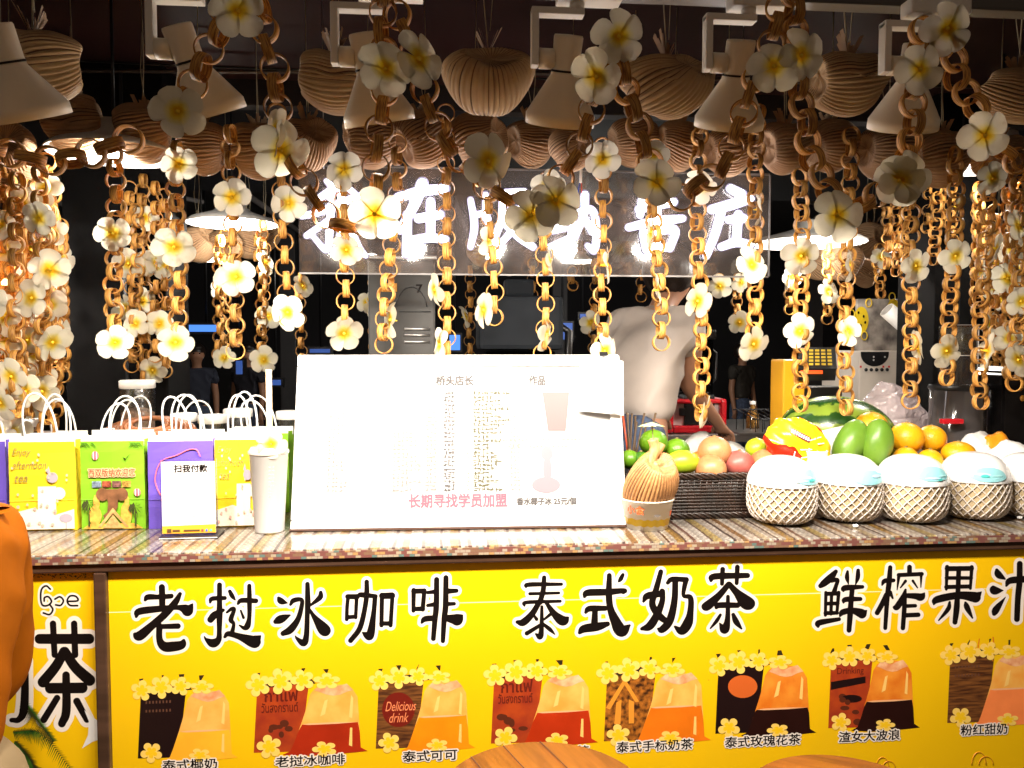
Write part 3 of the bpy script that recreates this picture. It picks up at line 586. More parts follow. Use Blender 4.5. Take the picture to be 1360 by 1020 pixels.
pendant(880, 352, 7.0, .14, 'far white pendant lamp across the hall, above the seller shoulder', 30, 3.11)
pendant(480, 338, 7.4, .14, 'far white pendant lamp across the hall, left of the steel machine', 30, 3.11)
# ------------------------------------------------------------------ dried palm leaf balls
m = mat('dried_palm', (.52,.33,.18), .6, col2=(.33,.19,.095), vscale=7, bump=.06, bscale=60)
M_PALM = m
M_PALMB = mat('dried_palm_pale', (.58,.41,.22), .6, col2=(.38,.24,.12), vscale=7, bump=.06, bscale=60)
def palm_mesh(seed, N=44):
    r_ = random.Random(seed); b = B(); seg = N*6; rings = 30; V = []
    ph_ = [r_.uniform(.7,1.3) for _ in range(N)]
    tw = r_.uniform(.25,.6)*r_.choice((-1,1))
    for i in range(rings+1):
        t = i/rings; ph = PI*(.006+.988*t); row = []
        x = math.cos(ph); rr = math.sin(ph)**.78
        x *= 1 - .30*math.exp(-((1-abs(x))/.10)**2) if abs(x) > .5 else 1     # pinched at both poles
        for k in range(seg):
            th = 2*PI*k/seg + tw*(t-.5); q = (k % 6)/6; p_ = ph_[k//6]
            fold = 1 - .13*p_*max(0, abs(q*2-1)-.35)**1.2*min(1, rr*1.4)
            wob = 1+.035*math.sin(2*th+seed)+.025*math.sin(5*th+seed*2)+.02*math.sin(t*9+th)
            y, z = rr*math.cos(th)*fold*wob, rr*math.sin(th)*fold*wob
            row.append(b.verts.new((x*.88*wob, y*.82, z*(.96 if z < 0 else .9))))
        V.append(row)
    for a, c in zip(V, V[1:]):
        for k in range(seg):
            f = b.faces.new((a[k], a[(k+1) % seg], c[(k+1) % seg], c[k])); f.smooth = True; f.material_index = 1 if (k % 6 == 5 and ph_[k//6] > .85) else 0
    b.faces.new(list(reversed(V[0]))); b.faces.new(V[-1])
    me = bpy.data.meshes.new('palm_ball'); b.to_mesh(me); b.free(); return me
PALM = [palm_mesh(s) for s in (3, 8, 14, 21)]
M_PALMD = mat('palm_edge_gap_shade', (.13,.065,.03), .7, var=.3, vscale=30)  # brown leaf edges plus the shade of the pleat gaps, put into the colour
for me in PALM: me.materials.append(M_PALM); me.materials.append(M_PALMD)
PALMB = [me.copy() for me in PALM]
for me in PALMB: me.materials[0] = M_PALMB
def tuft(seed, s=1.0):
    r_ = random.Random(seed); b = B()
    for k in range(9):
        a = r_.random()*6.3; ln = r_.uniform(.02,.05)*s; d = Vector((math.cos(a)*.5, math.sin(a)*.5, 1)).normalized(); q = Vector((math.cos(a)*.006, math.sin(a)*.006, 0))
        u = d.orthogonal().normalized()*.004*s; poly(b, [q-u, q+u, q+u*1.5+d*ln, q-u*.8+d*ln*.93])
        poly(b, [q+u*1.2+d.cross(u)*.5, q-u+d.cross(u)*.5, q+d*ln*.8-u+d.cross(u), q+d*ln*.8+u+d.cross(u)])
    me = bpy.data.meshes.new('stem_tuft'); b.to_mesh(me); b.free(); me.materials.append(M_PALM); return me
TUFT = [tuft(k) for k in range(3)]
def palm_ball(px, py, d_px, Y, pole, label, group, top=2.34, v=None, pale=False):
    """pole: direction of the pleat axis"""
    c = W(px, py, Y); r = d_px/2/PXM(px, py, Y)
    t = thing('palm_leaf_ball', label, 'palm ornament', (c.x, c.y, c.z+r), 0, group)
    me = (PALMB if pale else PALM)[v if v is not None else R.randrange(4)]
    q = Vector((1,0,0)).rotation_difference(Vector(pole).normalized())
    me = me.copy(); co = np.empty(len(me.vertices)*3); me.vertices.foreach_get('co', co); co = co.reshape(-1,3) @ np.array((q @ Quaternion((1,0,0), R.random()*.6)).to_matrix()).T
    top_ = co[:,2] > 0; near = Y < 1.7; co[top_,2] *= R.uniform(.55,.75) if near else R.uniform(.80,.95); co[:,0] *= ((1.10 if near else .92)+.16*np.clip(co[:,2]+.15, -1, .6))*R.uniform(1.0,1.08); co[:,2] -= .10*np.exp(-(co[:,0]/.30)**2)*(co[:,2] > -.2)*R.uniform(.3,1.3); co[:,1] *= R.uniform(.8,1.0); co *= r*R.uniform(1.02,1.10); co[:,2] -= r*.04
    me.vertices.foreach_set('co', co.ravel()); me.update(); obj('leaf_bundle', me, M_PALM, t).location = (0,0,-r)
    inst('stem_tuft', R.choice(TUFT), t, (0,0,-r*.50), Quaternion((0,0,1), R.random()*6))
    b = B(); h = top-(c.z+r); j = R.uniform(-.01,.01)
    tube(b, [(0,0,-r*.45),(j,.002,h*.3),(j*.5,0,h)], .0014, 4); tube(b, [(.004,0,-.008),(-j,.002,h*.25),(j*.4,0,h*.6)], .001, 4)
    obj('string', b, M_STRING, t)
GF = 'large palm-leaf balls hanging in the front row'
palm_ball(44, 72, 122, 1.42, (1,.45,.15), 'large palm-leaf ball at the far left, over the leftmost spotlight', GF, pale=True, v=0)
palm_ball(446, 97, 108, 1.5, (1,.1,-.15), 'large palm-leaf ball left of the paired hanging flowers', GF, pale=True, v=1)
palm_ball(648, 95, 118, 1.5, (.05,-.93,.50), 'large heart shaped palm-leaf ball, its pleats fanning from the top', GF, pale=True, v=2)
palm_ball(885, 102, 108, 1.5, (.55,-.6,.5), 'large palm-leaf ball between the two middle right spotlights', GF, pale=True, v=3)
palm_ball(1125, 100, 100, 1.5, (1,.1,.05), 'large palm-leaf ball left of the rightmost spotlight', GF, pale=True, v=0)
palm_ball(1352, 118, 92, 1.5, (-.8,.4,.5), 'large palm-leaf ball cut by the right edge', GF, pale=True, v=1)
GM = 'palm-leaf balls hanging in the second row'
for k, (px, py, d, pl, lb) in enumerate([
    (8,192,80,(.3,-.9,.2),'at the left edge below the leftmost spotlight'), (96,160,92,(1,.2,.3),'left of the upper left pendant lamp'), (190,172,88,(1,.2,.1),'above the upper left pendant lamp'),
    (268,190,82,(1,.1,-.1),'under the spotlight that leans right'), (342,195,84,(1,.1,.1),'left of a chain with a sideways flower'), (408,185,82,(.5,-.7,.4),'below the large ball left of the paired flowers'),
    (492,182,82,(1,.2,.1),'under the half hidden spotlight'), (562,180,84,(.9,.3,.45),'right of the half hidden spotlight'), (636,182,86,(.8,-.5,.2),'below the heart shaped ball'),
    (706,185,74,(.9,.4,.1),'under the spotlight beside the heart shaped ball'), (758,196,64,(.6,-.6,.2),'small and low behind the flower swag in the middle'), (841,185,74,(1,.1,.1),'left of the top right corner of the lit sign'),
    (900,190,74,(1,.2,-.1),'below the large ball between two spotlights'), (968,196,72,(1,.1,.1),'under the spotlight at the right end of the lit sign'), (1042,190,82,(1,.3,.2),'just right of the lit sign'),
    (1102,188,82,(.9,.3,.3),'below the large ball left of the rightmost spotlight'), (1176,198,80,(1,.1,0),'under the rightmost spotlight'), (1250,205,84,(1,-.2,.1),'above the upper right pendant lamp'), (1328,205,80,(1,.1,.2),'near the right edge behind a swag flower')]):
    palm_ball(px, py, d, 1.95+R.uniform(-.04,.06), pl, 'dried palm-leaf ball '+lb, GM)
palm_ball(20, 235, 72, 2.05, (.1,-1,-.1), 'dried palm-leaf ball hanging low at the left edge, pleats toward the viewer', GM)
GB = 'small palm-leaf balls far back in the stall'
for k, (px, py, d) in enumerate([(262,322,54),(330,318,54),(352,312,46),(205,300,60),(640,330,46),(1088,338,66),(1118,345,60),(1160,315,56),(1150,360,44),(300,322,46),(1240,300,50),(1325,320,60),(470,330,44)]):
    palm_ball(px, py, d, 3.0+.15*(k % 3), (R.uniform(-1,1),-.3,R.uniform(-.4,.4)), 'small palm-leaf ball far back, under the rear pendant lamps', GB)
# ------------------------------------------------------------------ flower and ring meshes for the garlands
m = bpy.data.materials.new('plumeria_petal'); m.use_nodes = True; n, l = m.node_tree.nodes, m.node_tree.links; bs = n['Principled BSDF']
tc = n.new('ShaderNodeTexCoord'); ln = n.new('ShaderNodeVectorMath'); ln.operation = 'LENGTH'; l.new(tc.outputs['Object'], ln.inputs[0])
nz = n.new('ShaderNodeTexNoise'); nz.inputs['Scale'].default_value = 60; l.new(tc.outputs['Object'], nz.inputs['Vector'])
ad = n.new('ShaderNodeMath'); ad.operation = 'MULTIPLY_ADD'; l.new(nz.outputs['Fac'], ad.inputs[0]); ad.inputs[1].default_value = .012; l.new(ln.outputs['Value'], ad.inputs[2])
cr = n.new('ShaderNodeValToRGB'); E_ = cr.color_ramp.elements; E_[0].position = .010; E_[0].color = (.80,.50,.012,1); E_[1].position = .030; E_[1].color = (.84,.80,.68,1)
e = E_.new(.017); e.color = (.84,.66,.05,1); e = E_.new(.025); e.color = (.84,.77,.42,1)
l.new(ad.outputs[0], cr.inputs[0]); l.new(cr.outputs[0], bs.inputs['Base Color']); bs.inputs['Roughness'].default_value = .6; bs.inputs['Specular IOR Level'].default_value = .25
nb = n.new('ShaderNodeTexNoise'); nb.inputs['Scale'].default_value = 130; nb.inputs['Detail'].default_value = 3; l.new(tc.outputs['Object'], nb.inputs['Vector']); bb = n.new('ShaderNodeBump'); bb.inputs['Strength'].default_value = .35; bb.inputs['Distance'].default_value = .002; l.new(nb.outputs['Fac'], bb.inputs['Height']); l.new(bb.outputs[0], bs.inputs['Normal'])
tl = n.new('ShaderNodeBsdfTranslucent'); l.new(cr.outputs[0], tl.inputs[0]); ms = n.new('ShaderNodeMixShader'); ms.inputs[0].default_value = .48
l.new(bs.outputs[0], ms.inputs[1]); l.new(tl.outputs[0], ms.inputs[2]); l.new(ms.outputs[0], n['Material Output'].inputs[0])
M_PETAL = m
M_EYE = mat('plumeria_eye', (.85,.58,.03), .6, var=.1, vscale=200)
def flower_mesh(seed):
    r_ = random.Random(seed); b = B(); Rf = .047
    for k in range(5):
        a = 2*PI*k/5 + r_.uniform(-.12,.12); ca, sa = math.cos(a), math.sin(a); cup = r_.uniform(.02,.38); curl = r_.uniform(-.2,.14); tw = r_.uniform(.25,.5); L = Rf*r_.uniform(.92,1.06)
        rows = []; nu, nv = 9, 7
        for i in range(nu+1):
            u = .998*math.sin(i/nu*PI/2)**1.15; wd = L*.60*(.42+.58*u)*math.sin(PI*(.03+.97*u)**1.25)**.5
            row = []
            for j in range(nv):
                v = -1+2*j/(nv-1); x = L*(.04+.96*u) + .02*L*(1-v*v)*u; y = v*wd + .09*L*u*u
                z = L*(cup*u - (cup*.9+.05)*u*u + curl*u**3) + .26*wd*tw*v*(1-.3*u) - .14*wd*v*v*(1 if curl > 0 else -.4) + .004*abs(v)**3*u*(1-u)*2
                row.append(b.verts.new((x*ca-y*sa, x*sa+y*ca, z)))
            rows.append(row)
        for p, q in zip(rows, rows[1:]):
            for j in range(nv-1):
                f = b.faces.new((p[j], p[j+1], q[j+1], q[j])); f.smooth = True
    bmesh.ops.solidify(b, geom=b.faces[:], thickness=.0008)
    me = bpy.data.meshes.new('flower'); b.to_mesh(me); b.free(); me.materials.append(M_PETAL); return me
FLOW = [flower_mesh(s) for s in range(11)]
for me in FLOW:
    for p in me.polygons: p.use_smooth = True
def eye_mesh():
    b = B(); lathe(b, [(.0001,.0045),(.0022,.004),(.0035,.002),(.0042,-.001),(.0025,-.010),(.0012,-.016),(.0001,-.0165)], 10)
    me = bpy.data.meshes.new('flower_eye'); b.to_mesh(me); b.free(); me.materials.append(M_EYE); return me
EYE = eye_mesh()
# rattan strip rings
m = bpy.data.materials.new('amber_rattan'); m.use_nodes = True; n, l = m.node_tree.nodes, m.node_tree.links; bs = n['Principled BSDF']
tc = n.new('ShaderNodeTexCoord'); mp = n.new('ShaderNodeMapping'); mp.inputs['Scale'].default_value = (30,30,420); l.new(tc.outputs['Object'], mp.inputs[0])
oi = n.new('ShaderNodeObjectInfo'); cb = n.new('ShaderNodeVectorMath'); cb.operation = 'ADD'; l.new(mp.outputs[0], cb.inputs[0]); l.new(oi.outputs['Random'], cb.inputs[1])
nz = n.new('ShaderNodeTexNoise'); nz.inputs['Scale'].default_value = 1.6; nz.inputs['Detail'].default_value = 4; l.new(cb.outputs[0], nz.inputs['Vector'])
cr = n.new('ShaderNodeValToRGB'); E_ = cr.color_ramp.elements; E_[0].position = .36; E_[0].color = (.24,.085,.016,1); E_[1].position = .66; E_[1].color = (.76,.42,.10,1); E_.new(.5).color = (.56,.26,.045,1)
l.new(nz.outputs['Fac'], cr.inputs[0])
hs = n.new('ShaderNodeHueSaturation'); mr = n.new('ShaderNodeMapRange'); mr.inputs['To Min'].default_value = .65; mr.inputs['To Max'].default_value = 1.2; l.new(oi.outputs['Random'], mr.inputs[0]); l.new(mr.outputs[0], hs.inputs['Value'])
l.new(cr.outputs[0], hs.inputs['Color']); l.new(hs.outputs[0], bs.inputs['Base Color']); bs.inputs['Roughness'].default_value = .6
bp = n.new('ShaderNodeBump'); bp.inputs['Strength'].default_value = .5; bp.inputs['Distance'].default_value = .0015; l.new(nz.outputs['Fac'], bp.inputs['Height']); l.new(bp.outputs[0], bs.inputs['Normal'])
M_RING = m
def ring_mesh(seed):
    r_ = random.Random(seed); b = B(); Ro = .0205
    for lay in range(3):                                   # three strips wound on top of each other, a little out of line
        w_ = .0070-.0014*lay; z0 = r_.uniform(-.0022,.0022); r0 = Ro-.0007*lay+r_.uniform(0,.0003); th = .0008; seg = 28; V = []; e1, e2 = r_.uniform(-.025,.025), r_.random()*6; tl_ = r_.uniform(-.05,.05)
        for k in range(seg):
            a = 2*PI*k/seg; rr = r0*(1+e1*math.cos(2*a+e2)+r_.uniform(-.008,.008)); zz = z0+tl_*rr*math.cos(a+e2)
            V.append([b.verts.new((q*math.cos(a), q*math.sin(a), zz+h)) for q, h in ((rr,-w_),(rr+.0003,0),(rr,w_),(rr-th,w_),(rr-th,-w_))])
        for k in range(seg):
            p, q = V[k], V[(k+1) % seg]
            for j in range(5):
                f = b.faces.new((p[j], q[j], q[(j+1) % 5], p[(j+1) % 5])); f.smooth = j in (0,1)
    me = bpy.data.meshes.new('ring'); b.to_mesh(me); b.free(); me.materials.append(M_RING); return me
RINGS = [ring_mesh(s) for s in range(5)]
PITCH_R = .0285
def add_flower(t, p, face, sc_=1.0):
    """face: direction the flower looks"""
    d = Vector(face).normalized(); q = Vector((0,0,1)).rotation_difference(d) @ Quaternion((0,0,1), R.random()*6.3)
    f = inst('flower', R.choice(FLOW), t, p, q, sc_*R.uniform(.86,1.08))
    inst('flower_eye', EYE, f, (0,0,0))
def chain(t, pts, s=1.0, start=0):
    """rings along a world path, parented to t"""
    P_ = [Vector(p) for p in pts]; L = [0]
    for a, c in zip(P_, P_[1:]): L.append(L[-1]+(c-a).length)
    pitch = PITCH_R*s; N = max(1, int(L[-1]/pitch)); ph0 = R.random()*.5-.25
    for i in range(N+1):
        d = min(L[-1], i*pitch); k = 0
        while k < len(L)-2 and L[k+1] < d: k += 1
        u = (d-L[k])/max(1e-9, L[k+1]-L[k]); p = P_[k].lerp(P_[k+1], u); tg = (P_[k+1]-P_[k]).normalized()
        vw = Vector((0,-1,0)); vw = (vw-tg*vw.dot(tg)).normalized()
        a = ph0 + R.uniform(-.2,.2) + ((PI/2) if (i+start) % 2 else 0)
        nrm = Quaternion(tg, a) @ vw; y = nrm.cross(tg)
        mt = Matrix((tg, y, nrm)).transposed()
        inst('ring', RINGS[(i*3+start) % 5 if R.random() < .7 else R.randrange(5)], t, p-Vector(t.location), mt.to_quaternion() @ Quaternion((0,0,1), R.random()*6.3), s)
def garland(x0, y0, x1, y1, Y, flowers, label, group, s=1.0):
    a, c = W(x0, y0, Y), W(x1, y1, Y)
    t = thing('garland', label, 'garland', a, 0, group)
    n_ = 10; j1, j2 = R.uniform(-.006,.006), R.uniform(-.01,.01)
    pts = [a.lerp(c, i/n_)+Vector((j1*math.sin(i/n_*PI*2), j2*math.sin(i/n_*PI), 0)) for i in range(n_+1)]
    chain(t, pts, s, R.randrange(2))
    for f in flowers:
        fx, fy = f[0], f[1]; side = f[2] if len(f) > 2 else 0
        if side == 0: face = (R.uniform(-.45,.45), -1, R.uniform(-.4,.35)); dy = -.022
        else: face = (side, -.35+R.uniform(-.2,.2), R.uniform(-.2,.2)); dy = -.010
        p = W(fx, fy, Y+dy); add_flower(t, p-a, face, s*.92)
G1 = 'flower garlands hanging in a row over the counter'
LB = 'amber ring garland with '
for g_ in [
  (150,205,153,452,1.85,[(150,310),(153,455)],'two white flowers over the yellow paper bag, before the wide pillar'),
  (236,200,233,470,1.85,[(238,218),(231,328),(233,455)],'three white flowers over the seam of the green and purple bags'),
  (305,178,313,475,1.86,[(308,262),(313,368)],'two white flowers hanging before the edge-on pendant lamp'),
  (368,150,383,425,1.84,[(384,270),(382,415)],'two white flowers just left of the lit sign'),
  (456,215,459,448,1.85,[(457,225),(460,332),(457,443)],'three white flowers over the left part of the menu board'),
  (528,190,510,472,1.84,[(519,425,-.9)],'one small sideways flower in front of the steel machine'),
  (592,150,594,470,1.86,[(578,385,-1),(584,458,-.8)],'two sideways flowers at its left, right of the steel machine'),
  (651,240,656,432,1.85,[(648,318,.8),(643,412,-1)],'two sideways flowers ending in a loose ring over the board'),
  (726,240,720,470,1.85,[(727,250),(729,345,.9),(725,445,.7)],'three flowers under the middle of the lit sign'),
  (800,195,802,470,1.85,[(800,212),(806,352,.9),(803,466,.3)],'three flowers over the right end of the menu board'),
  (868,196,878,462,1.85,[(868,205),(864,308,.7),(874,385,.9)],'three flowers hanging in front of the seller'),
  (930,165,930,558,1.86,[(932,246),(927,400,-.9),(936,548,.4)],'three flowers, the lowest before the red machine'),
  (1006,150,1000,470,1.85,[(1008,278,.9),(998,352),(1001,457)],'three flowers at the right end of the lit sign'),
  (1062,235,1064,548,1.85,[(1064,340),(1062,440)],'two flowers ending before the watermelon, left of the keypad'),
  (1130,180,1124,548,1.86,[(1128,352,.8),(1127,440,-.9)],'two sideways flowers ending on the watermelon'),
  (1212,235,1209,540,1.85,[(1216,353),(1218,462,.9)],'two flowers in front of the white cup tube'),
  (1268,205,1258,505,1.85,[(1269,340),(1257,466)],'two flowers over the oranges'),
  (1312,225,1302,542,1.86,[(1318,236),(1322,330,.6),(1311,466,.9)],'three flowers over the rear white bag'),
  (1352,215,1348,520,1.85,[(1352,300),(1356,400),(1352,478)],'three flowers at the right edge of the picture')]:
    garland(*g_[:6], LB+g_[6], G1)
G2 = 'dense garlands at the left end'
for (x, y0, y1, Y, fl) in [(52,230,470,1.9,[(52,290),(66,358),(70,455)]),(62,215,500,2.0,[(60,250),(45,470,.5)]),(22,240,560,1.9,[(42,396),(15,500)]),(8,225,540,1.95,[(5,330),(8,450)]),(40,235,520,2.05,[(36,330,.6),(30,500)]),(-14,230,560,1.88,[(-8,400),(0,535)]),
                           (70,260,520,2.15,[(72,310),(75,400,.7)]),(30,260,580,2.2,[(24,420),(20,545)]),(76,300,560,2.2,[(78,440,.8)]),(12,280,560,2.1,[(10,380),(-2,470)]),(60,300,540,2.1,[(58,420,.6),(52,500)]),(46,300,570,2.3,[(48,360),(40,545)]),(2,240,520,1.92,[(0,300),(6,420)]),(34,250,545,1.98,[(30,270),(36,452),(34,520)]),(58,330,575,2.0,[(56,520)]),(18,300,590,2.05,[(20,350),(16,575)]),(80,300,500,2.25,[(80,345,.6)]),(-8,300,580,2.0,[(-6,340),(-4,575)]),(66,250,430,2.02,[(66,405)])]:
    garland(x, y0, x+R.uniform(-4,4), y1, Y, fl, 'flower garland in the dense bright bunch left of the wide black pillar', G2)
G3 = 'dense garlands at the right end'
for (x, y0, y1, Y, fl) in [(1338,230,500,1.95,[(1338,370),(1340,450)]),(1322,280,470,2.15,[(1326,350,.5)]),(1345,260,520,2.1,[(1345,330),(1350,420,.6)]),(1358,250,540,2.2,[(1356,360)]),(1330,330,490,2.4,[(1330,400),(1326,450)]),(1300,250,420,2.3,[(1302,360,.8)]),(1352,350,500,2.5,[(1350,410),(1348,470)]),(1318,300,500,2.6,[(1318,380),(1316,430)]),(1338,310,520,2.55,[(1340,350),(1336,500)]),(1365,280,560,2.0,[(1362,330),(1364,450)])]:
    garland(x, y0, x+R.uniform(-4,4), y1, Y, fl, 'flower garland in the dense bunch at the right edge, beside the narrow pillar', G3)
G4 = 'garlands behind the wide pillar'
for (x, y0, y1, Y, fl) in [(172,250,490,2.42,[(170,350),(166,410,.6)]),(190,240,500,2.45,[(192,290),(190,400),(203,492)]),(206,250,480,2.42,[(208,350,.7),(212,430)]),(218,260,500,2.44,[(220,352,.6),(196,350)]),(182,280,470,2.4,[(180,430)]),(212,300,495,2.6,[(214,390)])]:
    garland(x, y0, x+R.uniform(-3,3), y1, Y, fl, 'small flower garland in the bunch in front of the wide black pillar', G4)
G5 = 'far garlands on the other side of the stall'
for (x, y0, y1, Y, fl) in [(292,320,482,2.7,[(298,475)]),(300,300,470,2.9,[(290,385,.5)]),(348,300,490,2.7,[(352,350,.6),(350,478)]),(352,330,450,3.0,[(356,420)]),(398,370,480,2.9,[(402,380,.4)]),(340,310,350,3.1,[]),(496,365,475,2.9,[(488,402),(494,410,.6)]),(522,365,470,3.0,[]),(624,360,475,2.95,[(618,420,.5)]),
    (760,360,385,3.0,[]),(708,350,470,2.9,[(700,420,.6)]),(790,350,470,2.95,[(784,428)]),(852,365,395,3.0,[]),(980,370,440,2.9,[(984,375),(982,428)]),(955,370,380,3.0,[(956,380)]),(1100,330,430,2.8,[(1100,388)]),(1050,340,415,2.9,[(1052,368),(1046,375,.6)]),(1168,330,395,2.9,[(1170,342)]),(1190,270,360,2.6,[]),(1178,260,350,2.6,[]),(1200,250,370,2.6,[]),(1232,235,320,2.6,[]),(1242,240,345,2.5,[]),(1262,250,330,2.5,[(1272,275,.8)]),(1282,240,320,2.6,[]),(1226,250,330,2.8,[]),(1296,260,350,2.55,[])]:
    garland(x, y0, x+R.uniform(-3,3), y1, Y, fl, 'small ring garland hanging far back, across the stall interior', G5)
# ------------------------------------------------------------------ the big swags nearest the viewer
GS = 'chain swags with large flowers nearest the viewer'
def swag(paths, flowers, label, Y=1.09):
    p0 = paths[0][0]; a = W(p0[0], p0[1], Y); t = thing('swag_garland', label, 'garland', a, 0, GS)
    for q in paths:
        pts = [W(p[0], p[1], Y+(p[2] if len(p) > 2 else 0)) for p in q]
        chain(t, spline(pts, 10), .90, R.randrange(2))
    for f in flowers:
        face = f[2] if len(f) > 2 else (R.uniform(-.2,.2), -1, R.uniform(-.3,.1)); p = W(f[0], f[1], Y-.025)
        add_flower(t, p-a, face, .80)
swag([[(-40,185),(10,203),(60,214),(110,206),(150,194),(186,178)]], [], 'dark amber chain swag running level across the upper left', 1.10)
swag([[(300,18),(290,45),(273,72),(262,102),(240,140)],[(346,12),(354,55),(366,95),(370,150),(380,190),(398,228),(412,258),(440,292),(470,298),(494,285)]], [(316,14),(236,148),(366,175,(-.8,-.5,.1)),(372,200,(.6,-.6,-.4)),(497,284)], 'chain swag from the top left parting to two large flowers')
swag([[(510,-10),(508,45),(512,110),(505,165),(500,215),(497,260)],[(528,20),(545,60),(562,110),(570,140),(583,170),(606,205),(636,238),(668,262),(700,280)]], [(512,92),(556,78,(.6,-.8,.1)),(705,286),(648,214,(.5,-.8,-.3))], 'chain swag with two flowers high beside the half hidden spotlight')
swag([[(724,282),(744,238),(764,208),(778,170),(790,132),(800,92),(816,60)],[(822,70),(832,118),(846,160),(856,195),(866,225)]], [(822,48),(792,102),(738,266,(.2,-.9,.2)),(872,242)], 'chain swag rising to two flowers right of the middle spotlight')
swag([[(905,262),(934,242),(960,224),(974,188),(988,150),(1002,108),(1022,64),(1032,30),(1038,-10)],[(1052,-10),(1056,30),(1062,75),(1062,120),(1070,158),(1076,200),(1092,238),(1108,270)]], [(1028,88),(1064,74),(1112,286)], 'chain swag with a pair of large flowers above the right end of the lit sign')
swag([[(1125,284),(1152,268),(1168,256),(1186,240)],[(1203,210),(1212,172),(1212,138),(1220,100),(1222,55),(1224,18)],[(1250,62),(1268,82),(1274,112),(1290,132),(1304,160)]], [(1200,234),(1194,240,(-.5,-.8,-.3)),(1222,92),(1258,38)], 'chain swag with two high flowers above the rightmost spotlight')
swag([[(1316,186),(1330,200),(1348,212),(1372,222)]], [(1308,180)], 'short chain swag ending in a large flower at the right edge')
# ------------------------------------------------------------------ the lit sign on its acrylic sheet
YS = 2.0
m = bpy.data.materials.new('dusty_acrylic'); m.use_nodes = True; n, l = m.node_tree.nodes, m.node_tree.links; n.remove(n['Principled BSDF'])
tr_ = n.new('ShaderNodeBsdfTransparent'); df = n.new('ShaderNodeBsdfDiffuse'); gl = n.new('ShaderNodeBsdfGlossy'); df.inputs[0].default_value = (.42,.35,.33,1); gl.inputs['Roughness'].default_value = .05
tc = n.new('ShaderNodeTexCoord'); nz = n.new('ShaderNodeTexNoise'); nz.inputs['Scale'].default_value = 260; nz.inputs['Detail'].default_value = 3; n2 = n.new('ShaderNodeTexNoise'); n2.inputs['Scale'].default_value = 9; n2.inputs['Detail'].default_value = 5
for q in (nz, n2): l.new(tc.outputs['Object'], q.inputs['Vector'])
mu = n.new('ShaderNodeMath'); mu.operation = 'MULTIPLY'; l.new(nz.outputs['Fac'], mu.inputs[0]); l.new(n2.outputs['Fac'], mu.inputs[1])
mr = n.new('ShaderNodeMapRange'); mr.inputs['From Min'].default_value = .18; mr.inputs['From Max'].default_value = .42; mr.inputs['To Min'].default_value = .03; mr.inputs['To Max'].default_value = .15; l.new(mu.outputs[0], mr.inputs[0])
m1 = n.new('ShaderNodeMixShader'); l.new(mr.outputs[0], m1.inputs[0]); l.new(tr_.outputs[0], m1.inputs[1]); l.new(df.outputs[0], m1.inputs[2])
m2 = n.new('ShaderNodeMixShader'); m2.inputs[0].default_value = .06; l.new(m1.outputs[0], m2.inputs[1]); l.new(gl.outputs[0], m2.inputs[2]); l.new(m2.outputs[0], n['Material Output'].inputs[0])
M_ACR = m
c0 = W(707, 295, YS); sg = thing('neon_sign', 'clear acrylic sign with six glowing white characters', 'sign', (c0.x, YS, c0.z))
a_, b_ = W(396, 218, YS), W(1020, 369, YS)
ow('acrylic_sheet', box(B(), (a_.x,YS-.002,b_.z+.004), (b_.x,YS+.002,a_.z-.004)), M_ACR, sg)
b = B(); e_ = .0015
for p, q in (((a_.x,b_.z),(b_.x,b_.z+.004)),((a_.x,a_.z-.004),(b_.x,a_.z)),((b_.x,b_.z+.004),(b_.x+.003,a_.z-.004))):
    box(b, (p[0],YS-.0025,p[1]), (q[0],YS+.0025,q[1]))
ow('sheet_edge', b, mat('sheet_edge_grey', (.22,.21,.21), .3), sg)
for x in (430, 985): q = W(x, 224, YS); ow('hanging_wire', tube(B(), [(q.x,YS,q.z),(q.x,YS,2.345)], .0012, 4), M_STEEL, sg)
NEON = [
 [[(433,240,3),(441,250,5),(424,263,5)],[(400,287,4),(425,281,5),(470,263,5),(483,258,3)],[(441,252,4),(438,300,5),(434,332,4),(415,313,3)],[(407,313,4),(440,290,4)],[(450,246,4),(458,282,5),(474,324,5),(486,340,3)],[(477,280,4),(450,312,3)],[(463,250,4),(471,257,4)]],
 [[(528,262,5),(560,254,6),(592,250,5)],[(561,243,7),(551,270,6),(531,306,4)],[(541,285,5),(540,337,5)],[(556,290,5),(585,285,5)],[(572,268,5),(572,316,5)],[(545,320,5),(570,316,5),(592,318,4)]],
 [[(625,265,4),(630,300,5),(625,328,4)],[(645,258,4),(645,290,4)],[(630,286,4),(650,281,4)],[(648,290,4),(650,325,4)],[(672,255,4),(697,253,3)],[(668,258,5),(666,290,5),(655,322,4)],[(672,280,4),(695,278,5),(685,300,5),(663,326,4)],[(668,295,4),(690,315,6),(708,328,5)]],
 [[(745,258,5),(730,280,5),(748,285,4),(732,305,5),(750,303,4)],[(730,328,4),(752,318,4)],[(762,285,4),(758,320,5)],[(760,285,4),(785,278,5),(792,300,5),(790,332,5),(780,326,3)],[(777,258,6),(775,285,5),(764,315,4)],[(777,290,4),(786,308,4)]],
 [[(853,262,4),(850,285,4)],[(848,278,4),(895,268,5)],[(872,250,5),(872,300,5)],[(835,302,4),(870,294,5),(907,290,4)],[(855,310,5),(858,332,4)],[(855,311,4),(895,305,5),(890,330,4)],[(858,331,4),(890,328,4)]],
 [[(970,250,5),(985,258,6)],[(945,278,5),(970,272,6),(997,264,5)],[(958,280,5),(950,310,5),(938,340,4)],[(968,292,4),(988,290,5)],[(981,285,5),(978,320,5)],[(958,328,4),(978,322,5),(998,325,4)]]]
M_NEON = mat('neon_white', (1,1,1), .5, emit=(1,.95,.97), es=NEON_E)
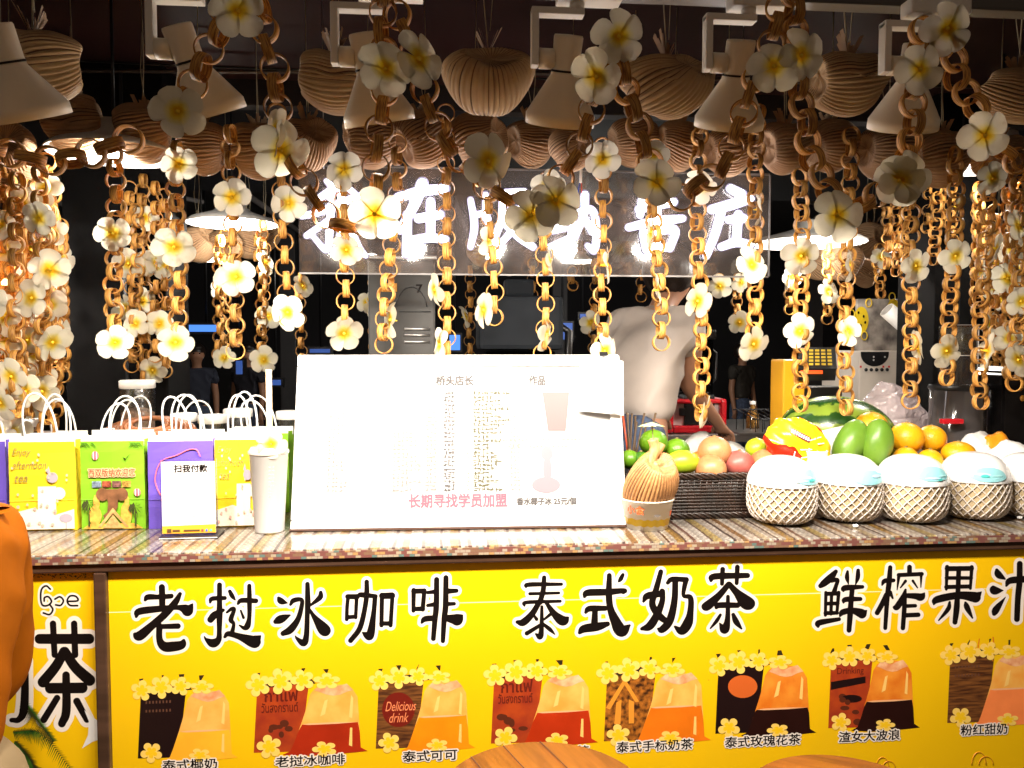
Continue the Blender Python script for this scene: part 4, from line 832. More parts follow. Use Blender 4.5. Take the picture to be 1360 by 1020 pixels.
for ki, st in enumerate(NEON):
    kf = .74 if ki in (0,2,3) else .95
    st = [[(x, y, r*kf) for x, y, r in s_] for s_ in st]
    b = B(); stroke_sheet(b, st, 1.9, .6, lambda x, y: W(x, y, YS-.006)); ow('letter_back', b, mat('letter_edge', (.16,.15,.22), .4), sg)
    b = B()
    for s_ in st:
        q = spline(s_, 6) if len(s_) > 2 else spline(s_, 4)
        pts = [W(x, y, YS-.016) for x, y, r in q]; rs = [r*1.0/PXM(x, y, YS) for x, y, r in q]
        pts = [pts[0]+(pts[0]-pts[1]).normalized()*rs[0]*.7]+pts+[pts[-1]+(pts[-1]-pts[-2]).normalized()*rs[-1]*.7]; rs = [rs[0]*.55]+rs+[rs[-1]*.55]
        tube(b, pts, rs, 8)
    ow('letter', b, M_NEON, sg)

q = lambda px, py, o=.012: W(px, py, YS-o)
ow('power_cord', tube(B(), spline([q(776,170),q(773,200),(*q(771,243),)], 6), .0035, 8), mat('cord_white', (.75,.74,.72), .4), sg)
ow('blue_wire', tube(B(), spline([q(770,242),q(768,258),q(771,272),q(767,288)], 6), .0012, 6), mat('wire_blue', (.03,.06,.35), .4), sg)
ow('red_wire', tube(B(), spline([q(772,242),q(773,256),q(776,268)], 6), .0012, 6), mat('wire_red', (.5,.03,.02), .4), sg)
ow('clear_cord', tube(B(), spline([q(905,252),q(940,238),q(975,222),q(1012,206)], 6), .0022, 6), mat('cord_grey', (.35,.33,.32), .3), sg)
# ------------------------------------------------------------------ paper gift bags on the counter
def flat(name, polys, m, parent, y=0.0, step=.0002):
    b = B()
    for k, q in enumerate(polys): poly(b, [(x, y-k*step, z) for x, z in q])
    return obj(name, b, m, parent)
def gift_bag(pxl, pxr, base_py, top_py, col, label, rz=0, dz=.075, Ysh=0, kind=None):
    A, C = WZ(pxl, base_py, ZT), WZ(pxr, base_py, ZT); Yb = (A.y+C.y)/2 + Ysh
    xl, xr = W(pxl, base_py-50, Yb).x, W(pxr, base_py-50, Yb).x; w_ = xr-xl; h = W((pxl+pxr)/2, top_py, Yb).z - ZT
    t = thing('gift_bag', label, 'paper bag', ((xl+xr)/2, Yb, ZT+.0006), rz, 'paper gift bags lined up on the counter')
    b = B(); hw = w_/2; n_ = 8; jit = [R.uniform(-.0012,.0012) for _ in range(40)]
    outl = lambda z, g: [(-hw,0,z),(0,-.0015*z/h,z),(hw,0,z),(hw-g,dz/2,z),(hw,dz,z),(0,dz,z),(-hw,dz,z),(-hw+g,dz/2,z)]
    rows = []
    for i in range(n_+1):
        z = h*i/n_; g = .016*(i/n_)**1.2
        rows.append([b.verts.new((x*(1-.012*(i/n_)), y+jit[(i*3+k) % 40]*.9*(1 if i else 0), z_)) for k, (x, y, z_) in enumerate(outl(z, g))])
    for p, q in zip(rows, rows[1:]):
        for k in range(8): b.faces.new((p[k], p[(k+1) % 8], q[(k+1) % 8], q[k]))
    b.faces.new(list(reversed(rows[0])))
    r2 = [b.verts.new(v.co+Vector((-math.copysign(.002, v.co.x) if abs(v.co.x) > .01 else 0, .002 if v.co.y < dz*.4 else (-.002 if v.co.y > dz*.6 else 0), 0))) for v in rows[-1]]
    for k in range(8): f = b.faces.new((rows[-1][k], rows[-1][(k+1) % 8], r2[(k+1) % 8], r2[k])); f.material_index = 1
    r3 = [b.verts.new(v.co+Vector((0,0,-.04))) for v in r2]
    for k in range(8): f = b.faces.new((r2[k], r2[(k+1) % 8], r3[(k+1) % 8], r3[k])); f.material_index = 1
    pm = mat('bag_'+'%.2f_%.2f_%.2f' % col, col, .5, var=.05, vscale=7, bump=.2, bscale=26)
    o = obj('body', b, [pm, M_PAPER], t)
    f = B(); box(f, (-hw*.98,.003,h-.012), (hw*.98,.0045,h+.012)); box(f, (-hw*.98,dz-.006,h-.010), (hw*.98,dz-.0045,h+.010)); obj('lining', f, M_PAPER, t)
    for y in (.006, dz-.007):
        hh = R.uniform(.092,.118); sx = hw*R.uniform(.40,.55); lean = R.uniform(-.02,.02); b = B(); top = []
        for a in np.linspace(0, PI, 19):
            q = math.sin(a)**.75; top.append((-sx*math.cos(a)*(1+.16*math.sin(a)) + lean*q, y+R.uniform(-.0006,.0006)+.01*q*(1 if y > .03 else -1), h-.012 + q*hh))
        tube(b, [(-sx,y,h-.035)]+top+[(sx,y,h-.035)], .0023, 6); obj('handle', b, M_PAPER, t)
    flat('fold', [[(-hw*.99,h*.34),(hw*.99,h*.345),(hw*.99,h*.352),(-hw*.99,h*.347)]], mat('bag_crease_'+'%.2f_%.2f_%.2f' % col, tuple(min(1, c*1.12+.03) for c in col), .5), t, -.0034)
    return t, hw, h
ytxt = mat('bag_script_ink', (.28,.22,.06), .6)
def yellow_prints(t, hw, h):
    for s_, z0, z1, x0, x1 in (('Enjoy',.83,.93,-.86,-.30),('afternoon',.70,.79,-.86,.15),('tea',.55,.63,-.80,-.42)):
        fit_text('bag_lettering', s_, ytxt, t, (x0*hw,-.0042,z0*h), (x1*hw,-.0042,z1*h), 0, .35)
    pale = mat('bag_pale_print', (.80,.76,.62), .55); lil = mat('bag_lilac_print', (.42,.36,.42), .55); gr = mat('bag_grey_print', (.5,.46,.36), .55)
    flat('print', [[(-.15*hw,.12*h),(-.12*hw,.5*h),(.42*hw,.5*h),(.40*hw,.12*h)], ell(.5*hw,.42*h,.20*hw,.07*h,18), [(-.95*hw,.02*h),(-.95*hw,.20*h),(-.3*hw,.26*h),(.4*hw,.18*h),(.95*hw,.24*h),(.95*hw,.02*h)]], pale, t, -.0042)
    flat('print', [ell(.32*hw,.60*h,.17*hw,.06*h,16), [(.15*hw,.66*h),(.22*hw,.73*h),(.30*hw,.62*h)]], lil, t, -.0052)
    flat('print', [ell(.70*hw,.14*h,.20*hw,.05*h,14), [(.69*hw,.02*h),(.69*hw,.12*h),(.72*hw,.12*h),(.72*hw,.02*h)]], lil, t, -.0053)
    flat('print', [ell(R.uniform(-.9,.9)*hw, R.uniform(.28,.9)*h, .035*hw, .016*h, 7) for _ in range(18)], gr, t, -.0050)
    flat('print', [ell(R.uniform(-.9,.6)*hw, R.uniform(.05,.3)*h, .05*hw, .02*h, 8) for _ in range(9)], mat('bag_pink_print', (.75,.42,.34), .55), t, -.0062)
YEL, GRN, PUR = (.86,.62,.02), (.22,.50,.02), (.14,.085,.50)
t, hw, h = gift_bag(-70, 9, 706, 587, PUR, 'purple paper bag cut by the left edge beside the customer', Ysh=.005)
t, hw, h = gift_bag(13, 101, 705, 587, YEL, 'yellow paper bag left of the green elephant bag', rz=.02); yellow_prints(t, hw, h)
t, hw, h = gift_bag(107, 193, 703, 586, GRN, 'green paper bag printed with an elephant and red lettering', rz=-.02)
for s_, off, mm in (('西双版纳欢迎您', .02, mat('bag_red_ink', (.55,.06,.02), .5)),): 
    o_, rf = fit_text('bag_lettering', s_, mm, t, (-.72*hw,-.0050,.60*h), (.72*hw,-.0050,.69*h), off)
    outline_text('bag_lettering_outline', s_, mat('bag_peach_ink', (.85,.50,.28), .5), t, (-.72*hw,-.0046,.60*h), (.72*hw,-.0046,.69*h), rf, off, .10)
X_ = lambda u: u*hw; Zh = lambda v: v*h
cols = [(.3,.38,.5),(.45,.10,.05),(.32,.14,.12),(.7,.4,.08)]
for k in range(4):
    flat('print_photo', [[(X_(-.62+.31*k),Zh(.48)),(X_(-.62+.31*k),Zh(.55)),(X_(-.34+.31*k),Zh(.55)),(X_(-.34+.31*k),Zh(.48))]], mat('bag_photo_%d' % k, cols[k], .5, col2=tuple(c*.3 for c in cols[k]), vscale=160), t, -.0042)
el_ = mat('elephant_brown', (.20,.085,.035), .55, var=.3, vscale=60); gold = mat('bag_gold_print', (.72,.42,.07), .5, var=.25, vscale=90); palmp = mat('bag_palm_print', (.05,.06,.015), .5)
flat('print_figures', [ell(X_(-.55),Zh(.16),X_(.20),Zh(.11),16), ell(X_(-.5),Zh(.30),X_(.10),Zh(.10),12), ell(X_(.42),Zh(.17),X_(.17),Zh(.14),16), ell(X_(.45),Zh(.32),X_(.07),Zh(.07),12), [(X_(-.95),Zh(.01)),(X_(-.7),Zh(.07)),(X_(.7),Zh(.07)),(X_(.95),Zh(.01))]], gold, t, -.0042)
flat('print_elephant', [ell(X_(-.30),Zh(.40),X_(.20),Zh(.075),18), ell(X_(.30),Zh(.40),X_(.20),Zh(.075),18), [(X_(-.20),Zh(.46)),(X_(.20),Zh(.46)),(X_(.17),Zh(.26)),(X_(.06),Zh(.18)),(X_(-.22),Zh(.12)),(X_(-.30),Zh(.16)),(X_(-.16),Zh(.20)),(X_(-.13),Zh(.30))]], el_, t, -.0052)
flat('print_temple', [[(X_(-.45),Zh(.03)),(X_(.02),Zh(.25)),(X_(.50),Zh(.03)),(X_(.42),Zh(.03)),(X_(.02),Zh(.19)),(X_(-.36),Zh(.03))],[(X_(-.30),Zh(.02)),(X_(.02),Zh(.17)),(X_(.33),Zh(.02))]], mat('bag_temple_print', (.62,.36,.13), .5, var=.3, vscale=120), t, -.0062)
for cx, cz in ((-.72,.31),(.72,.27)):
    flat('print_palm', [[(X_(cx),Zh(cz)),(X_(cx+.20*math.cos(a)),Zh(cz+.06*math.sin(a)-.02)),(X_(cx+.22*math.cos(a+.3)),Zh(cz+.06*math.sin(a+.3)-.045))] for a in np.linspace(0,6,11)]+[[(X_(cx-.02),Zh(.04)),(X_(cx+.02),Zh(cz)),(X_(cx+.04),Zh(.04))]], palmp, t, -.0066)
flat('print_balloon', [ell(X_(-.5),Zh(.84),X_(.11),Zh(.05),16), ell(X_(.78),Zh(.42),X_(.11),Zh(.045),16)], mat('bag_balloon_print', (.6,.14,.18), .5), t, -.0044)
flat('print_balloon_stripe', [ell(X_(-.5+d),Zh(.84),X_(.016),Zh(.048),10) for d in (-.05,.05)]+[ell(X_(.78+d),Zh(.42),X_(.016),Zh(.042),10) for d in (-.05,.05)], M_PAPER, t, -.0056)
flat('print_bird', [[(X_(.34),Zh(.82)),(X_(.46),Zh(.80)),(X_(.60),Zh(.86)),(X_(.48),Zh(.82)),(X_(.42),Zh(.78))]], M_INK, t, -.0044)
flat('print_foliage', [[(X_(u),Zh(.985)),(X_(u+s_*.22),Zh(.93-.02*R.random())),(X_(u+s_*.10),Zh(.985))] for u, s_ in ((-.95,1),(-.85,1),(-.78,-1),(-.66,1),(.55,1),(.66,1),(.75,-1),(.9,-1),(.8,1))], mat('bag_leaf_print', (.07,.20,.01), .5), t, -.0044)
t, hw, h = gift_bag(197, 284, 702, 586, PUR, 'purple paper bag with a pink outline, behind the payment sign', rz=.01)
pts = [(-.1,.22),(-.45,.30),(-.72,.48),(-.75,.62),(-.55,.78),(-.1,.84),(.25,.90),(.5,.90),(.62,.82)]
b = B(); tube(b, spline([(x*hw,-.0040,z*h) for x, z in pts], 6), .0013, 5); obj('print_outline', b, mat('bag_neon_pink', (.85,.16,.22), .5), t)
t, hw, h = gift_bag(286, 352, 700, 584, YEL, 'yellow paper bag right of the payment sign', rz=.03, dz=.07); yellow_prints(t, hw, h)
gift_bag(40, 102, 690, 582, (.70,.66,.40), 'pale cream paper bag behind the yellow bag beside the customer', rz=.02, Ysh=.045)
gift_bag(122, 206, 690, 578, GRN, 'plain green paper bag in the back row behind the purple bag', Ysh=.075)
gift_bag(210, 290, 690, 580, YEL, 'yellow paper bag in the back row with only its rim showing', Ysh=.075)
gift_bag(302, 384, 690, 576, GRN, 'green paper bag in the back row behind the white cup', Ysh=.075)
# ------------------------------------------------------------------ payment sign in an acrylic stand (its code left out)
A = WZ(252, 713, ZT); s_ = 1/PXM(252, 713, A.y)
t = thing('payment_sign', 'small white payment sign with black lettering in a clear stand', 'sign', (A.x, A.y, ZT+.0006), .03)
hw, h = 34*s_, 101*s_
obj('stand_back', box(B(), (-hw-.003,-.001,.004), (hw+.003,.002,h+.004), .0008), M_GLASS, t)
obj('stand_foot', box(B(), (-hw-.002,-.022,0), (hw+.008,.04,.004), .001), M_BLACK, t)
obj('foot_edge', box(B(), (-hw-.0015,-.0226,.0012), (hw+.0075,-.0221,.0028)), M_WHITE, t)
card = obj('card', box(B(), (-hw,-.0026,.008), (hw,-.0014,h-.001)), mat('card_white', (.80,.76,.74), .45), t)
flat('card_band', [[(-hw,.008),(-hw,.024),(hw,.026),(hw,.008)]], mat('card_orange', (.80,.36,.03), .45), t, -.0032)
fit_text('card_lettering', '扫我付款', M_INK, t, (-.52*hw,-.0034,h*.855), (.72*hw,-.0034,h*.955), .035)
flat('card_frame', [[(-.45*hw,.27*h),(-.45*hw,.276*h),(.35*hw,.276*h),(.35*hw,.27*h)]], mat('card_grey', (.45,.43,.42), .5), t, -.0034)
flat('card_badge', [[(-.82*hw,.010),(-.82*hw,.018),(-.66*hw,.018),(-.66*hw,.010)],[(-.62*hw,.012),(-.62*hw,.016),(-.34*hw,.016),(-.34*hw,.012)],[(-.2*hw,.0125),(-.2*hw,.0155),(.40*hw,.0155),(.40*hw,.0125)]], mat('card_brown', (.10,.05,.02), .5), t, -.0040)
for x, c in ((.50,(.75,.05,.05)),(.66,(.05,.15,.6)),(.82,(.1,.5,.35))):
    flat('card_badge', [[(x*hw-.0022,.011),(x*hw-.0022,.016),(x*hw+.0022,.016),(x*hw+.0022,.011)]], mat('card_dot_%.2f' % x, c, .5), t, -.0042)
# ------------------------------------------------------------------ tall white cup with a flower on its lid, and the wooden paddle in it
A = WZ(357, 707, ZT); s_ = 1/PXM(357, 707, A.y); h = 108*s_
t = thing('drink_cup', 'tall frosted white cup with a straw stick and a flower', 'cup', (A.x, A.y+.01, ZT+.0006))
r0, r1 = 19*s_, 25*s_
M_FROST = mat('frosted_cup', (.80,.79,.76), .4, trans=.25, ior=1.2)
b = B(); lathe(b, [(.0001,0),(r0*.96,0),(r0,.003),(r1,h*.97),(r1*1.03,h*.975),(r1*1.03,h*.99),(r1*.98,h),(r1*.95,h*.97),(r0*.9,.006),(.0001,.006)], 40); obj('cup_body', b, M_FROST, t)
b = B(); lathe(b, [(r1*1.06,h*.97),(r1*1.07,h),(r1*.98,h*1.02),(r1*.9,h*1.05),(.0001,h*1.06)], 40); obj('lid', b, mat('clear_lid', (.8,.74,.66), .15, trans=.5, ior=1.2), t)
b = B(); box(b, (-.0035,-.002,h*.3), (.0085,.004,h+.175), .001); obj('stick', b, mat('pale_stick', (.80,.58,.36), .5, var=.12, vscale=20, stretch=(6,6,.6)), t)
inst('flower', FLOW[1], t, (.012,-.030,h*1.10), Vector((0,0,1)).rotation_difference(Vector((.25,-1,.25))), .72)
for k in range(2):
    b = B()
    for j in range(9-k*3):
        a = -PI/2+.25+.18*k; z = h*(.82-.045*j); rr = r0+(r1-r0)*z/h+.0004; x, y = rr*math.cos(a), rr*math.sin(a); u = Vector((-math.sin(a), math.cos(a), 0))*.0018
        poly(b, [Vector((x,y,z))-u, Vector((x,y,z))+u, Vector((x,y,z+.0026))+u, Vector((x,y,z+.0026))-u])
    obj('cup_marks', b, mat('cup_grey_ink', (.35,.34,.34), .5), t)
# ------------------------------------------------------------------ the white menu board
A, C = WZ(386, 706, ZT), WZ(832, 700, ZT); Ym = (A.y+C.y)/2
d = C-A; wd = Vector((d.x,d.y,0)).length; rz = math.atan2(d.y, d.x)
t = thing('menu_board', 'white framed menu board with pale print leaning on the counter', 'menu board', (A.x, A.y, ZT+.001), rz)
tilt = rad(15); H = .392; st, ct_ = math.sin(tilt), math.cos(tilt)
N_ = Vector((0,-ct_,st)); U_ = Vector((1,0,0)); V_ = Vector((0,st,ct_))
def bd(x, v, o=0): return U_*x + V_*v + N_*o
def bbox(bm, x0, x1, v0, v1, o0, o1, bev=0):
    r = bmesh.ops.create_cube(bm, size=1); 
    for v in r['verts']: v.co = bd(x0+(v.co.x+.5)*(x1-x0), v0+(v.co.z+.5)*(v1-v0), o0+(-v.co.y+.5)*(o1-o0))
    if bev: bmesh.ops.bevel(bm, geom=list({e for v in r['verts'] for e in v.link_edges}), offset=bev, segments=2, affect='EDGES')
    return bm
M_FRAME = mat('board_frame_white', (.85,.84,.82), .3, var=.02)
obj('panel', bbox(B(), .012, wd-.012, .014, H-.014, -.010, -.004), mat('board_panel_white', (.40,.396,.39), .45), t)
for nm, q in (('frame_rail',(0,wd,0,.022)),('frame_rail',(0,wd,H-.026,H)),('frame_stile',(0,.026,.0222,H-.0262)),('frame_stile',(wd-.026,wd,.0222,H-.0262))):
    obj(nm, bbox(B(), q[0], q[1], q[2], q[3], -.014, .004, .002), M_FRAME, t)
b = B()
for x0, x1 in ((.002,.026),(wd-.026,wd-.002)): poly(b, [bd(x0,H-.002 if x0 < .1 else H-.026,.0046), bd(x1,H-.026 if x0 < .1 else H-.002,.0046), bd(x1,(H-.026 if x0 < .1 else H-.002)-.0014,.0046), bd(x0,(H-.002 if x0 < .1 else H-.026)-.0014,.0046)])
obj('mitre_line', b, mat('mitre_grey', (.2,.19,.18), .5), t)
obj('bottom_lip', bbox(B(), -.002, wd+.002, -.0006, .0042, -.015, .007), mat('lip_brown', (.07,.035,.025), .4), t)
b = B()
for x in (.12, wd-.12): tube(b, [bd(x,H*.7,-.015), (x, .30, 0.003)], .006, 8)
obj('strut', b, M_WHITE, t)
def btext(nm, s, x0, x1, v0, v1, c, off=0.01):
    fit_text(nm, s, c, t, bd(x0*wd, v0*H, -.0034), bd(x1*wd, v1*H, -.0034), off, n=N_, u=U_)
g1, g2, g3 = mat('menu_grey_ink', (.05,.045,.045), .6), mat('menu_pale_ink', (.15,.14,.13), .6), mat('menu_olive_ink', (.06,.055,.025), .6)
pk = mat('menu_pink_ink', (.50,.07,.10), .6)
btext('menu_lettering', '桥头店长', .425, .540, .822, .878, g1, .05); btext('menu_lettering', '作品', .715, .765, .822, .878, g1, .05)
btext('menu_notice', '长期寻找学员加盟', .345, .640, .120, .195, pk, .04)
btext('menu_lettering', '香水椰子冰 25元/個', .670, .850, .128, .168, g1, .045)
b1, b2_, b3 = B(), B(), B()
def glyph(b, x, v, s):                                    # a tiny printed character: three crossing dashes
    for k in range(3):
        dx, dv = R.uniform(-.3,.3)*s, R.uniform(-.3,.3)*s
        if R.random() < .6: q = (x+dx-.45*s, x+dx+.45*s, v+dv-.13*s, v+dv+.13*s)
        else: q = (x+dx-.13*s, x+dx+.13*s, v+dv-.45*s, v+dv+.45*s)
        poly(b, [bd(q[0],q[2],-.0036-k*6e-5), bd(q[1],q[2],-.0036-k*6e-5), bd(q[1],q[3],-.0036-k*6e-5), bd(q[0],q[3],-.0036-k*6e-5)])
for row in range(25):
    v = H*(.775-.0232*row)
    for k in range(R.randint(4,9)): glyph(b1, wd*(.545+.0125*k), v, .0085)
    glyph(b1, wd*.523, v, .004)
    for k in range(3): glyph(b3, wd*(.455+.011*k), v, .008)
    for k in range(3): glyph(b2_, wd*(.655+.011*k), v, .007)
    if row > 3:
        for k in range(3): glyph(b2_, wd*(.400+.011*k), v, .008)
    if row > 9:
        for k in range(R.randint(4,7)): glyph(b2_, wd*(.300+.0125*k), v, .008)
    if row > 4:
        for k in range(R.randint(2,5)): glyph(b2_, wd*(.105+.0125*k), v, .007)
for k in range(20): glyph(b2_, wd*(.63+.0125*k), H*.50, .0075)
for k in range(16): glyph(b2_, wd*(.65+.0125*k), H*.46, .007)
obj('menu_rows', b1, g3, t); obj('menu_rows', b2_, g2, t); obj('menu_prices', b3, g1, t)
b = B(); poly(b, [bd(wd*.770,H*.55,-.0033), bd(wd*.825,H*.55,-.0033), bd(wd*.84,H*.78,-.0033), bd(wd*.755,H*.78,-.0033)]); obj('printed_drink', b, mat('menu_pale_pink', (.17,.085,.085), .5), t)
b = B()
for q in (ell(wd*.76,H*.24,.032,.018,18), ell(wd*.765,H*.33,.010,.03,14), ell(wd*.765,H*.42,.014,.016,14)): poly(b, [bd(x,v,-.0033-.0001*len(b.faces)) for x, v in q])
obj('printed_dessert', b, mat('menu_pale_lilac', (.17,.14,.16), .5), t)
b = B(); [glyph(b, wd*(.295+.006*(k % 6)), H*(.135+.013*(k//6)), .006) for k in range(30)]; obj('menu_stamp', b, mat('menu_mint', (.22,.40,.34), .5), t)
# white sheet taped on the upper right corner of the board
o_ = t.matrix_basis
t2 = thing('paper_sheet', 'blank white sheet taped over the upper right corner of the menu board', 'paper', (A.x+d.x*.93, A.y+d.y*.93+.05, ZT+.30), rz)
b = B(); gx, gy = 8, 8; V2 = []
for j in range(gy+1):
    row = []
    for i in range(gx+1):
        u, v = i/gx, j/gy; q = bd(wd*(.865+.138*u)+.006*v, H*(.66+.33*v)-.012*u, .0062+.006*math.sin(u*3)*(1-v)+.012*u*u*(1-v)+.003*math.sin(v*5+u*4)); row.append(b.verts.new(Matrix.Rotation(rz,3,'Z') @ q + Vector((A.x,A.y,ZT+.001)) - t2.location))
    V2.append(row)
for j in range(gy):
    for i in range(gx): f = b.faces.new((V2[j][i],V2[j][i+1],V2[j+1][i+1],V2[j+1][i])); f.smooth = True
bmesh.ops.transform(b, matrix=Matrix.Rotation(-rz,4,'Z'), verts=b.verts)
bmesh.ops.solidify(b, geom=b.faces[:], thickness=.0006); obj('sheet', b, M_PAPER, t2)
def onb(x, v, o): return Matrix.Rotation(-rz,3,'Z') @ (Matrix.Rotation(rz,3,'Z') @ bd(x,v,o) + Vector((A.x,A.y,ZT+.001)) - t2.location)
b = B(); poly(b, [onb(wd*.935,H*.985,.016), onb(wd*.962,H*.985,.016), onb(wd*.962,H*1.012,.012), onb(wd*.935,H*1.012,.012)]); obj('tape', b, M_BLACK, t2)
b = B(); poly(b, [onb(wd*.958,H*.655,.030), onb(wd*.978,H*.635,.030), onb(wd*.990,H*.665,.030), onb(wd*.970,H*.690,.030)]); obj('tape', b, mat('grey_tape', (.5,.5,.5), .4), t2)
# straws leaning behind the board
A2 = W(838, 640, 2.0); t = thing('skewer_bundle', 'bundle of dark skewers and one red stick behind the menu board', 'skewers', (A2.x, 2.0, ZT))
pot = B(); lathe(pot, [(.0001,.001),(.028,.001),(.030,.004),(.034,.09),(.031,.09),(.027,.006),(.0001,.006)], 24); obj('holder', pot, M_DARKMET, t)
for k in range(9):
    b = B(); a = R.uniform(-.1,.75); tube(b, [(R.uniform(-.015,.015), R.uniform(-.012,.012), .008), (R.uniform(-.015,.015)+.11*math.sin(a)-.02, R.uniform(-.02,.02), .235+R.uniform(-.03,.02))], .0026, 6)
    obj('skewer', b, mat('red_stick', (.6,.08,.02), .4) if k == 0 else mat('dark_bamboo', (.10,.06,.03), .5, var=.4, vscale=4), t)
# ------------------------------------------------------------------ paper bowl with a palm ball in it
A = WZ(864, 704, ZT); s_ = 1/PXM(864, 690, A.y); rb, rt, hb = 28*s_, 35*s_, 40*s_
t = thing('paper_bowl', 'white paper bowl with a wavy yellow band and red lettering', 'bowl', (A.x, A.y+.03, ZT+.0006))
m = bpy.data.materials.new('printed_bowl'); m.use_nodes = True; n, l = m.node_tree.nodes, m.node_tree.links; bs = n['Principled BSDF']
tc = n.new('ShaderNodeTexCoord'); sp = n.new('ShaderNodeSeparateXYZ'); l.new(tc.outputs['Object'], sp.inputs[0])
wv = n.new('ShaderNodeMath'); wv.operation = 'SINE'; q = n.new('ShaderNodeMath'); q.operation = 'MULTIPLY'; q.inputs[1].default_value = 420; l.new(sp.outputs[0], q.inputs[0]); l.new(q.outputs[0], wv.inputs[0])
q2 = n.new('ShaderNodeMath'); q2.operation = 'MULTIPLY_ADD'; l.new(wv.outputs[0], q2.inputs[0]); q2.inputs[1].default_value = -.0011; l.new(sp.outputs[2], q2.inputs[2])
cr = n.new('ShaderNodeValToRGB'); cr.color_ramp.interpolation = 'CONSTANT'; E_ = cr.color_ramp.elements; dv = n.new('ShaderNodeMath'); dv.operation = 'DIVIDE'; dv.inputs[1].default_value = hb; l.new(q2.outputs[0], dv.inputs[0]); l.new(dv.outputs[0], cr.inputs[0])
E_[0].color = (.8,.77,.7,1); E_[1].position = .15; E_[1].color = (.86,.60,.02,1); E_.new(.38).color = (.82,.76,.64,1); l.new(cr.outputs[0], bs.inputs['Base Color']); bs.inputs['Roughness'].default_value = .4
b = B(); lathe(b, [(.0001,.002),(rb*.95,.002),(rb,0),(rt,hb*.96),(rt*1.03,hb*.97),(rt*1.03,hb),(rt*.97,hb),(rb*.95,.005),(.0001,.005)], 44); obj('bowl_body', b, m, t)
def wrap_text(s, a0, a1, z0, z1, mm, off):
    me = text_mesh(s, off); co = np.array([v.co[:] for v in me.vertices]); x0, y0 = co[:,:2].min(0); x1, y1 = co[:,:2].max(0)
    for v in me.vertices:
        u, w_ = (v.co.x-x0)/(x1-x0), (v.co.y-y0)/(y1-y0); a = a0+(a1-a0)*u; z = (z0+(z1-z0)*w_)*hb; r_ = rb+(rt-rb)*z/(hb*.96)+.0006; v.co = (r_*math.cos(a), r_*math.sin(a), z)
    obj('bowl_lettering', me, mm, t)
wrap_text('小食', -PI/2-1.15, -PI/2-.35, .55, .85, mat('bowl_red_ink', (.75,.12,.03), .5), .02); wrap_text('食', -PI/2+.85, -PI/2+1.15, .45, .68, mat('bowl_red_ink', (.75,.12,.03), .5), .02)
wrap_text('ZEJA', -PI/2+.02, -PI/2+.32, .48, .57, mat('bowl_grey_ink', (.2,.2,.22), .5), .01)
t2 = thing('palm_leaf_ball', 'golden palm-leaf ball sitting in the paper bowl', 'palm ornament', (A.x+.002, A.y+.03, ZT+hb+.022))
gold_ball = PALMB[2].copy(); gold_ball.materials[0] = mat('dried_palm_gold', (.44,.22,.08), .5, col2=(.30,.14,.05), vscale=9, bump=.06, bscale=60)
inst('leaf_bundle', gold_ball, t2, (.004,0,.008), Vector((1,0,0)).rotation_difference(Vector((.2,-.55,.85)).normalized()), (54*s_,44*s_,38*s_))
b = B(); tube(b, spline([(-.002,-.01,.03),(-.001,-.012,.055),(.012,-.008,.085),(.008,-.006,.108)], 5), [.014]*6+[.012]*5+[.011]*4+[.012], 9); obj('stalk', b, mat('dry_stalk', (.42,.22,.08), .6, var=.35, vscale=30, stretch=(6,6,1)), t2)
b = B(); tube(b, [(.014,-.006,.07),(.030,-.004,.098)], [.010,.008], 8); obj('stalk_end', b, mat('dry_stalk', (.42,.22,.08)), t2)
c = W(866, 563, A.y+.02); t3 = thing('leaf_pick', 'pale green star leaf on a thin pick stuck in the palm-leaf ball', 'leaf pick', c)
b = B()
for k in range(11):
    a = PI*2*k/11+.2; ln = .030*R.uniform(.8,1.2); dr = Vector((math.cos(a), math.sin(a)*.9-.1, -.10-.18*R.random())); sd = dr.cross(Vector((0,0,1))).normalized()*.0058
    poly(b, [(0,0,.004), dr*ln*.55+sd, dr*ln, dr*ln*.55-sd])
bmesh.ops.solidify(b, geom=b.faces[:], thickness=.0008); obj('leaf', b, mat('pale_leaf', (.66,.74,.42), .5), t3)
b = B(); tube(b, [(0,0,.003),(.003,-.004,-.055),(.004,-.006,-.10)], .0011, 5); obj('pick', b, mat('dark_bamboo', (.10,.06,.03)), t3)
# ------------------------------------------------------------------ wicker basket with fruit
Yf = WZ(940, 690, ZT).y; xl, xr = W(812, 690, Yf).x, W(1030, 690, Yf).x; hbk = W(920, 632, Yf).z-ZT; dp = .27
t = thing('wicker_basket', 'long dark wicker basket holding the fruit', 'basket', ((xl+xr)/2, Yf+dp/2, ZT+.0006)); hw = (xr-xl)/2
WK = mat('dark_wicker', (.026,.012,.007), .38, col2=(.009,.005,.003), vscale=40)
rim = [(-1,-1),(1,-1),(1,1),(-1,1)]
def loop(z, k, n_=40, amp=0, ph=0, yo=0):
    pts = []
    for i in range(4):
        a, c = rim[i], rim[(i+1) % 4]
        for j in range(n_): u = j/n_; o = amp*math.sin(PI*(j)+ph); x, y = (a[0]+(c[0]-a[0])*u)*(hw*k), (a[1]+(c[1]-a[1])*u)*(dp/2*k); nx, ny = (0, a[1]) if a[1] == c[1] else (a[0], 0); pts.append((x+nx*o, y+ny*o, z))
    return pts
b = B()
for r_ in range(11): z = .012+r_*(hbk-.022)/10.5; tube(b, loop(z, .93+.06*z/hbk, 26, .0028, PI*(r_ % 2)), .0036, 5, closed=True)
obj('weave', b, WK, t)
b = B()
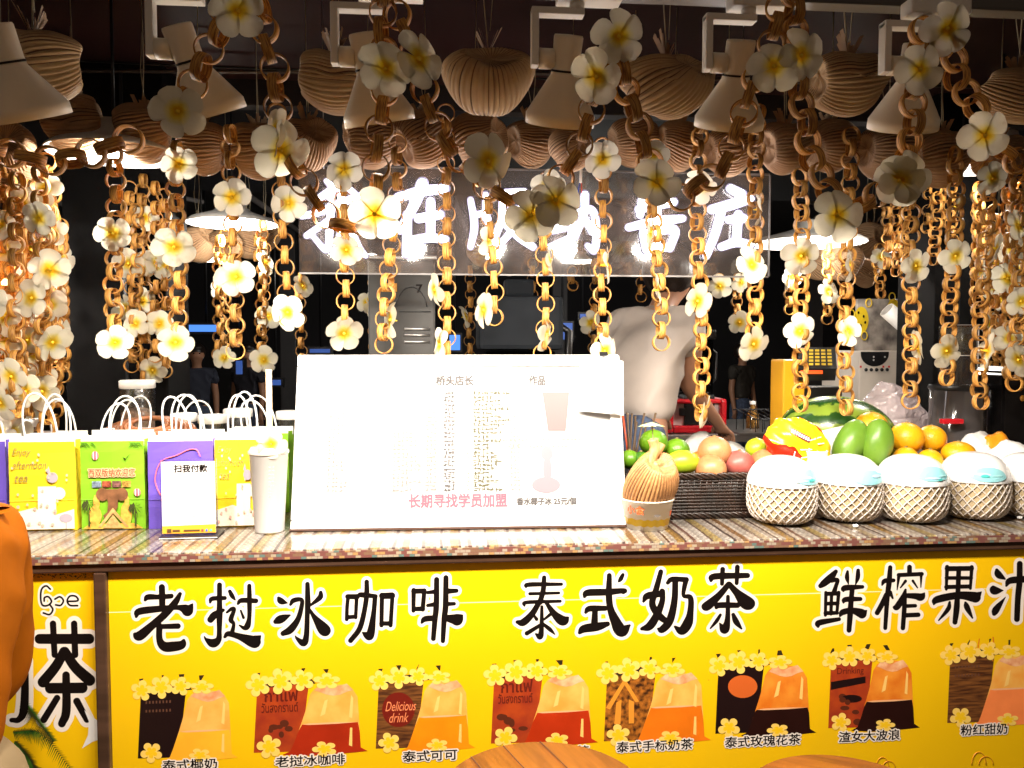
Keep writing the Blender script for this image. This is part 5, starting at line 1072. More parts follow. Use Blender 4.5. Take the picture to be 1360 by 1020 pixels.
for x in np.linspace(-1, 1, 27): tube(b, [(x*hw*.93,-dp/2*.93,.003),(x*hw*.99,-dp/2*.99,hbk-.004)], .0026, 5); tube(b, [(x*hw*.93,dp/2*.93,.003),(x*hw*.99,dp/2*.99,hbk-.004)], .0026, 5)
obj('stakes', b, WK, t)
b = B()
for k in range(4):
    for z in (hbk-.002, .007):
        base = loop(z, .985 if z > .02 else .94, 60); pts = [(x, y+.0045*math.cos(i*.62+k*PI/2), z_+.0055*math.sin(i*.62+k*PI/2)) for i, (x, y, z_) in enumerate(base)]; tube(b, pts, .0036, 5, closed=True)
obj('braided_rim', b, WK, t)
obj('floor', box(B(), (-hw*.92,-dp/2*.92,.001), (hw*.92,dp/2*.92,.006)), WK, t)
def fruit(name, px, py, d_px, Y, m, label, cat, group=None, sq=(1,1,1), rot=None, fn=None, stem=None):
    c = W(px, py, Y); r = d_px/2/PXM(px, py, Y); t_ = thing(name, label, cat, (c.x, c.y, c.z-r*sq[2]), R.random()*.4, group)
    b = B(); blob(b, (0,0,0), (r*sq[0], r*sq[1], r*sq[2]), 28, 18, fn)
    if rot is not None: bmesh.ops.transform(b, matrix=rot.to_matrix().to_4x4(), verts=b.verts)
    o = obj('flesh', b, m, t_); o.location = (0,0,r*sq[2])
    b = B(); tip = (rot @ Vector((0,0,r*sq[2]*.985))) if rot is not None else Vector((0,0,r*sq[2]*.985)); dn = tip.normalized()
    lathe(b, [(.0001,.003),(.003,.0028),(.0042,.0005),(.003,-.003)], 8, tip+Vector((0,0,r*sq[2])), dn); obj('stem_scar', b, stem or mat('stem_scar', (.16,.12,.04), .7), t_)
    return t_
LIME = mat('lime_skin', (.13,.27,.008), .32, col2=(.07,.18,.006), vscale=14, bump=.25, bscale=170, spec=.5); LIMED = mat('dark_lime_skin', (.03,.11,.006), .32, bump=.25, bscale=170)
MANY = mat('mango_yellow', (.40,.42,.012), .34, col2=(.27,.36,.015), vscale=10); MANG = mat('mango_green', (.075,.17,.012), .36, col2=(.12,.22,.022), vscale=11, bump=.12, bscale=120)
PASS = mat('pink_fruit', (.42,.13,.05), .38, col2=(.40,.20,.08), vscale=16, bump=.1); PASD = mat('pink_fruit_dark', (.32,.09,.07), .4, col2=(.28,.06,.05), vscale=20, bump=.1)
ORG = mat('orange_peel', (.70,.33,.006), .34, var=.08, vscale=10, bump=.3, bscale=200)
specks(LIME, 240, .20, (.05,.13,.005), .6); specks(MANY, 120, .22, (.10,.12,.01), .7); specks(MANG, 150, .22, (.04,.10,.01), .6); specks(PASS, 170, .24, (.16,.03,.02), .75); specks(PASD, 170, .25, (.10,.02,.02), .7); specks(ORG, 220, .18, (.45,.16,.004), .5)
Yb = Yf+.07
for k, (px, py, d, Y, mm, lb) in enumerate([(868,588,38,Yb+.05,LIME,'large bright lime on top, under the pale leaf pick'),(836,610,27,Yb,LIME,'lime at the left end of the basket against the board'),(851,612,27,Yb-.005,LIMED,'dark green lime second from the left in the basket'),(862,615,32,Yb-.03,LIME,'lime behind the palm-leaf ball'),(899,598,34,Yb+.06,LIME,'lime behind the yellow green mango'),(912,612,24,Yb+.03,MANY,'small yellow lime right of the mango')]):
    fruit('lime', px, py, d, Y, mm, lb, 'lime', 'limes in the basket', sq=(1,1,.92))
egg = lambda d: 1+.16*d.z-.05*abs(d.x)
fruit('mango', 903, 614, 47, Yb-.02, MANY, 'yellow green mango lying at the basket rim', 'mango', sq=(.72,.72,1), rot=Quaternion((0,1,0), PI/2), fn=egg)
for px, py, d, Y, mm, lb in [(949,600,44,Yb+.01,PASS,'large peach pink fruit on top, right of the mango'),(944,624,42,Yb-.035,PASS,'peach pink fruit at the rim below the topmost pink one'),(982,617,40,Yb-.01,PASD,'dull dark pink fruit in the middle of the basket'),(1015,615,38,Yb-.01,PASS,'peach pink fruit left of the red snack bag'),(1005,596,30,Yb+.05,MANY,'yellowish fruit behind the peach one near the snack bag'),(930,612,28,Yb+.03,mat('red_orange_skin',(.7,.14,.02),.35),'red orange fruit half hidden beside the mango')]:
    fruit('passion_fruit', px, py, d, Y, mm, lb, 'fruit', 'pink fruit in the basket', sq=(1,1,.95))
# crumpled white paper lining behind the fruit
c = W(945, 612, Yf+.2); t = thing('paper_liner', 'crumpled white paper standing behind the pink fruit', 'paper', (c.x, c.y, ZT+.02))
b = B(); V2 = []
for j in range(9):
    row = []
    for i in range(22):
        u, v = i/21, j/8; x = (u-.5)*.24; z = v*(.155-.045*abs(u-.45)*2+.008*math.sin(u*17)); y = .015*math.sin(u*14+v*4)+.01*math.sin(u*31+v*9)+.05*v; row.append(b.verts.new((x, y, z)))
    V2.append(row)
for j in range(8):
    for i in range(21): b.faces.new((V2[j][i],V2[j][i+1],V2[j+1][i+1],V2[j+1][i])).smooth = True
bmesh.ops.solidify(b, geom=b.faces[:], thickness=.0008); obj('sheet', b, M_PAPER, t)
# snack bag
c = W(1058, 592, Yf+.05); s_ = 1/PXM(1058,592,Yf+.05); t = thing('snack_bag', 'puffed red and yellow snack bag beside the pink fruit', 'snack bag', (c.x, c.y, ZT+.03))
m = bpy.data.materials.new('snack_print'); m.use_nodes = True; n, l = m.node_tree.nodes, m.node_tree.links; bs = n['Principled BSDF']
tc = n.new('ShaderNodeTexCoord'); mp = n.new('ShaderNodeMapping'); mp.inputs['Rotation'].default_value = (0,.9,0); mp.inputs['Location'].default_value = (-.783*(c.z-ZT-.03)+.02,0,0); l.new(tc.outputs['Object'], mp.inputs[0]); sp = n.new('ShaderNodeSeparateXYZ'); l.new(mp.outputs[0], sp.inputs[0])
nz = n.new('ShaderNodeTexNoise'); nz.inputs['Scale'].default_value = 22; l.new(tc.outputs['Object'], nz.inputs['Vector']); ad = n.new('ShaderNodeMath'); ad.operation = 'MULTIPLY_ADD'; ad.inputs[1].default_value = .05; l.new(nz.outputs['Fac'], ad.inputs[0]); l.new(sp.outputs[0], ad.inputs[2])
cr = n.new('ShaderNodeValToRGB'); cr.color_ramp.interpolation = 'CONSTANT'; mr = n.new('ShaderNodeMapRange'); mr.inputs['From Min'].default_value = -.05; mr.inputs['From Max'].default_value = .12; l.new(ad.outputs[0], mr.inputs[0]); l.new(mr.outputs[0], cr.inputs[0]); E_ = cr.color_ramp.elements
E_[0].color = (.60,.018,.004,1); E_[1].position = .42; E_[1].color = (.88,.55,.01,1); E_.new(.88).color = (.60,.03,.004,1); l.new(cr.outputs[0], bs.inputs['Base Color']); bs.inputs['Roughness'].default_value = .22
b = B(); q = Quaternion((0,1,0), rad(28))
blob(b, (0,0,0), (46*s_,30*s_,35*s_), 40, 26, lambda d: 1+.05*math.sin(9*d.x+4*d.z)*(abs(d.x))+.03*math.sin(14*d.z)+.03*math.sin(7*d.y+11*d.x))
bmesh.ops.transform(b, matrix=Matrix.Translation(Vector((0,0,c.z-ZT-.03))) @ q.to_matrix().to_4x4(), verts=b.verts); obj('pack', b, m, t)
def onbag(u, v, lift=.0022):                               # a point on the front of the pack
    x, z = u*46*s_, v*35*s_; y = -30*s_*math.sqrt(max(.02, 1-u*u-v*v))-lift; return Vector((0,0,c.z-ZT-.03)) + q @ Vector((x, y, z))
b = B()
for i in range(8):
    u0, u1 = -.62+.075*i, -.62+.075*(i+1); poly(b, [onbag(u0,.22), onbag(u1,.22), onbag(u1,.44), onbag(u0,.44)])
obj('logo_band', b, mat('maroon_ink', (.12,.008,.015), .35), t)
b = B()
for i in range(8):
    u = -.57+.068*i; poly(b, [onbag(u-.02,.27,.0030), onbag(u+.02,.26,.0030), onbag(u+.022,.40,.0030), onbag(u-.018,.39,.0030)])
obj('logo_marks', b, M_PAPER, t)
b = B()
for pts in ([(-.15,-.15),(.2,.1)],[(.0,-.4),(.35,-.05)],[(.05,.05),(.16,-.25)],[(.25,.35),(.45,.5)],[(.3,.1),(.65,.0)],[(.3,-.1),(.68,-.18)],[(-.35,-.55),(-.05,-.62)],[(-.25,-.3),(-.15,-.6)],[(.1,.5),(.3,.65)],[(-.05,.3),(.2,.55)]):
    (u0,v0),(u1,v1) = pts; tube(b, [onbag(u0+(u1-u0)*k/5, v0+(v1-v0)*k/5, .001) for k in range(6)], .0014, 5)
obj('print_lines', b, M_PAPER, t)
b = B(); box(b, (-48*s_*1.05,-.006,0), (-38*s_,.006,.004)); bmesh.ops.transform(b, matrix=Matrix.Translation(Vector((0,0,.02))), verts=b.verts); obj('crimped_end', b, MATS['red_plastic'], t)
# small white cup & white napkin block beside the snack bag
c = WZ(1082, 640, ZT); c = W(1082, 608, Yf+.01); s_ = 1/PXM(1082,608,Yf+.01)
t = thing('paper_cup', 'small plain white paper cup below the snack bag', 'cup', (c.x, c.y, ZT+.0006)); hh = c.z-ZT+.016
b = B(); lathe(b, [(.0001,0),(12*s_,0),(16*s_,hh),(16.6*s_,hh+.001),(15.4*s_,hh),(11.4*s_,.003),(.0001,.003)], 28); obj('cup_body', b, mat('blush_paper', (.80,.70,.68), .5), t)
b = B(); lathe(b, [(16.2*s_,hh-.001),(17*s_,hh),(16.2*s_,hh+.0015)], 28); obj('rolled_rim', b, M_PAPER, t)
c = W(1100, 588, Yf+.12); t = thing('napkin_pack', 'white napkin pack between the snack bag and the green mangoes', 'napkins', (c.x, c.y, ZT+.0006), .1)
b = B(); box(b, (-.045,-.03,0), (.05,.03,c.z-ZT+.03), .006)
for v in b.verts: v.co.x += v.co.z*.12; v.co.z += .012*math.sin(v.co.x*30)*(v.co.z > .05)
obj('pack', b, M_PAPER, t); obj('flap', box(B(), (-.02,-.0315,.05), (.03,-.0302,.085)), mat('grey_film', (.62,.62,.63), .3), t)
# green mangoes, oranges, watermelon
mfn = lambda d: 1+.12*d.z-.14*max(0,d.x)*max(0,-d.z)+.10*max(0,-d.x)*max(0,d.z)+.03*math.sin(5*d.x+4*d.z+2*d.y)
fruit('mango', 1128, 592, 66, Yf+.06, MANG, 'green mango leaning left, beside the napkin pack', 'mango', 'green mangoes behind the coconuts', sq=(.60,.62,1), rot=Quaternion((0,1,0), rad(32)), fn=mfn)
fruit('mango', 1165, 592, 64, Yf+.03, MANG, 'green mango standing upright, right of the leaning one', 'mango', 'green mangoes behind the coconuts', sq=(.60,.6,1), rot=Quaternion((0,1,0), rad(12)), fn=mfn)
for px, py, d, Y, lb in [(1157,567,42,Yf+.16,'orange resting against the watermelon, above the mangoes'),(1204,582,44,Yf+.08,'largest orange, right of the upright mango'),(1237,583,38,Yf+.10,'orange right of the largest one'),(1203,610,34,Yf+.03,'orange at the bottom below the largest one'),(1235,612,32,Yf+.02,'orange at the bottom right behind the third coconut'),(1273,602,44,Yf+.04,'orange lying behind the fourth coconut')]:
    fruit('orange', px, py, d, Y, ORG, lb, 'orange', 'oranges behind the coconuts', sq=(1,1,.96) if px != 1273 else (1,.9,.72))
m = bpy.data.materials.new('watermelon_rind'); m.use_nodes = True; n, l = m.node_tree.nodes, m.node_tree.links; bs = n['Principled BSDF']
tc = n.new('ShaderNodeTexCoord'); nz = n.new('ShaderNodeTexNoise'); nz.inputs['Scale'].default_value = 26; nz.inputs['Detail'].default_value = 4; l.new(tc.outputs['Object'], nz.inputs['Vector'])
sp = n.new('ShaderNodeSeparateXYZ'); l.new(tc.outputs['Object'], sp.inputs[0]); at = n.new('ShaderNodeMath'); at.operation = 'ARCTAN2'; l.new(sp.outputs[1], at.inputs[0]); l.new(sp.outputs[2], at.inputs[1])
m1 = n.new('ShaderNodeMath'); m1.operation = 'MULTIPLY_ADD'; l.new(at.outputs[0], m1.inputs[0]); m1.inputs[1].default_value = 10; m2 = n.new('ShaderNodeMath'); m2.operation = 'MULTIPLY'; m2.inputs[1].default_value = 5.5; l.new(nz.outputs['Fac'], m2.inputs[0]); l.new(m2.outputs[0], m1.inputs[2])
si = n.new('ShaderNodeMath'); si.operation = 'SINE'; l.new(m1.outputs[0], si.inputs[0]); cr = n.new('ShaderNodeValToRGB'); E_ = cr.color_ramp.elements; E_[0].position = .38; E_[0].color = (.015,.06,.008,1); E_[1].position = .62; E_[1].color = (.19,.28,.03,1)
mr = n.new('ShaderNodeMapRange'); mr.inputs['From Min'].default_value = -1; l.new(si.outputs[0], mr.inputs[0]); l.new(mr.outputs[0], cr.inputs[0]); l.new(cr.outputs[0], bs.inputs['Base Color']); bs.inputs['Roughness'].default_value = .25
c = W(1112, 578, Yf+.27); s_ = 1/PXM(1112,578,Yf+.27); t = thing('watermelon', 'striped green watermelon lying behind the snack bag and mangoes', 'watermelon', (c.x, c.y, c.z-50*s_))
b = B(); blob(b, (0,0,0), (76*s_,52*s_,52*s_), 40, 26); o = obj('rind', b, m, t); o.location = (0,0,50*s_); o.rotation_euler = (0,rad(6),rad(-12))
b = B(); lathe(b, [(.0001,0),(.006,.0),(.004,.006),(.0025,.014),(.0001,.0145)], 10, (-74*s_,.01,58*s_), (-1,0,.2)); obj('stem', b, mat('dry_stalk', (.42,.22,.08)), t)
# ------------------------------------------------------------------ young coconuts in foam nets
FOAM = mat('foam_net', (.70,.63,.56), .55); COCO = mat('coconut_husk', (.54,.42,.25), .5, col2=(.44,.34,.20), vscale=16); WRAP = mat('coconut_wrap', (.84,.83,.82), .22, bump=.35, bscale=24, coat=.6)
TEAL = [mat('teal_print', (.35,.68,.70), .3), mat('teal_print_dark', (.06,.45,.42), .3), mat('blue_print', (.40,.60,.78), .3)]
def coconut(pxc, w_px, base_py, top_py, label, seed):
    r_ = random.Random(seed); A = WZ(pxc, base_py, ZT); Y = A.y+.055; s_ = 1/PXM(pxc, base_py-40, Y); rw = w_px/2*s_; h = W(pxc, top_py, Y).z-ZT+.012
    t = thing('coconut', label, 'coconut', (W(pxc,base_py-40,Y).x, Y, ZT+.0006), r_.random()*6, 'young coconuts wrapped in foam nets')
    prof = lambda u: rw*[.62,.86,.965,1.0,1.0,.985,.955,.90,.80,.62,.36,.0][min(11,int(u*11))]*(1-(u*11-int(u*11))) + rw*[.62,.86,.965,1.0,1.0,.985,.955,.90,.80,.62,.36,.0,.0][min(12,int(u*11)+1)]*(u*11-int(u*11))
    prof = lambda u: rw*(1-abs((u-.42)/(.42 if u < .42 else .58))**(3.4 if u < .42 else 2.5)*.9995)**(1/(3.4 if u < .42 else 2.5))
    us = np.linspace(.002, 1, 40); b = B(); lathe(b, [(.0001,.0)]+[(max(.0001,prof(u)*.97), h*u*.995) for u in us], 44, wob=.006); obj('husk', b, COCO, t)
    b = B(); nn = 25
    for sgn in (1, -1):
        for k in range(nn):
            pts = []
            for i in range(19):
                u = .02+.66*i/18; a = 2*PI*k/nn + sgn*u*1.75+.012*math.sin(i+k); rr = prof(u)*.985+.0012; pts.append((rr*math.cos(a), rr*math.sin(a), h*u))
            tube(b, pts, [.0014+.0004*(i % 3 == 0) for i in range(19)], 5)
    obj('foam_net', b, FOAM, t)
    u0 = .60; b = B(); lathe(b, [(prof(u)*1.0+.0035-.001*(u < u0+.02), h*u*1.0+.0028*(u-u0)/(1-u0)) for u in u0+(.999-u0)*np.sin(np.linspace(0, PI/2, 22))]+[(.0001,h*1.006)], 44, wob=.008); obj('wrap_film', b, WRAP, t)
    b = B(); rw_ = [(max(.0001,prof(u))+.0030, h*u) for u in np.linspace(.02, .60, 18)]; lathe(b, rw_, 40, wob=.006); 
    obj('clear_wrap', b, M_WRAP, t)
    a0 = -PI/2 - t.rotation_euler.z + r_.uniform(-.25,.45)
    for k in range(4):
        b = B(); ca, cu = a0+r_.uniform(-.25,.35), .71+r_.uniform(-.04,.07); ra, ru = (.55,.14) if k == 0 else (r_.uniform(.08,.25), r_.uniform(.012,.03)); pts = ell(ca, cu, ra, ru, 20)
        ctr = None
        def S_(a, u): rr = prof(u)+.0046+.0003*k; return (rr*math.cos(a), rr*math.sin(a), h*u+.003+.0006*k)
        rings = [[b.verts.new(S_(ca+ra*q*math.cos(2*PI*i/20), cu+ru*q*math.sin(2*PI*i/20)*(1 if math.sin(2*PI*i/20) > 0 else .55))) for i in range(20)] for q in (.15,.5,.8,1.0)]
        b.faces.new(rings[0])
        for p, q in zip(rings, rings[1:]):
            for i in range(20): b.faces.new((p[i], q[i], q[(i+1) % 20], p[(i+1) % 20]))
        obj('printed_leaf', b, TEAL[(k+seed) % 3] if k else mat('teal_pale', (.26,.56,.60), .3), t)
m = bpy.data.materials.new('clear_film'); m.use_nodes = True; n, l = m.node_tree.nodes, m.node_tree.links; n.remove(n['Principled BSDF'])
tr_ = n.new('ShaderNodeBsdfTransparent'); gl = n.new('ShaderNodeBsdfGlossy'); gl.inputs['Roughness'].default_value = .18; ms = n.new('ShaderNodeMixShader'); ms.inputs[0].default_value = .10
nz = n.new('ShaderNodeTexNoise'); nz.inputs['Scale'].default_value = 28; tc = n.new('ShaderNodeTexCoord'); l.new(tc.outputs['Object'], nz.inputs['Vector']); bp = n.new('ShaderNodeBump'); bp.inputs['Strength'].default_value = .6; bp.inputs['Distance'].default_value = .006; l.new(nz.outputs['Fac'], bp.inputs['Height']); l.new(bp.outputs[0], gl.inputs['Normal'])
l.new(tr_.outputs[0], ms.inputs[1]); l.new(gl.outputs[0], ms.inputs[2]); l.new(ms.outputs[0], n['Material Output'].inputs[0]); M_WRAP = m
coconut(1038, 89, 701, 614, 'foam netted coconut at the left end of the row beside the basket', 1)
coconut(1125, 88, 697, 612, 'foam netted coconut second from the left, below the mangoes', 2)
coconut(1210, 90, 698, 612, 'foam netted coconut in the middle, with a bright teal leaf print', 3)
coconut(1293, 86, 694, 609, 'foam netted coconut second from the right, below the lying orange', 4)
coconut(1366, 82, 692, 610, 'foam netted coconut cut by the right edge', 5)
for px, py in ((1136,701),(1354,690)):
    c = WZ(px, py, ZT); t = thing('paper_scrap', 'tiny white crumb of paper on the cloth '+('below the second coconut' if px < 1200 else 'by the last coconut'), 'paper scrap', c)
    b = B(); blob(b, (0,0,.004), (.006,.005,.004), 9, 6, lambda d: 1+.3*math.sin(9*d.x+5*d.z)); obj('crumple', b, M_PAPER, t)
# ------------------------------------------------------------------ machines and jars inside the stall
def on_counter(px, Y): return W(px, 600, Y).x
# grey drinks machine with louvres and a 7
x0, x1 = W(489,420,2.3).x, W(578,420,2.3).x; zt_ = W(530,345,2.3).z
t = thing('drinks_machine', 'tall grey steel drinks machine with vents and a number 7', 'machine', ((x0+x1)/2, 2.3, ZT+.0006)); hw = (x1-x0)/2; h = zt_-ZT
GREYM = mat('grey_machine', (.035,.033,.030), .5, 0, var=.15, vscale=5)
obj('cabinet', box(B(), (-hw,0,.012), (hw,.07,h), .006), GREYM, t)
obj('top_cap', box(B(), (-hw-.006,-.006,h), (hw+.006,.072,h+.012), .003), M_STEEL, t)
q = lambda px, py: W(px, py, 2.3)-Vector(t.location)
b = B()
for py in (437, 445, 454): a, c = q(537,py), q(571,py); tube(b, [(a.x,-.002,a.z),(c.x,-.002,a.z)], .0042, 8)
obj('vent_bar', b, M_STEEL, t)
a, c = q(530,414), q(572,414); b = B(); tube(b, [(a.x,-.001,a.z),(c.x,-.001,a.z)], .0014, 6); tube(b, [(a.x+.035+.045*math.cos(w_),-.001,a.z+.07*math.sin(w_)) for w_ in np.linspace(.2,PI-.2,14)], .0013, 6); obj('panel_seam', b, M_BLACK, t)
a, c = q(553,389), q(561,378); fit_text('number', '7', M_INK, t, (a.x,-.0012,a.z), (c.x,-.0012,c.z), .02)
a = q(517,382); obj('amber_plate', box(B(), (a.x-.022,-.004,a.z-.012), (a.x+.022,-.0005,a.z+.012), .001), mat('amber_plate', (.62,.28,.03), .4), t)
obj('feet', box(B(), (-hw*.9,.005,.0), (hw*.9,.065,.0118)), M_BLACK, t)
def jug(name, px0, px1, pyt, Y, lidh, label, cat, jm, lm, ZT=ZT):
    x0, x1 = W(px0,450,Y).x, W(px1,450,Y).x; z = W((px0+px1)/2,pyt,Y).z; hw = (x1-x0)/2; h = z-ZT
    t = thing(name, label, cat, ((x0+x1)/2, Y, ZT+.0006))
    b = B(); box(b, (-hw*.95,-hw*.8,0), (hw*.95,hw*.8,h*.36), hw*.15); obj('base', b, M_BLACK, t)
    b = B(); lathe(b, [(hw*.35,h*.35),(hw*.38,h*.365)], 20); r0 = [(-hw*.72,-hw*.6),(hw*.72,-hw*.6),(hw*.72,hw*.6),(-hw*.72,hw*.6)]
    box(b, (-hw*.86,-hw*.7,h*.362), (hw*.86,hw*.7,h-lidh), hw*.16); obj('jar', b, jm, t)
    b = B()
    for x in (-.5,-.2,.1,.4): tube(b, [(hw*x,-hw*.705,h*.40),(hw*x,-hw*.705,h-lidh*1.4)], .0012, 4)
    obj('ribs', b, M_GLASS, t)
    b = B(); box(b, (-hw,-hw*.82,h-lidh+.0005), (hw,hw*.82,h-lidh*.25), hw*.12); box(b, (-hw*.35,-hw*.3,h-lidh*.25), (hw*.35,hw*.3,h), hw*.08); obj('lid', b, lm, t)
    b = B(); tube(b, [(hw*.84,0,h*.45),(hw*1.22,0,h*.5),(hw*1.25,0,h*.75),(hw*.84,0,h*.8)], hw*.1, 8); obj('handle', b, M_BLACK, t)
    return t
jug('blender', 634, 742, 372, 2.28, .20, 'big blender with a smoky jug and dark lid behind the menu board', 'blender', M_SMOKE, mat('slate_plastic', (.008,.010,.013), .7, spec=.15))
jug('blender', 904, 946, 434, 3.0, .05, 'smaller blender with a dark lid right of the seller', 'blender', M_SMOKE, M_BLACK, 1.17)
def jar(px0, px1, pyt, Y, label, content, group='lidded jars behind the paper bags', z0=ZT):
    x0, x1 = W(px0,540,Y).x, W(px1,540,Y).x; r = (x1-x0)/2; h = W((px0+px1)/2,pyt,Y).z-z0
    t = thing('storage_jar', label, 'jar', ((x0+x1)/2, Y, z0+.0006), 0, group)
    b = B(); lathe(b, [(.0001,.0),(r*.92,0),(r*.96,.006),(r*.96,h-.03),(r*.88,h-.018),(r*.88,h-.012)], 32); obj('glass', b, M_WRAP2, t)
    b = B(); lathe(b, [(.0001,.004),(r*.88,.004),(r*.88,h*.72),(r*.4,h*.76),(.0001,h*.77)], 28, wob=.01); obj('contents', b, content, t)
    b = B(); lathe(b, [(r*.93,h-.022),(r*.97,h-.02),(r*.97,h-.002),(r*.9,h),(.0001,h)], 32); obj('lid', b, M_WHITE, t)
m = M_WRAP.copy(); m.name = 'jar_glass'; m.node_tree.nodes['Mix Shader'].inputs[0].default_value = .14; M_WRAP2 = m
CB = mat('brown_beans', (.10,.05,.03), .5, var=.6, vscale=90); CT = mat('tea_leaves', (.16,.09,.05), .6, var=.5, vscale=70); CG = mat('grey_pearls', (.20,.18,.17), .4, var=.4, vscale=80)
jar(159, 207, 505, 2.2, 'tall white lidded jar standing left of the other jars', CT)
jar(226, 262, 549, 2.2, 'short jar with a white lid, first right of the tall jar', CB)
jar(262, 302, 551, 2.16, 'short jar with a white lid behind the purple bag handles', CG)
jar(296, 336, 543, 2.22, 'short jar with a white lid behind the yellow bag right of the payment sign', CB)
jar(366, 400, 546, 2.2, 'short jar with a white lid between the cup stick and the menu board', CG)
jar(22, 50, 556, 2.2, 'short jar with a green label behind the left yellow bag', mat('green_content', (.08,.22,.04), .5))
A = W(198, 566, 2.05); t = thing('rattan_tray', 'dark brown rattan tray leaning in front of the jars', 'tray', (A.x, 2.05, ZT+.001))
b = B(); z_ = A.z-ZT
for k in range(7): tube(b, [((.11*(1-.1*k))*math.cos(a), .05*(1-.1*k)*math.sin(a)+.0, z_-.02+.035*math.sin(a)*(1-.1*k)+.004*k) for a in np.linspace(0,2*PI,30)], .006, 6)
obj('weave', b, mat('tray_brown', (.22,.08,.03), .4, var=.4, vscale=30), t)
obj('stand', lathe(B(), [(.0001,0),(.05,0),(.05,.004),(.015,.012),(.015,z_-.03),(.04,z_-.022),(.0001,z_-.02)], 20), M_DARKMET, t)
# rear work table
xa, xb = W(845,560,2.95).x, 2.9
t = thing('work_table', 'steel rear work table carrying the red machine and white machine', 'table', ((xa+xb)/2, 2.9, FZ)); ZR = 1.17
hw = (xb-xa)/2; obj('table_top', box(B(), (-hw,0,ZR-FZ-.03), (hw,.6,ZR-FZ), .003), M_STEEL, t)
for sx in (-1,1):
    for y in (.03,.55): obj('leg', box(B(), (sx*(hw-.05)-.02,y,0.0006), (sx*(hw-.05)+.02,y+.03,ZR-FZ-.0305), .003), M_STEEL, t)
obj('shelf', box(B(), (-hw+.06,.07,.25), (hw-.06,.54,.27), .003), M_STEEL, t)
# red machine
Y = 2.93; q = lambda px, py: W(px, py, Y); x0, x1 = q(886,550).x, q(966,550).x; z1 = q(925,530).z
t = thing('red_machine', 'red cup sealing machine with a pale window under the seller hand', 'machine', ((x0+x1)/2, Y, ZR+.0006)); hw = (x1-x0)/2; h = z1-ZR
b = B(); box(b, (-hw,0,0), (-hw*.76,.2,h), .012); box(b, (hw*.80,0,0), (hw,.2,h), .012); box(b, (-hw*.765,.001,h*.86), (hw*.805,.199,h-.002), .008); box(b, (-hw*.765,.001,.002), (hw*.805,.199,h*.22), .006); obj('housing', b, M_RED, t)
obj('window', box(B(), (-hw*.755,.03,h*.225), (hw*.795,.17,h*.855)), mat('pale_panel', (.70,.62,.62), .25, var=.1), t)
for x in (-.45,.5): obj('knob', box(B(), (hw*x-.011,.014,h*.5), (hw*x+.011,.0295,h*.5+.03), .003), M_BLACK, t)
obj('top_dial', lathe(B(), [(.0001,.022),(.02,.02),(.022,.0005)], 18, (-hw*.2,.1,h)), M_BLACK, t)
# wire rack
Y = 2.9; A = W(1010,570,Y); t = thing('wire_rack', 'small dark wire rack right of the red machine', 'rack', (A.x, Y, ZR+.0006)); b = B()
for k in range(5): x = -.055+.028*k; tube(b, [(x,.10,0),(x,.10,.085),(x+.035,0,.055),(x+.035,0,0)], .0022, 5)
tube(b, [(-.07,.10,.084),(.075,.10,.084)], .003, 5); tube(b, [(-.03,0,.054),(.10,0,.054)], .003, 5); obj('wires', b, M_DARKMET, t)
obj('tray', box(B(), (-.09,-.02,.0), (.12,.14,.006)), M_STEEL, t)
t = thing('glass_bottle', 'small clear bottle with amber drink right of the seller hand', 'bottle', (W(1000,520,3.05).x, 3.05, ZR+.0006))
obj('bottle_body', lathe(B(), [(.0001,0),(.024,0),(.026,.008),(.024,.06),(.010,.085),(.010,.10),(.0001,.10)], 24), mat('amber_bottle', (.45,.22,.05), .1, trans=.6), t); obj('cap', lathe(B(), [(.012,.10),(.012,.112),(.0001,.114)], 16, (0,0,.0005)), M_WHITE, t)
# cash register with a yellow side
Y = 2.22; q = lambda px, py: W(px, py, Y); x0, x1 = q(1040,520).x, q(1122,520).x; z1 = q(1075,478).z
t = thing('cash_register', 'yellow sided cash register with a sloping keypad', 'cash register', ((x0+x1)/2, Y, ZT+.0006)); hw = (x1-x0)/2; h = z1-ZT
obj('side_panel', box(B(), (-hw,0,0), (-hw*.30,.09,h), .005), mat('register_yellow', (.78,.38,.015), .35, var=.05), t)
obj('body', box(B(), (-hw*.295,.012,0), (hw,.09,h*.78), .005), M_BLACK, t)
b = B(); kp = [(-hw*.62,-.02,h*.93),(hw*.62,-.02,h*.93),(hw*1.05,.07,h*1.10),(-hw*.15,.07,h*1.10)]
v = [b.verts.new(p) for p in kp]+[b.verts.new(Vector(p)+Vector((0,.01,-.035))) for p in kp]
for f_ in ((0,1,2,3),(7,6,5,4),(0,4,5,1),(1,5,6,2),(2,6,7,3),(3,7,4,0)): b.faces.new([v[i] for i in f_])
obj('keypad', b, M_BLACK, t)
b = B(); k0, k1, k2, k3 = [Vector(p) for p in kp]
def kpt(u, w_): return (k0.lerp(k1,u)).lerp(k3.lerp(k2,u), w_)+Vector((0,-.0012,.0022))
for i in range(5):
    for j in range(5):
        if i < 1 and j > 2: continue
        u, w_ = .10+.165*i, .12+.16*j; poly(b, [kpt(u,w_), kpt(u+.115,w_), kpt(u+.115,w_+.10), kpt(u,w_+.10)])
obj('keys', b, mat('key_yellow', (.80,.55,.03), .4), t)
b = B(); poly(b, [kpt(.05,-.02)+Vector((0,-.001,-.006)), kpt(.62,-.02)+Vector((0,-.001,-.006)), kpt(.62,-.02)+Vector((0,-.001,-.016)), kpt(.05,-.02)+Vector((0,-.001,-.016))]); obj('display', b, mat('red_display', (.5,.05,.01), .4, emit=(1,.12,.02), es=1.2), t)
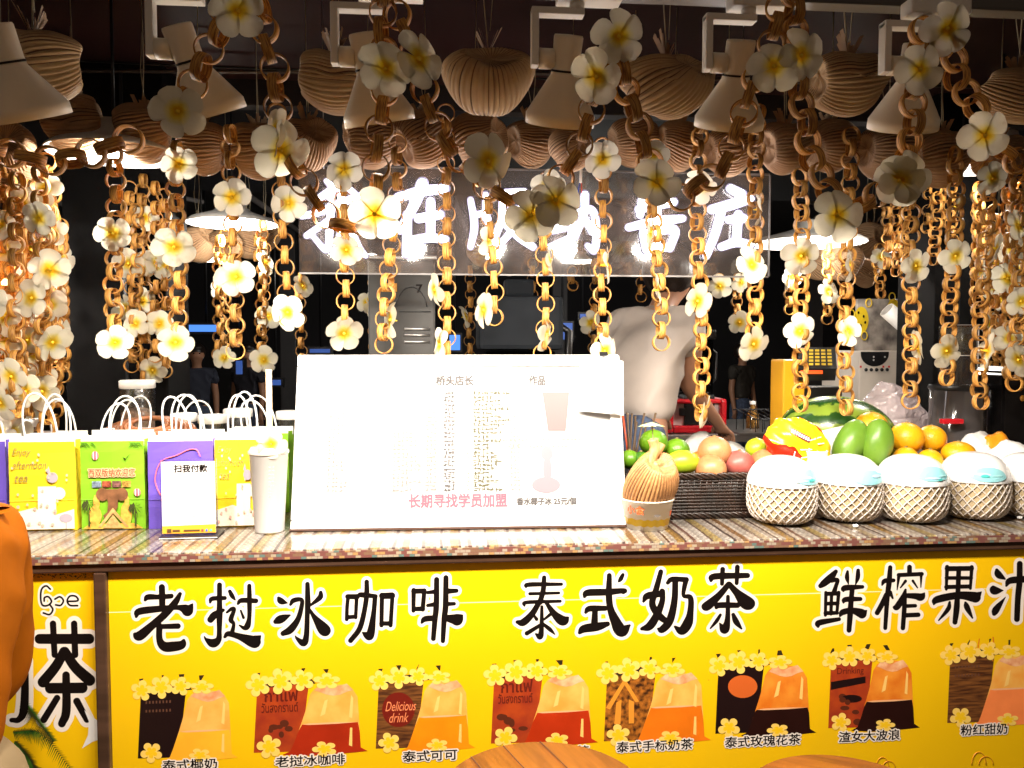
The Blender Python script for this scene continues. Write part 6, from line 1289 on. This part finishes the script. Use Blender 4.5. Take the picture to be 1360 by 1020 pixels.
# white machine with cup tube and picture panel
Y = 2.92; q = lambda px, py: W(px, py, Y); x0, x1 = q(1142,450).x, q(1240,450).x; z1 = q(1190,397).z; zm = q(1190,466).z
t = thing('coffee_machine', 'white coffee machine with a picture panel and a tilted cup tube', 'machine', ((x0+x1)/2, Y, ZR+.0006)); hw = (x1-x0)/2; L_ = Vector(t.location)
cab = mat('machine_cream', (.66,.60,.53), .4, var=.05)
obj('cabinet', box(B(), (-hw,0,0), (hw,.3,zm-ZR), .006), cab, t)
obj('picture_panel', box(B(), (-hw,.02,zm-ZR+.0005), (hw,.04,z1-ZR), .002), mat('picture_print', (.40,.36,.32), .35, col2=(.06,.05,.05), vscale=16), t)
yl = mat('yellow_print', (.78,.55,.02), .35)
def yell_(px, py, rx, ry, o): 
    c = q(px,py)-L_; b = B(); poly(b, [(c.x+rx*math.cos(a),.018-o,c.z+ry*math.sin(a)) for a in np.linspace(0,2*PI,24)[:-1]]); return b
obj('printed_fruit', yell_(1147,425,.030,.052,.0), yl, t); obj('printed_fruit', yell_(1190,414,.028,.05,.0), yl, t)
for px, py in ((1157,402),(1151,446),(1188,394),(1134,417)):
    c = q(px,py)-L_; b = B(); tube(b, [(c.x+.012*math.cos(a),.0165,c.z+.016*math.sin(a)) for a in np.linspace(0,2*PI,16)[:-1]], .0022, 5, closed=True); obj('printed_loop', b, yl, t)
b = B()
for px, py in ((1143,415),(1150,420),(1146,432),(1152,428),(1188,408),(1194,417)): c = q(px,py)-L_; poly(b, [(c.x+.004*math.cos(a),.0155,c.z+.006*math.sin(a)) for a in np.linspace(0,2*PI,10)[:-1]])
obj('printed_spots', b, M_INK, t)
a, c = q(1143,466)-L_, q(1180,486)-L_; b = B(); cx = (a.x+c.x)/2; rx = (c.x-a.x)/2
poly(b, [(cx-rx,-.001,zm-ZR-.004)]+[(cx-rx*math.cos(w_),-.001,zm-ZR-.012-.048*math.sin(w_)) for w_ in np.linspace(0,PI,16)]+[(cx+rx,-.001,zm-ZR-.004)]); obj('control_panel', b, M_BLACK, t)
b = B()
for k in range(5): c = q(1150+7*k,491)-L_; lathe(b, [(.0001,.003),(.006,.003),(.007,.0)], 12, (c.x,-.001,c.z), (0,-1,0))
obj('button', b, M_BLACK, t)
b = B()
for k in (0,4,5): c = q(1143+7.5*k,487)-L_; poly(b, [(c.x-.004,-.0012,c.z-.004),(c.x+.004,-.0012,c.z-.004),(c.x+.004,-.0012,c.z+.004),(c.x-.004,-.0012,c.z+.004)])
obj('button_mark', b, mat('red_mark', (.6,.03,.03), .4), t)
b = B()
for dx, dz in ((0,0),(0,-.012),(.045,.0)): c = q(1160,474)-L_; poly(b, [(c.x+dx-.003,-.0022,c.z+dz-.003),(c.x+dx+.003,-.0022,c.z+dz-.003),(c.x+dx+.003,-.0022,c.z+dz+.003),(c.x+dx-.003,-.0022,c.z+dz+.003)])
obj('panel_mark', b, M_WHITE, t)
obj('door', box(B(), (hw*.10,-.006,.02), (hw*.95,-.0005,zm-ZR-.03), .002), mat('machine_tan', (.50,.42,.34), .4), t); obj('door_handle', box(B(), (hw*.16,-.014,.08), (hw*.22,-.0065,.2), .002), M_BLACK, t)
a, c = q(1168,412)-L_, q(1236,472)-L_; b = B(); d = (c-a).normalized(); lathe(b, [(.026,0),(.03,.0),(.03,(c-a).length),(.026,(c-a).length),(.026,0)], 28, (a.x,-.05,a.z), d); obj('cup_tube', b, M_WHITE, t)
b = B(); tube(b, [(a.x*.3+c.x*.7,-.022,a.z*.3+c.z*.7),(a.x*.3+c.x*.7,.0,a.z*.3+c.z*.7-.01)], .006, 8); obj('tube_bracket', b, M_DARKMET, t)
# translucent plastic bag behind the watermelon
Y = 2.18; c = W(1186,538,Y); s_ = 1/PXM(1186,538,Y); t = thing('plastic_bag', 'crumpled translucent plastic bag behind the watermelon', 'plastic bag', (c.x, Y, ZT+.0006))
m = bpy.data.materials.new('milky_film'); m.use_nodes = True; n, l = m.node_tree.nodes, m.node_tree.links; bs = n['Principled BSDF']; bs.inputs['Base Color'].default_value = (.66,.56,.58,1); bs.inputs['Roughness'].default_value = .22
tr_ = n.new('ShaderNodeBsdfTransparent'); ms = n.new('ShaderNodeMixShader'); ms.inputs[0].default_value = .62; l.new(tr_.outputs[0], ms.inputs[1]); l.new(bs.outputs[0], ms.inputs[2]); l.new(ms.outputs[0], n['Material Output'].inputs[0])
vo = n.new('ShaderNodeTexVoronoi'); vo.feature = 'DISTANCE_TO_EDGE'; vo.inputs['Scale'].default_value = 26; tc = n.new('ShaderNodeTexCoord'); nz = n.new('ShaderNodeTexNoise'); nz.inputs['Scale'].default_value = 14; l.new(tc.outputs['Object'], nz.inputs['Vector']); l.new(nz.outputs['Color'], vo.inputs['Vector']); vo.inputs['Scale'].default_value = 5
bp = n.new('ShaderNodeBump'); bp.inputs['Strength'].default_value = .9; bp.inputs['Distance'].default_value = .012; l.new(vo.outputs['Distance'], bp.inputs['Height']); l.new(bp.outputs[0], bs.inputs['Normal'])
b = B(); hz = c.z-ZT
blob(b, (0,.0,hz*.52), (52*s_,.075,hz*.52+47*s_*.5), 44, 30, lambda d: 1+.04*math.sin(7*d.x+4*d.z)+.03*math.sin(9*d.z+5*d.y)+.015*math.sin(13*d.x-9*d.y)+.10*max(0,d.z)*d.x*-1)
obj('film', b, m, t)
obj('packed_cups', lathe(B(), [(.0001,.012),(.05,.012),(.055,hz*.8),(.0001,hz*.82)], 26, (.02,0,0)), mat('pale_blush', (.72,.62,.62), .5), t)
# black juicer at the right
Y = 2.05; c = W(1290,600,Y); t = thing('juicer', 'black juicer with a smoky hopper at the right end', 'juicer', (c.x, Y, ZT+.0006)); q = lambda px, py: W(px,py,Y)-Vector(t.location)
a = q(1288,590); p0, p1 = q(1240,512), q(1304,512)
rr = (p1.x-p0.x)/2; cx = (p0.x+p1.x)/2
obj('drum', lathe(B(), [(.0001,.03),(rr*.95,.03),(rr,.04),(rr,p0.z-.006),(rr*.9,p0.z),(.0001,p0.z)], 32, (cx,0,0)), mat('smoky_drum', (.05,.045,.045), .12, coat=.5), t)
obj('drum_collar', lathe(B(), [(rr*1.02,p0.z-.012),(rr*1.06,p0.z-.006),(rr*1.02,p0.z+.002)], 32, (cx,0,0)), M_BLACK, t)
zt2 = q(1280,432).z; b = B(); box(b, (cx-rr*.55,-rr*.5,p0.z+.001), (cx+rr*.45,rr*.5,zt2), .006); obj('hopper', b, M_WRAP2, t)
b = B(); tube(b, [(cx-rr*.55,-rr*.5,p0.z+.002),(cx-rr*.55,-rr*.5,zt2),(cx+rr*.45,-rr*.5,zt2),(cx+rr*.45,-rr*.5,p0.z+.002)], .0016, 5); tube(b, [(cx-rr*.55,-rr*.5,(p0.z+zt2)/2),(cx+rr*.45,-rr*.5,(p0.z+zt2)/2)], .0012, 5); obj('hopper_edge', b, mat('acrylic_edge', (.75,.72,.72), .3), t)
b = B(); x2, x3 = q(1312,520).x, q(1360,520).x; zz = q(1330,486).z; prof = [(x2,.0),(x2,zz*.95),(x2+.012,zz),((x2+x3)/2,zz*.985),(x3-.004,zz*.86),(x3,zz*.70),(x3,0)]
v0 = [b.verts.new((x,-.06,z)) for x, z in prof]; v1 = [b.verts.new((x,.06,z)) for x, z in prof]; b.faces.new(v0); b.faces.new(list(reversed(v1)))
for i in range(len(prof)): b.faces.new((v0[i],v1[i],v1[(i+1) % len(prof)],v0[(i+1) % len(prof)]))
bmesh.ops.recalc_face_normals(b, faces=b.faces[:]); bmesh.ops.bevel(b, geom=b.edges[:], offset=.006, segments=2, affect='EDGES'); obj('motor_housing', b, mat('gloss_black', (.008,.007,.007), .12), t)
obj('base', box(B(), (q(1236,590).x,-.07,0), (x3+.004,.07,.0295), .005), M_BLACK, t)
a = q(1230,556); obj('red_lever', box(B(), (a.x-.012,-rr-.024,a.z-.006), (a.x+.045,-rr-.004,a.z+.007), .003), M_RED, t)
obj('amber_side', box(B(), (x3+.002,-.058,.03), (x3+.012,.05,zz*.7), .002), mat('register_yellow', (.78,.38,.015), .35), t)
b = B(); a = q(1337,527); obj('lamp_button', lathe(B(), [(.0001,.004),(.006,.003),(.008,0)], 14, (a.x,-.0605,a.z), (0,-1,0)), mat('amber_plate', (.62,.28,.03)), t)
# white bag and packet at the right end
c = W(1296,592,Yf+.2); s_ = 1/PXM(1296,592,Yf+.2); t = thing('white_bundle', 'round white knotted bag behind the lying orange', 'bag', (c.x, c.y, ZT+.0006)); b = B(); hz = c.z-ZT
blob(b, (0,0,hz*.55), (30*s_,28*s_,hz*.55+20*s_*.6), 30, 20, lambda d: 1+.03*math.sin(8*d.x+6*d.z)+.03*math.sin(13*d.y+4*d.z)); obj('bag_body', b, M_PAPER, t)
obj('knot', blob(B(), (-.004,-28*s_*.8,hz*.9), (.014,.01,.018), 14, 10, lambda d: 1+.2*math.sin(9*d.x+7*d.z)), M_PAPER, t)
c = W(1345,605,Yf+.10); s_ = 1/PXM(1345,605,Yf+.10); t = thing('snack_packet', 'white packet with black print and an orange end at the right edge', 'packet', (c.x, c.y, ZT+.0006)); hz = c.z-ZT
b = B(); blob(b, (.02,.03,hz*.5), (44*s_,.06,hz*.5+16*s_), 34, 20, lambda d: 1+.05*math.sin(6*d.x+9*d.z)+.03*math.sin(15*d.y)); obj('packet_body', b, M_PAPER, t)
b = B(); blob(b, (.012,.075,hz*.62+.018), (28*s_,.03,hz*.4+16*s_), 24, 14, lambda d: 1+.05*math.sin(8*d.x)); obj('orange_end', b, mat('orange_film', (.82,.30,.015), .3), t)
b = B()
for k in range(26): x, z = R.uniform(-.024,.03), R.uniform(-.013,.006); w_ = R.uniform(.002,.006); poly(b, [(x,-.034-k*2e-5,hz+z+x*.25),(x+w_,-.034-k*2e-5,hz+z+x*.25+.001),(x+w_,-.034-k*2e-5,hz+z+x*.25+.0035),(x,-.034-k*2e-5,hz+z+x*.25+.0025)])
obj('print_marks', b, M_INK, t)
obj('red_badge', blob(B(), (-.024,-.022,hz*.66), (.011,.006,.008), 12, 8), MATS['red_orange_skin'], t)
# ------------------------------------------------------------------ people
SKIN = mat('skin', (.40,.20,.12), .5, sss=.08, var=.06, vscale=20)
HAIR = mat('dark_hair', (.016,.010,.008), .38, bump=.5, bscale=120, stretch=(1,1,.12))
def skin_mesh(name, P, edges, m, parent, sub=2, fold=0):
    ks = list(P); me = bpy.data.meshes.new(name); me.from_pydata([P[k][:3] for k in ks], [(ks.index(a), ks.index(b_)) for a, b_ in edges], [])
    o = bpy.data.objects.new(name, me); COL.objects.link(o); o.modifiers.new('s', 'SKIN'); sm = o.modifiers.new('u', 'SUBSURF'); sm.levels = sub; sm.render_levels = sub
    for i, k in enumerate(ks):
        r = P[k][3]; me.skin_vertices[0].data[i].radius = r if isinstance(r, tuple) else (r, r); me.skin_vertices[0].data[i].use_root = (i == 0)
    bpy.context.view_layer.update(); bake(o); o.data.materials.clear(); o.data.materials.append(m)
    if fold:                                              # creases of hanging cloth
        from mathutils import noise
        sd = Vector((len(P)*1.7, 3.1, P[ks[0]][0]*50))
        for v in o.data.vertices:
            q = v.co; a = noise.noise(Vector((q.x*8, q.y*8, q.z*4))+sd); c_ = noise.noise(Vector((q.x*9+q.z*9, q.y*9, q.z*5-q.x*7))+sd); v.co = q + v.normal*fold*(a*.9 + (.55-abs(c_)*1.9))
        o.data.update()
    for p in o.data.polygons: p.use_smooth = True
    o.name = name; o.parent = parent; return o
def person(label, loc, rz, shirt, pants, group=None, H=1.63, arms=None, lean=0.0, sleeve='short', hair_len=.0, baggy=1.0, legs_apart=.09, front_hair=False, loose=1.0):
    t = thing('person', label, 'person', loc, rz, group); k = H/1.65
    def L(x, y, z, r):                                     # lean the upper body about the hips
        if z > .92: dz = z-.92; y, z = y+dz*math.sin(lean), .92+dz*math.cos(lean)
        return (x*k, y*k, z*k, (r[0]*k, r[1]*k) if isinstance(r, tuple) else r*k)
    J = {'pelvis': L(0,0,.93,(.15,.105)), 'waist': L(0,0,1.08,(.125,.088)), 'chest': L(0,.005,1.25,(.148,.10)), 'neckbase': L(0,0,1.385,.062), 'neck': L(0,-.008,1.44,.048),
         'jaw': L(0,-.018,1.50,.066), 'head': L(0,-.006,1.565,.086), 'crown': L(0,.004,1.62,.058)}
    E = [('pelvis','waist'),('waist','chest'),('chest','neckbase'),('neckbase','neck'),('neck','jaw'),('jaw','head'),('head','crown')]
    J['nose'] = L(0,-.100,1.545,.012); E.append(('head','nose'))
    for s, sx in (('l',-1),('r',1)):
        J['ear'+s] = L(sx*.088,.005,1.55,.013); E.append(('head','ear'+s))
        A = (arms or {}).get(s) or [(.20*sx,.0,1.09),(.205*sx,-.05,.86)]
        J['sh'+s] = L(sx*.165,0,1.345,.056); J['el'+s] = L(*A[0],.040); J['wr'+s] = L(*A[1],.027)
        d = (Vector(J['wr'+s][:3])-Vector(J['el'+s][:3])).normalized(); w0 = Vector(J['wr'+s][:3]); pl = w0+d*.06*k; J['pa'+s] = (*pl, (.036*k,.018*k))
        E += [('chest','sh'+s),('sh'+s,'el'+s),('el'+s,'wr'+s),('wr'+s,'pa'+s)]
        side = d.cross(Vector((0,0,1))); side = side.normalized() if side.length > .1 else Vector((0,1,0)); nrm = side.cross(d)
        for f in range(4):
            o_ = side*(f-1.5)*.019*k; ln = (.030,.034,.032,.024)[f]*k; bnd = -nrm*.012*k
            J['f%d0%s' % (f,s)] = (*(pl+d*.030*k+o_),.0095*k); J['f%d1%s' % (f,s)] = (*(pl+d*(.030*k+ln)+o_+bnd),.0085*k); J['f%d2%s' % (f,s)] = (*(pl+d*(.030*k+ln*1.75)+o_+bnd*2.6),.0075*k)
            E += [('pa'+s,'f%d0%s' % (f,s)),('f%d0%s' % (f,s),'f%d1%s' % (f,s)),('f%d1%s' % (f,s),'f%d2%s' % (f,s))]
        J['t0'+s] = (*(pl-side*.034*k-d*.012*k),.011*k); J['t1'+s] = (*(pl-side*.050*k+d*.020*k-nrm*.01*k),.009*k); E += [('pa'+s,'t0'+s),('t0'+s,'t1'+s)]
        J['hip'+s] = L(sx*legs_apart,0,.86,.088); J['kn'+s] = L(sx*(legs_apart+.012),-.01,.48,.056); J['an'+s] = L(sx*(legs_apart+.01),.02,.09,.040); J['toe'+s] = L(sx*(legs_apart+.025),-.13,.04,(.042,.03))
        E += [('pelvis','hip'+s),('hip'+s,'kn'+s),('kn'+s,'an'+s),('an'+s,'toe'+s)]
    JB = dict(J)
    for q_, f_ in (('chest',.74),('waist',.78),('pelvis',.8),('shl',.8),('shr',.8),('hipl',.8),('hipr',.8)):
        v = JB[q_]; JB[q_] = (*v[:3], tuple(x_*f_ for x_ in v[3]) if isinstance(v[3], tuple) else v[3]*f_)
    skin_mesh('body', JB, E, SKIN, t)
    g = .018*k
    def grow(nm, f=1.0, add=g): v = J[nm]; r = v[3]; return (*v[:3], tuple(q*f+add for q in r) if isinstance(r, tuple) else r*f+add)
    S = {'chest': grow('chest'), 'waist': grow('waist', baggy), 'hem': (*[J['pelvis'][i] for i in (0,1)], J['pelvis'][2]+(.008 if sleeve == 'short' else -.02)*k, tuple(q*baggy+g for q in J['pelvis'][3])), 'nb': (*J['neckbase'][:2], J['neckbase'][2]+.01*k, .080*k)}
    SE = [('chest','waist'),('waist','hem'),('chest','nb')]
    for s in 'lr':
        S['sh'+s] = grow('sh'+s, 1.05); SE.append(('chest','sh'+s)); a, c = Vector(J['sh'+s][:3]), Vector(J['el'+s][:3])
        if sleeve == 'short': S['ue'+s] = (*a.lerp(c,.55), .060*k); SE.append(('sh'+s,'ue'+s))
        else:
            w_ = Vector(J['wr'+s][:3]); S['um'+s] = (*a.lerp(c,.55), .072*k*baggy); S['el'+s] = (*c, .078*k*baggy); S['fm'+s] = (*c.lerp(w_,.65), .066*k*baggy); S['wr'+s] = (*c.lerp(w_,.98), .040*k)
            SE += [('sh'+s,'um'+s),('um'+s,'el'+s),('el'+s,'fm'+s),('fm'+s,'wr'+s)]
    skin_mesh('shirt' if sleeve == 'short' else 'jacket', S, SE, shirt, t, 4, .010 if sleeve == 'short' else .006)
    T = {'pelvis': (*J['pelvis'][:3], .122*k*loose), 'band': (*Vector(J['pelvis'][:3]).lerp(Vector(J['waist'][:3]), .45), .112*k)}; TE = [('band','pelvis')]
    for s in 'lr':
        T['hip'+s] = grow('hip'+s, 1.08*loose); T['kn'+s] = grow('kn'+s, 1.2); T['an'+s] = (*J['an'+s][:3], .062*k); TE += [('pelvis','hip'+s),('hip'+s,'kn'+s),('kn'+s,'an'+s)]
    skin_mesh('trousers', T, TE, pants, t, 3, .010)
    c = Vector(J['head'][:3]); b = B()
    blob(b, (c.x, c.y+.016*k, c.z+.016*k), (.100*k,.112*k,.112*k), 36, 26, lambda d: (1 if (d.y > -.30 or d.z > .42) else .78)*(1-.10*max(0,-d.z-.3))*(1+.012*math.sin(22*math.atan2(d.x,d.y))))
    obj('hair', b, HAIR, t)
    if hair_len: skin_mesh('hair_tail', {'c': (c.x, c.y+.07*k, c.z+.01, .05*k), 'd': (c.x, c.y+.12*k, c.z-.05*k-hair_len*.4, .05*k), 'e': (c.x, c.y+.115*k, c.z-.08*k-hair_len, .018*k)}, [('c','d'),('d','e')], HAIR, t)
    if front_hair: skin_mesh('hair_lock', {'g': L(-.085,-.02,1.56,.036), 'h': L(-.088,-.09,1.42,.034), 'i': L(-.085,-.13,1.30,.014)}, [('g','h'),('h','i')], HAIR, t)
    b = B()
    for s, sx in (('l',-1),('r',1)):
        v = J['toe'+s]; w_ = J['an'+s]; blob(b, (v[0], (v[1]+w_[1])/2-.01, .052*k), (.05*k,.135*k,.05*k), 20, 12)
    bmesh.ops.bisect_plane(b, geom=b.verts[:]+b.edges[:]+b.faces[:], plane_co=(0,0,.004), plane_no=(0,0,-1), clear_outer=True); obj('shoes', b, M_BLACK, t, True)
    b = B()
    for sx in (-1,1): blob(b, Vector(L(sx*.031,-.083,1.57,.01)[:3]), .009*k, 12, 8)
    obj('eyes', b, M_INK, t)
    return t
TEE = mat('beige_tee', (.52,.45,.40), .8, var=.06, vscale=9, bump=.5, bscale=14); JEANS = mat('blue_jeans', (.06,.085,.15), .8, var=.35, vscale=60, bump=.3, bscale=200)
# the seller: seen from behind, leaning forward, right arm out to the red machine
Ys = 2.56; hp = W(838,552,Ys); fz = FZ
seller_h = (hp.z-fz)/.98*1.65/1.0
sp_ = Vector((hp.x, Ys, fz)); k_ = seller_h/1.65; rzs = PI-rad(48)
hand = W(952,560,2.80); Mi = Matrix.Rotation(-rzs,3,'Z'); hl = (Mi @ (hand-sp_))/k_
elb = W(912,508,2.66); el2 = (Mi @ (elb-sp_))/k_
def unlean(v, ln): dy, dz = v.y, v.z-.92; z = (dz/math.cos(ln)); return (v.x, v.y-z*math.sin(ln), .92+z)
LN = -rad(24)
person('seller seen from behind in a beige short sleeved tee and blue jeans, reaching right', sp_, rzs, TEE, JEANS, H=seller_h, lean=LN, baggy=1.04,
       arms={'l': [unlean(el2, LN), unlean(hl, LN)], 'r': [(.21,-.06,1.10),(.12,-.24,1.0)]})
# the customer at the left edge
cp = W(-99, 900, 1.30)
person('customer cut by the left edge in an orange jacket and khaki trousers', (cp.x, 1.30, 0.0006), PI/2-rad(8), mat('orange_jacket', (.20,.052,.0005), .8, spec=.1, var=.18, vscale=7, bump=.6, bscale=10), mat('khaki_trousers', (.16,.115,.06), .8, var=.1, bump=.4, bscale=16), H=1.44, sleeve='long', baggy=1.0, loose=1.12, hair_len=.20, front_hair=True,
       arms={'l': [(-.215,-.02,1.07),(-.15,.05,.99)], 'r': [(.215,.02,1.07),(.15,.05,.99)]})
GPx = 'people across the way in the dark'
for px, Y, rz, sh in ((262,8.6,.3,(.025,.03,.05)),(330,8.9,-.4,(.02,.02,.03)),(985,9.2,.5,(.03,.025,.02))):
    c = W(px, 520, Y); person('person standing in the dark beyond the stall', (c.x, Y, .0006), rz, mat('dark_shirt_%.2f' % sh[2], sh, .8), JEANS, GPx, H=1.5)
# ------------------------------------------------------------------ wooden stools in front of the counter
WD = bpy.data.materials.new('stool_wood'); m = WD; m.use_nodes = True; n, l = m.node_tree.nodes, m.node_tree.links; bs = n['Principled BSDF']
tc = n.new('ShaderNodeTexCoord'); mp = n.new('ShaderNodeMapping'); mp.inputs['Scale'].default_value = (28,3,3); mp.inputs['Rotation'].default_value = (0,0,.5); l.new(tc.outputs['Object'], mp.inputs[0]); nz = n.new('ShaderNodeTexNoise'); nz.inputs['Scale'].default_value = 2.2; nz.inputs['Detail'].default_value = 6; l.new(mp.outputs[0], nz.inputs['Vector'])
cr = n.new('ShaderNodeValToRGB'); E_ = cr.color_ramp.elements; E_[0].position = .3; E_[0].color = (.10,.027,.004,1); E_[1].position = .7; E_[1].color = (.24,.075,.009,1); l.new(nz.outputs['Fac'], cr.inputs[0]); l.new(cr.outputs[0], bs.inputs['Base Color']); bs.inputs['Roughness'].default_value = .38
def stool(px, py_top, label, rz, wide=125, Y=1.33):
    d = ray(px, py_top); q = W(px, py_top, Y); r = wide/PXM(px, py_top, Y); z = q.z
    t = thing('round_stool', label, 'stool', (q.x, Y-r, 0.0006), rz, 'round wooden stools before the counter')
    b = B(); lathe(b, [(.0001,z-.032),(r*.97,z-.032),(r,z-.027),(r,z-.006),(r*.985,z),(.0001,z)], 56); obj('seat', b, WD, t)
    b = B()
    for x in (-.36,.03,.42): h_ = r*math.sqrt(1-x*x)*.985; box(b, (x*r-.0007,-h_,z-.0005), (x*r+.0007,h_,z+.0008))
    obj('plank_seam', b, mat('seam_dark', (.06,.02,.006), .6), t)
    for k in range(4):
        a = PI/4+PI/2*k; b = B(); tube(b, [(r*.62*math.cos(a),r*.62*math.sin(a),z-.0325),(r*.92*math.cos(a),r*.92*math.sin(a),0)], [.018,.014], 12); obj('leg', b, WD, t)
    b = B(); tube(b, [(r*.80*math.cos(a),r*.80*math.sin(a),z*.38) for a in np.linspace(0,2*PI,40)[:-1]], .009, 8, closed=True); obj('foot_ring', b, M_DARKMET, t)
stool(706, 985, 'round wooden stool nearest the middle, its planks showing a dark seam', .35)
stool(1072, 1002, 'round wooden stool right of the middle one, lower in the picture', 1.1)
# ------------------------------------------------------------------ what lies beyond the stall: a dark night market
t = thing('market_hall', 'dark open market hall beyond the stall with pale roof trusses', 'building', (0,11,0))
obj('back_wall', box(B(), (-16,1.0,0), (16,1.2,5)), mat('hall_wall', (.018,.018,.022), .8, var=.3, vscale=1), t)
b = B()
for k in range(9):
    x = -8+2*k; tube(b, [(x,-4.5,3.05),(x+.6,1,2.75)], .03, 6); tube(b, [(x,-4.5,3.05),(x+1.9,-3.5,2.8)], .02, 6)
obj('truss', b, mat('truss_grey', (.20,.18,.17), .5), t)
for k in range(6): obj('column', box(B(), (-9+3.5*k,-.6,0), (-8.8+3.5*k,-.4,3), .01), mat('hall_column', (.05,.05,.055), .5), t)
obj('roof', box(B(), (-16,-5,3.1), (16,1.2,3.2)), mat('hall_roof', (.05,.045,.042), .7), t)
BLUE = mat('blue_lit_sign', (.02,.08,.4), .4, emit=(.10,.32,1), es=1.1); BLUE2 = mat('blue_lit_sign_dim', (.02,.05,.2), .4, emit=(.10,.25,.9), es=.35)
for px, py, w_, h_, Y, mm, lb in [(272,436,46,9,7.5,BLUE,'bright blue lit sign far behind the jars'),(365,508,16,7,7.8,BLUE2,'faint blue lit sign far behind, left of the board'),(318,488,8,18,7.2,BLUE2,'thin faint blue lit sign left of the cup stick'),(604,455,14,20,7.5,BLUE,'blue and white lit sign far behind, right of the steel machine'),(748,440,24,22,8.0,BLUE2,'dim blue lit sign far behind, left of the seller'),(775,420,10,6,8.2,BLUE2,'tiny blue lit sign beside the seller shoulder'),(425,466,26,5,7.0,BLUE2,'dim blue lit strip far behind the board left corner')]:
    c = W(px, py, Y); s_ = 1/PXM(px, py, Y); tt = thing('lit_sign', lb, 'sign', (c.x, Y, c.z))
    obj('sign_face', box(B(), (-w_/2*s_,-.02,-h_/2*s_), (w_/2*s_,0,h_/2*s_), .004), mm, tt); obj('sign_case', box(B(), (-w_/2*s_-.02,.0005,-h_/2*s_-.02), (w_/2*s_+.02,.08,h_/2*s_+.02)), M_BLACK, tt)
    b = B(); tube(b, [(0,.06,h_/2*s_+.02),(0,.06,3.11-c.z)], .012, 5); obj('hanger', b, M_BLACK, tt)
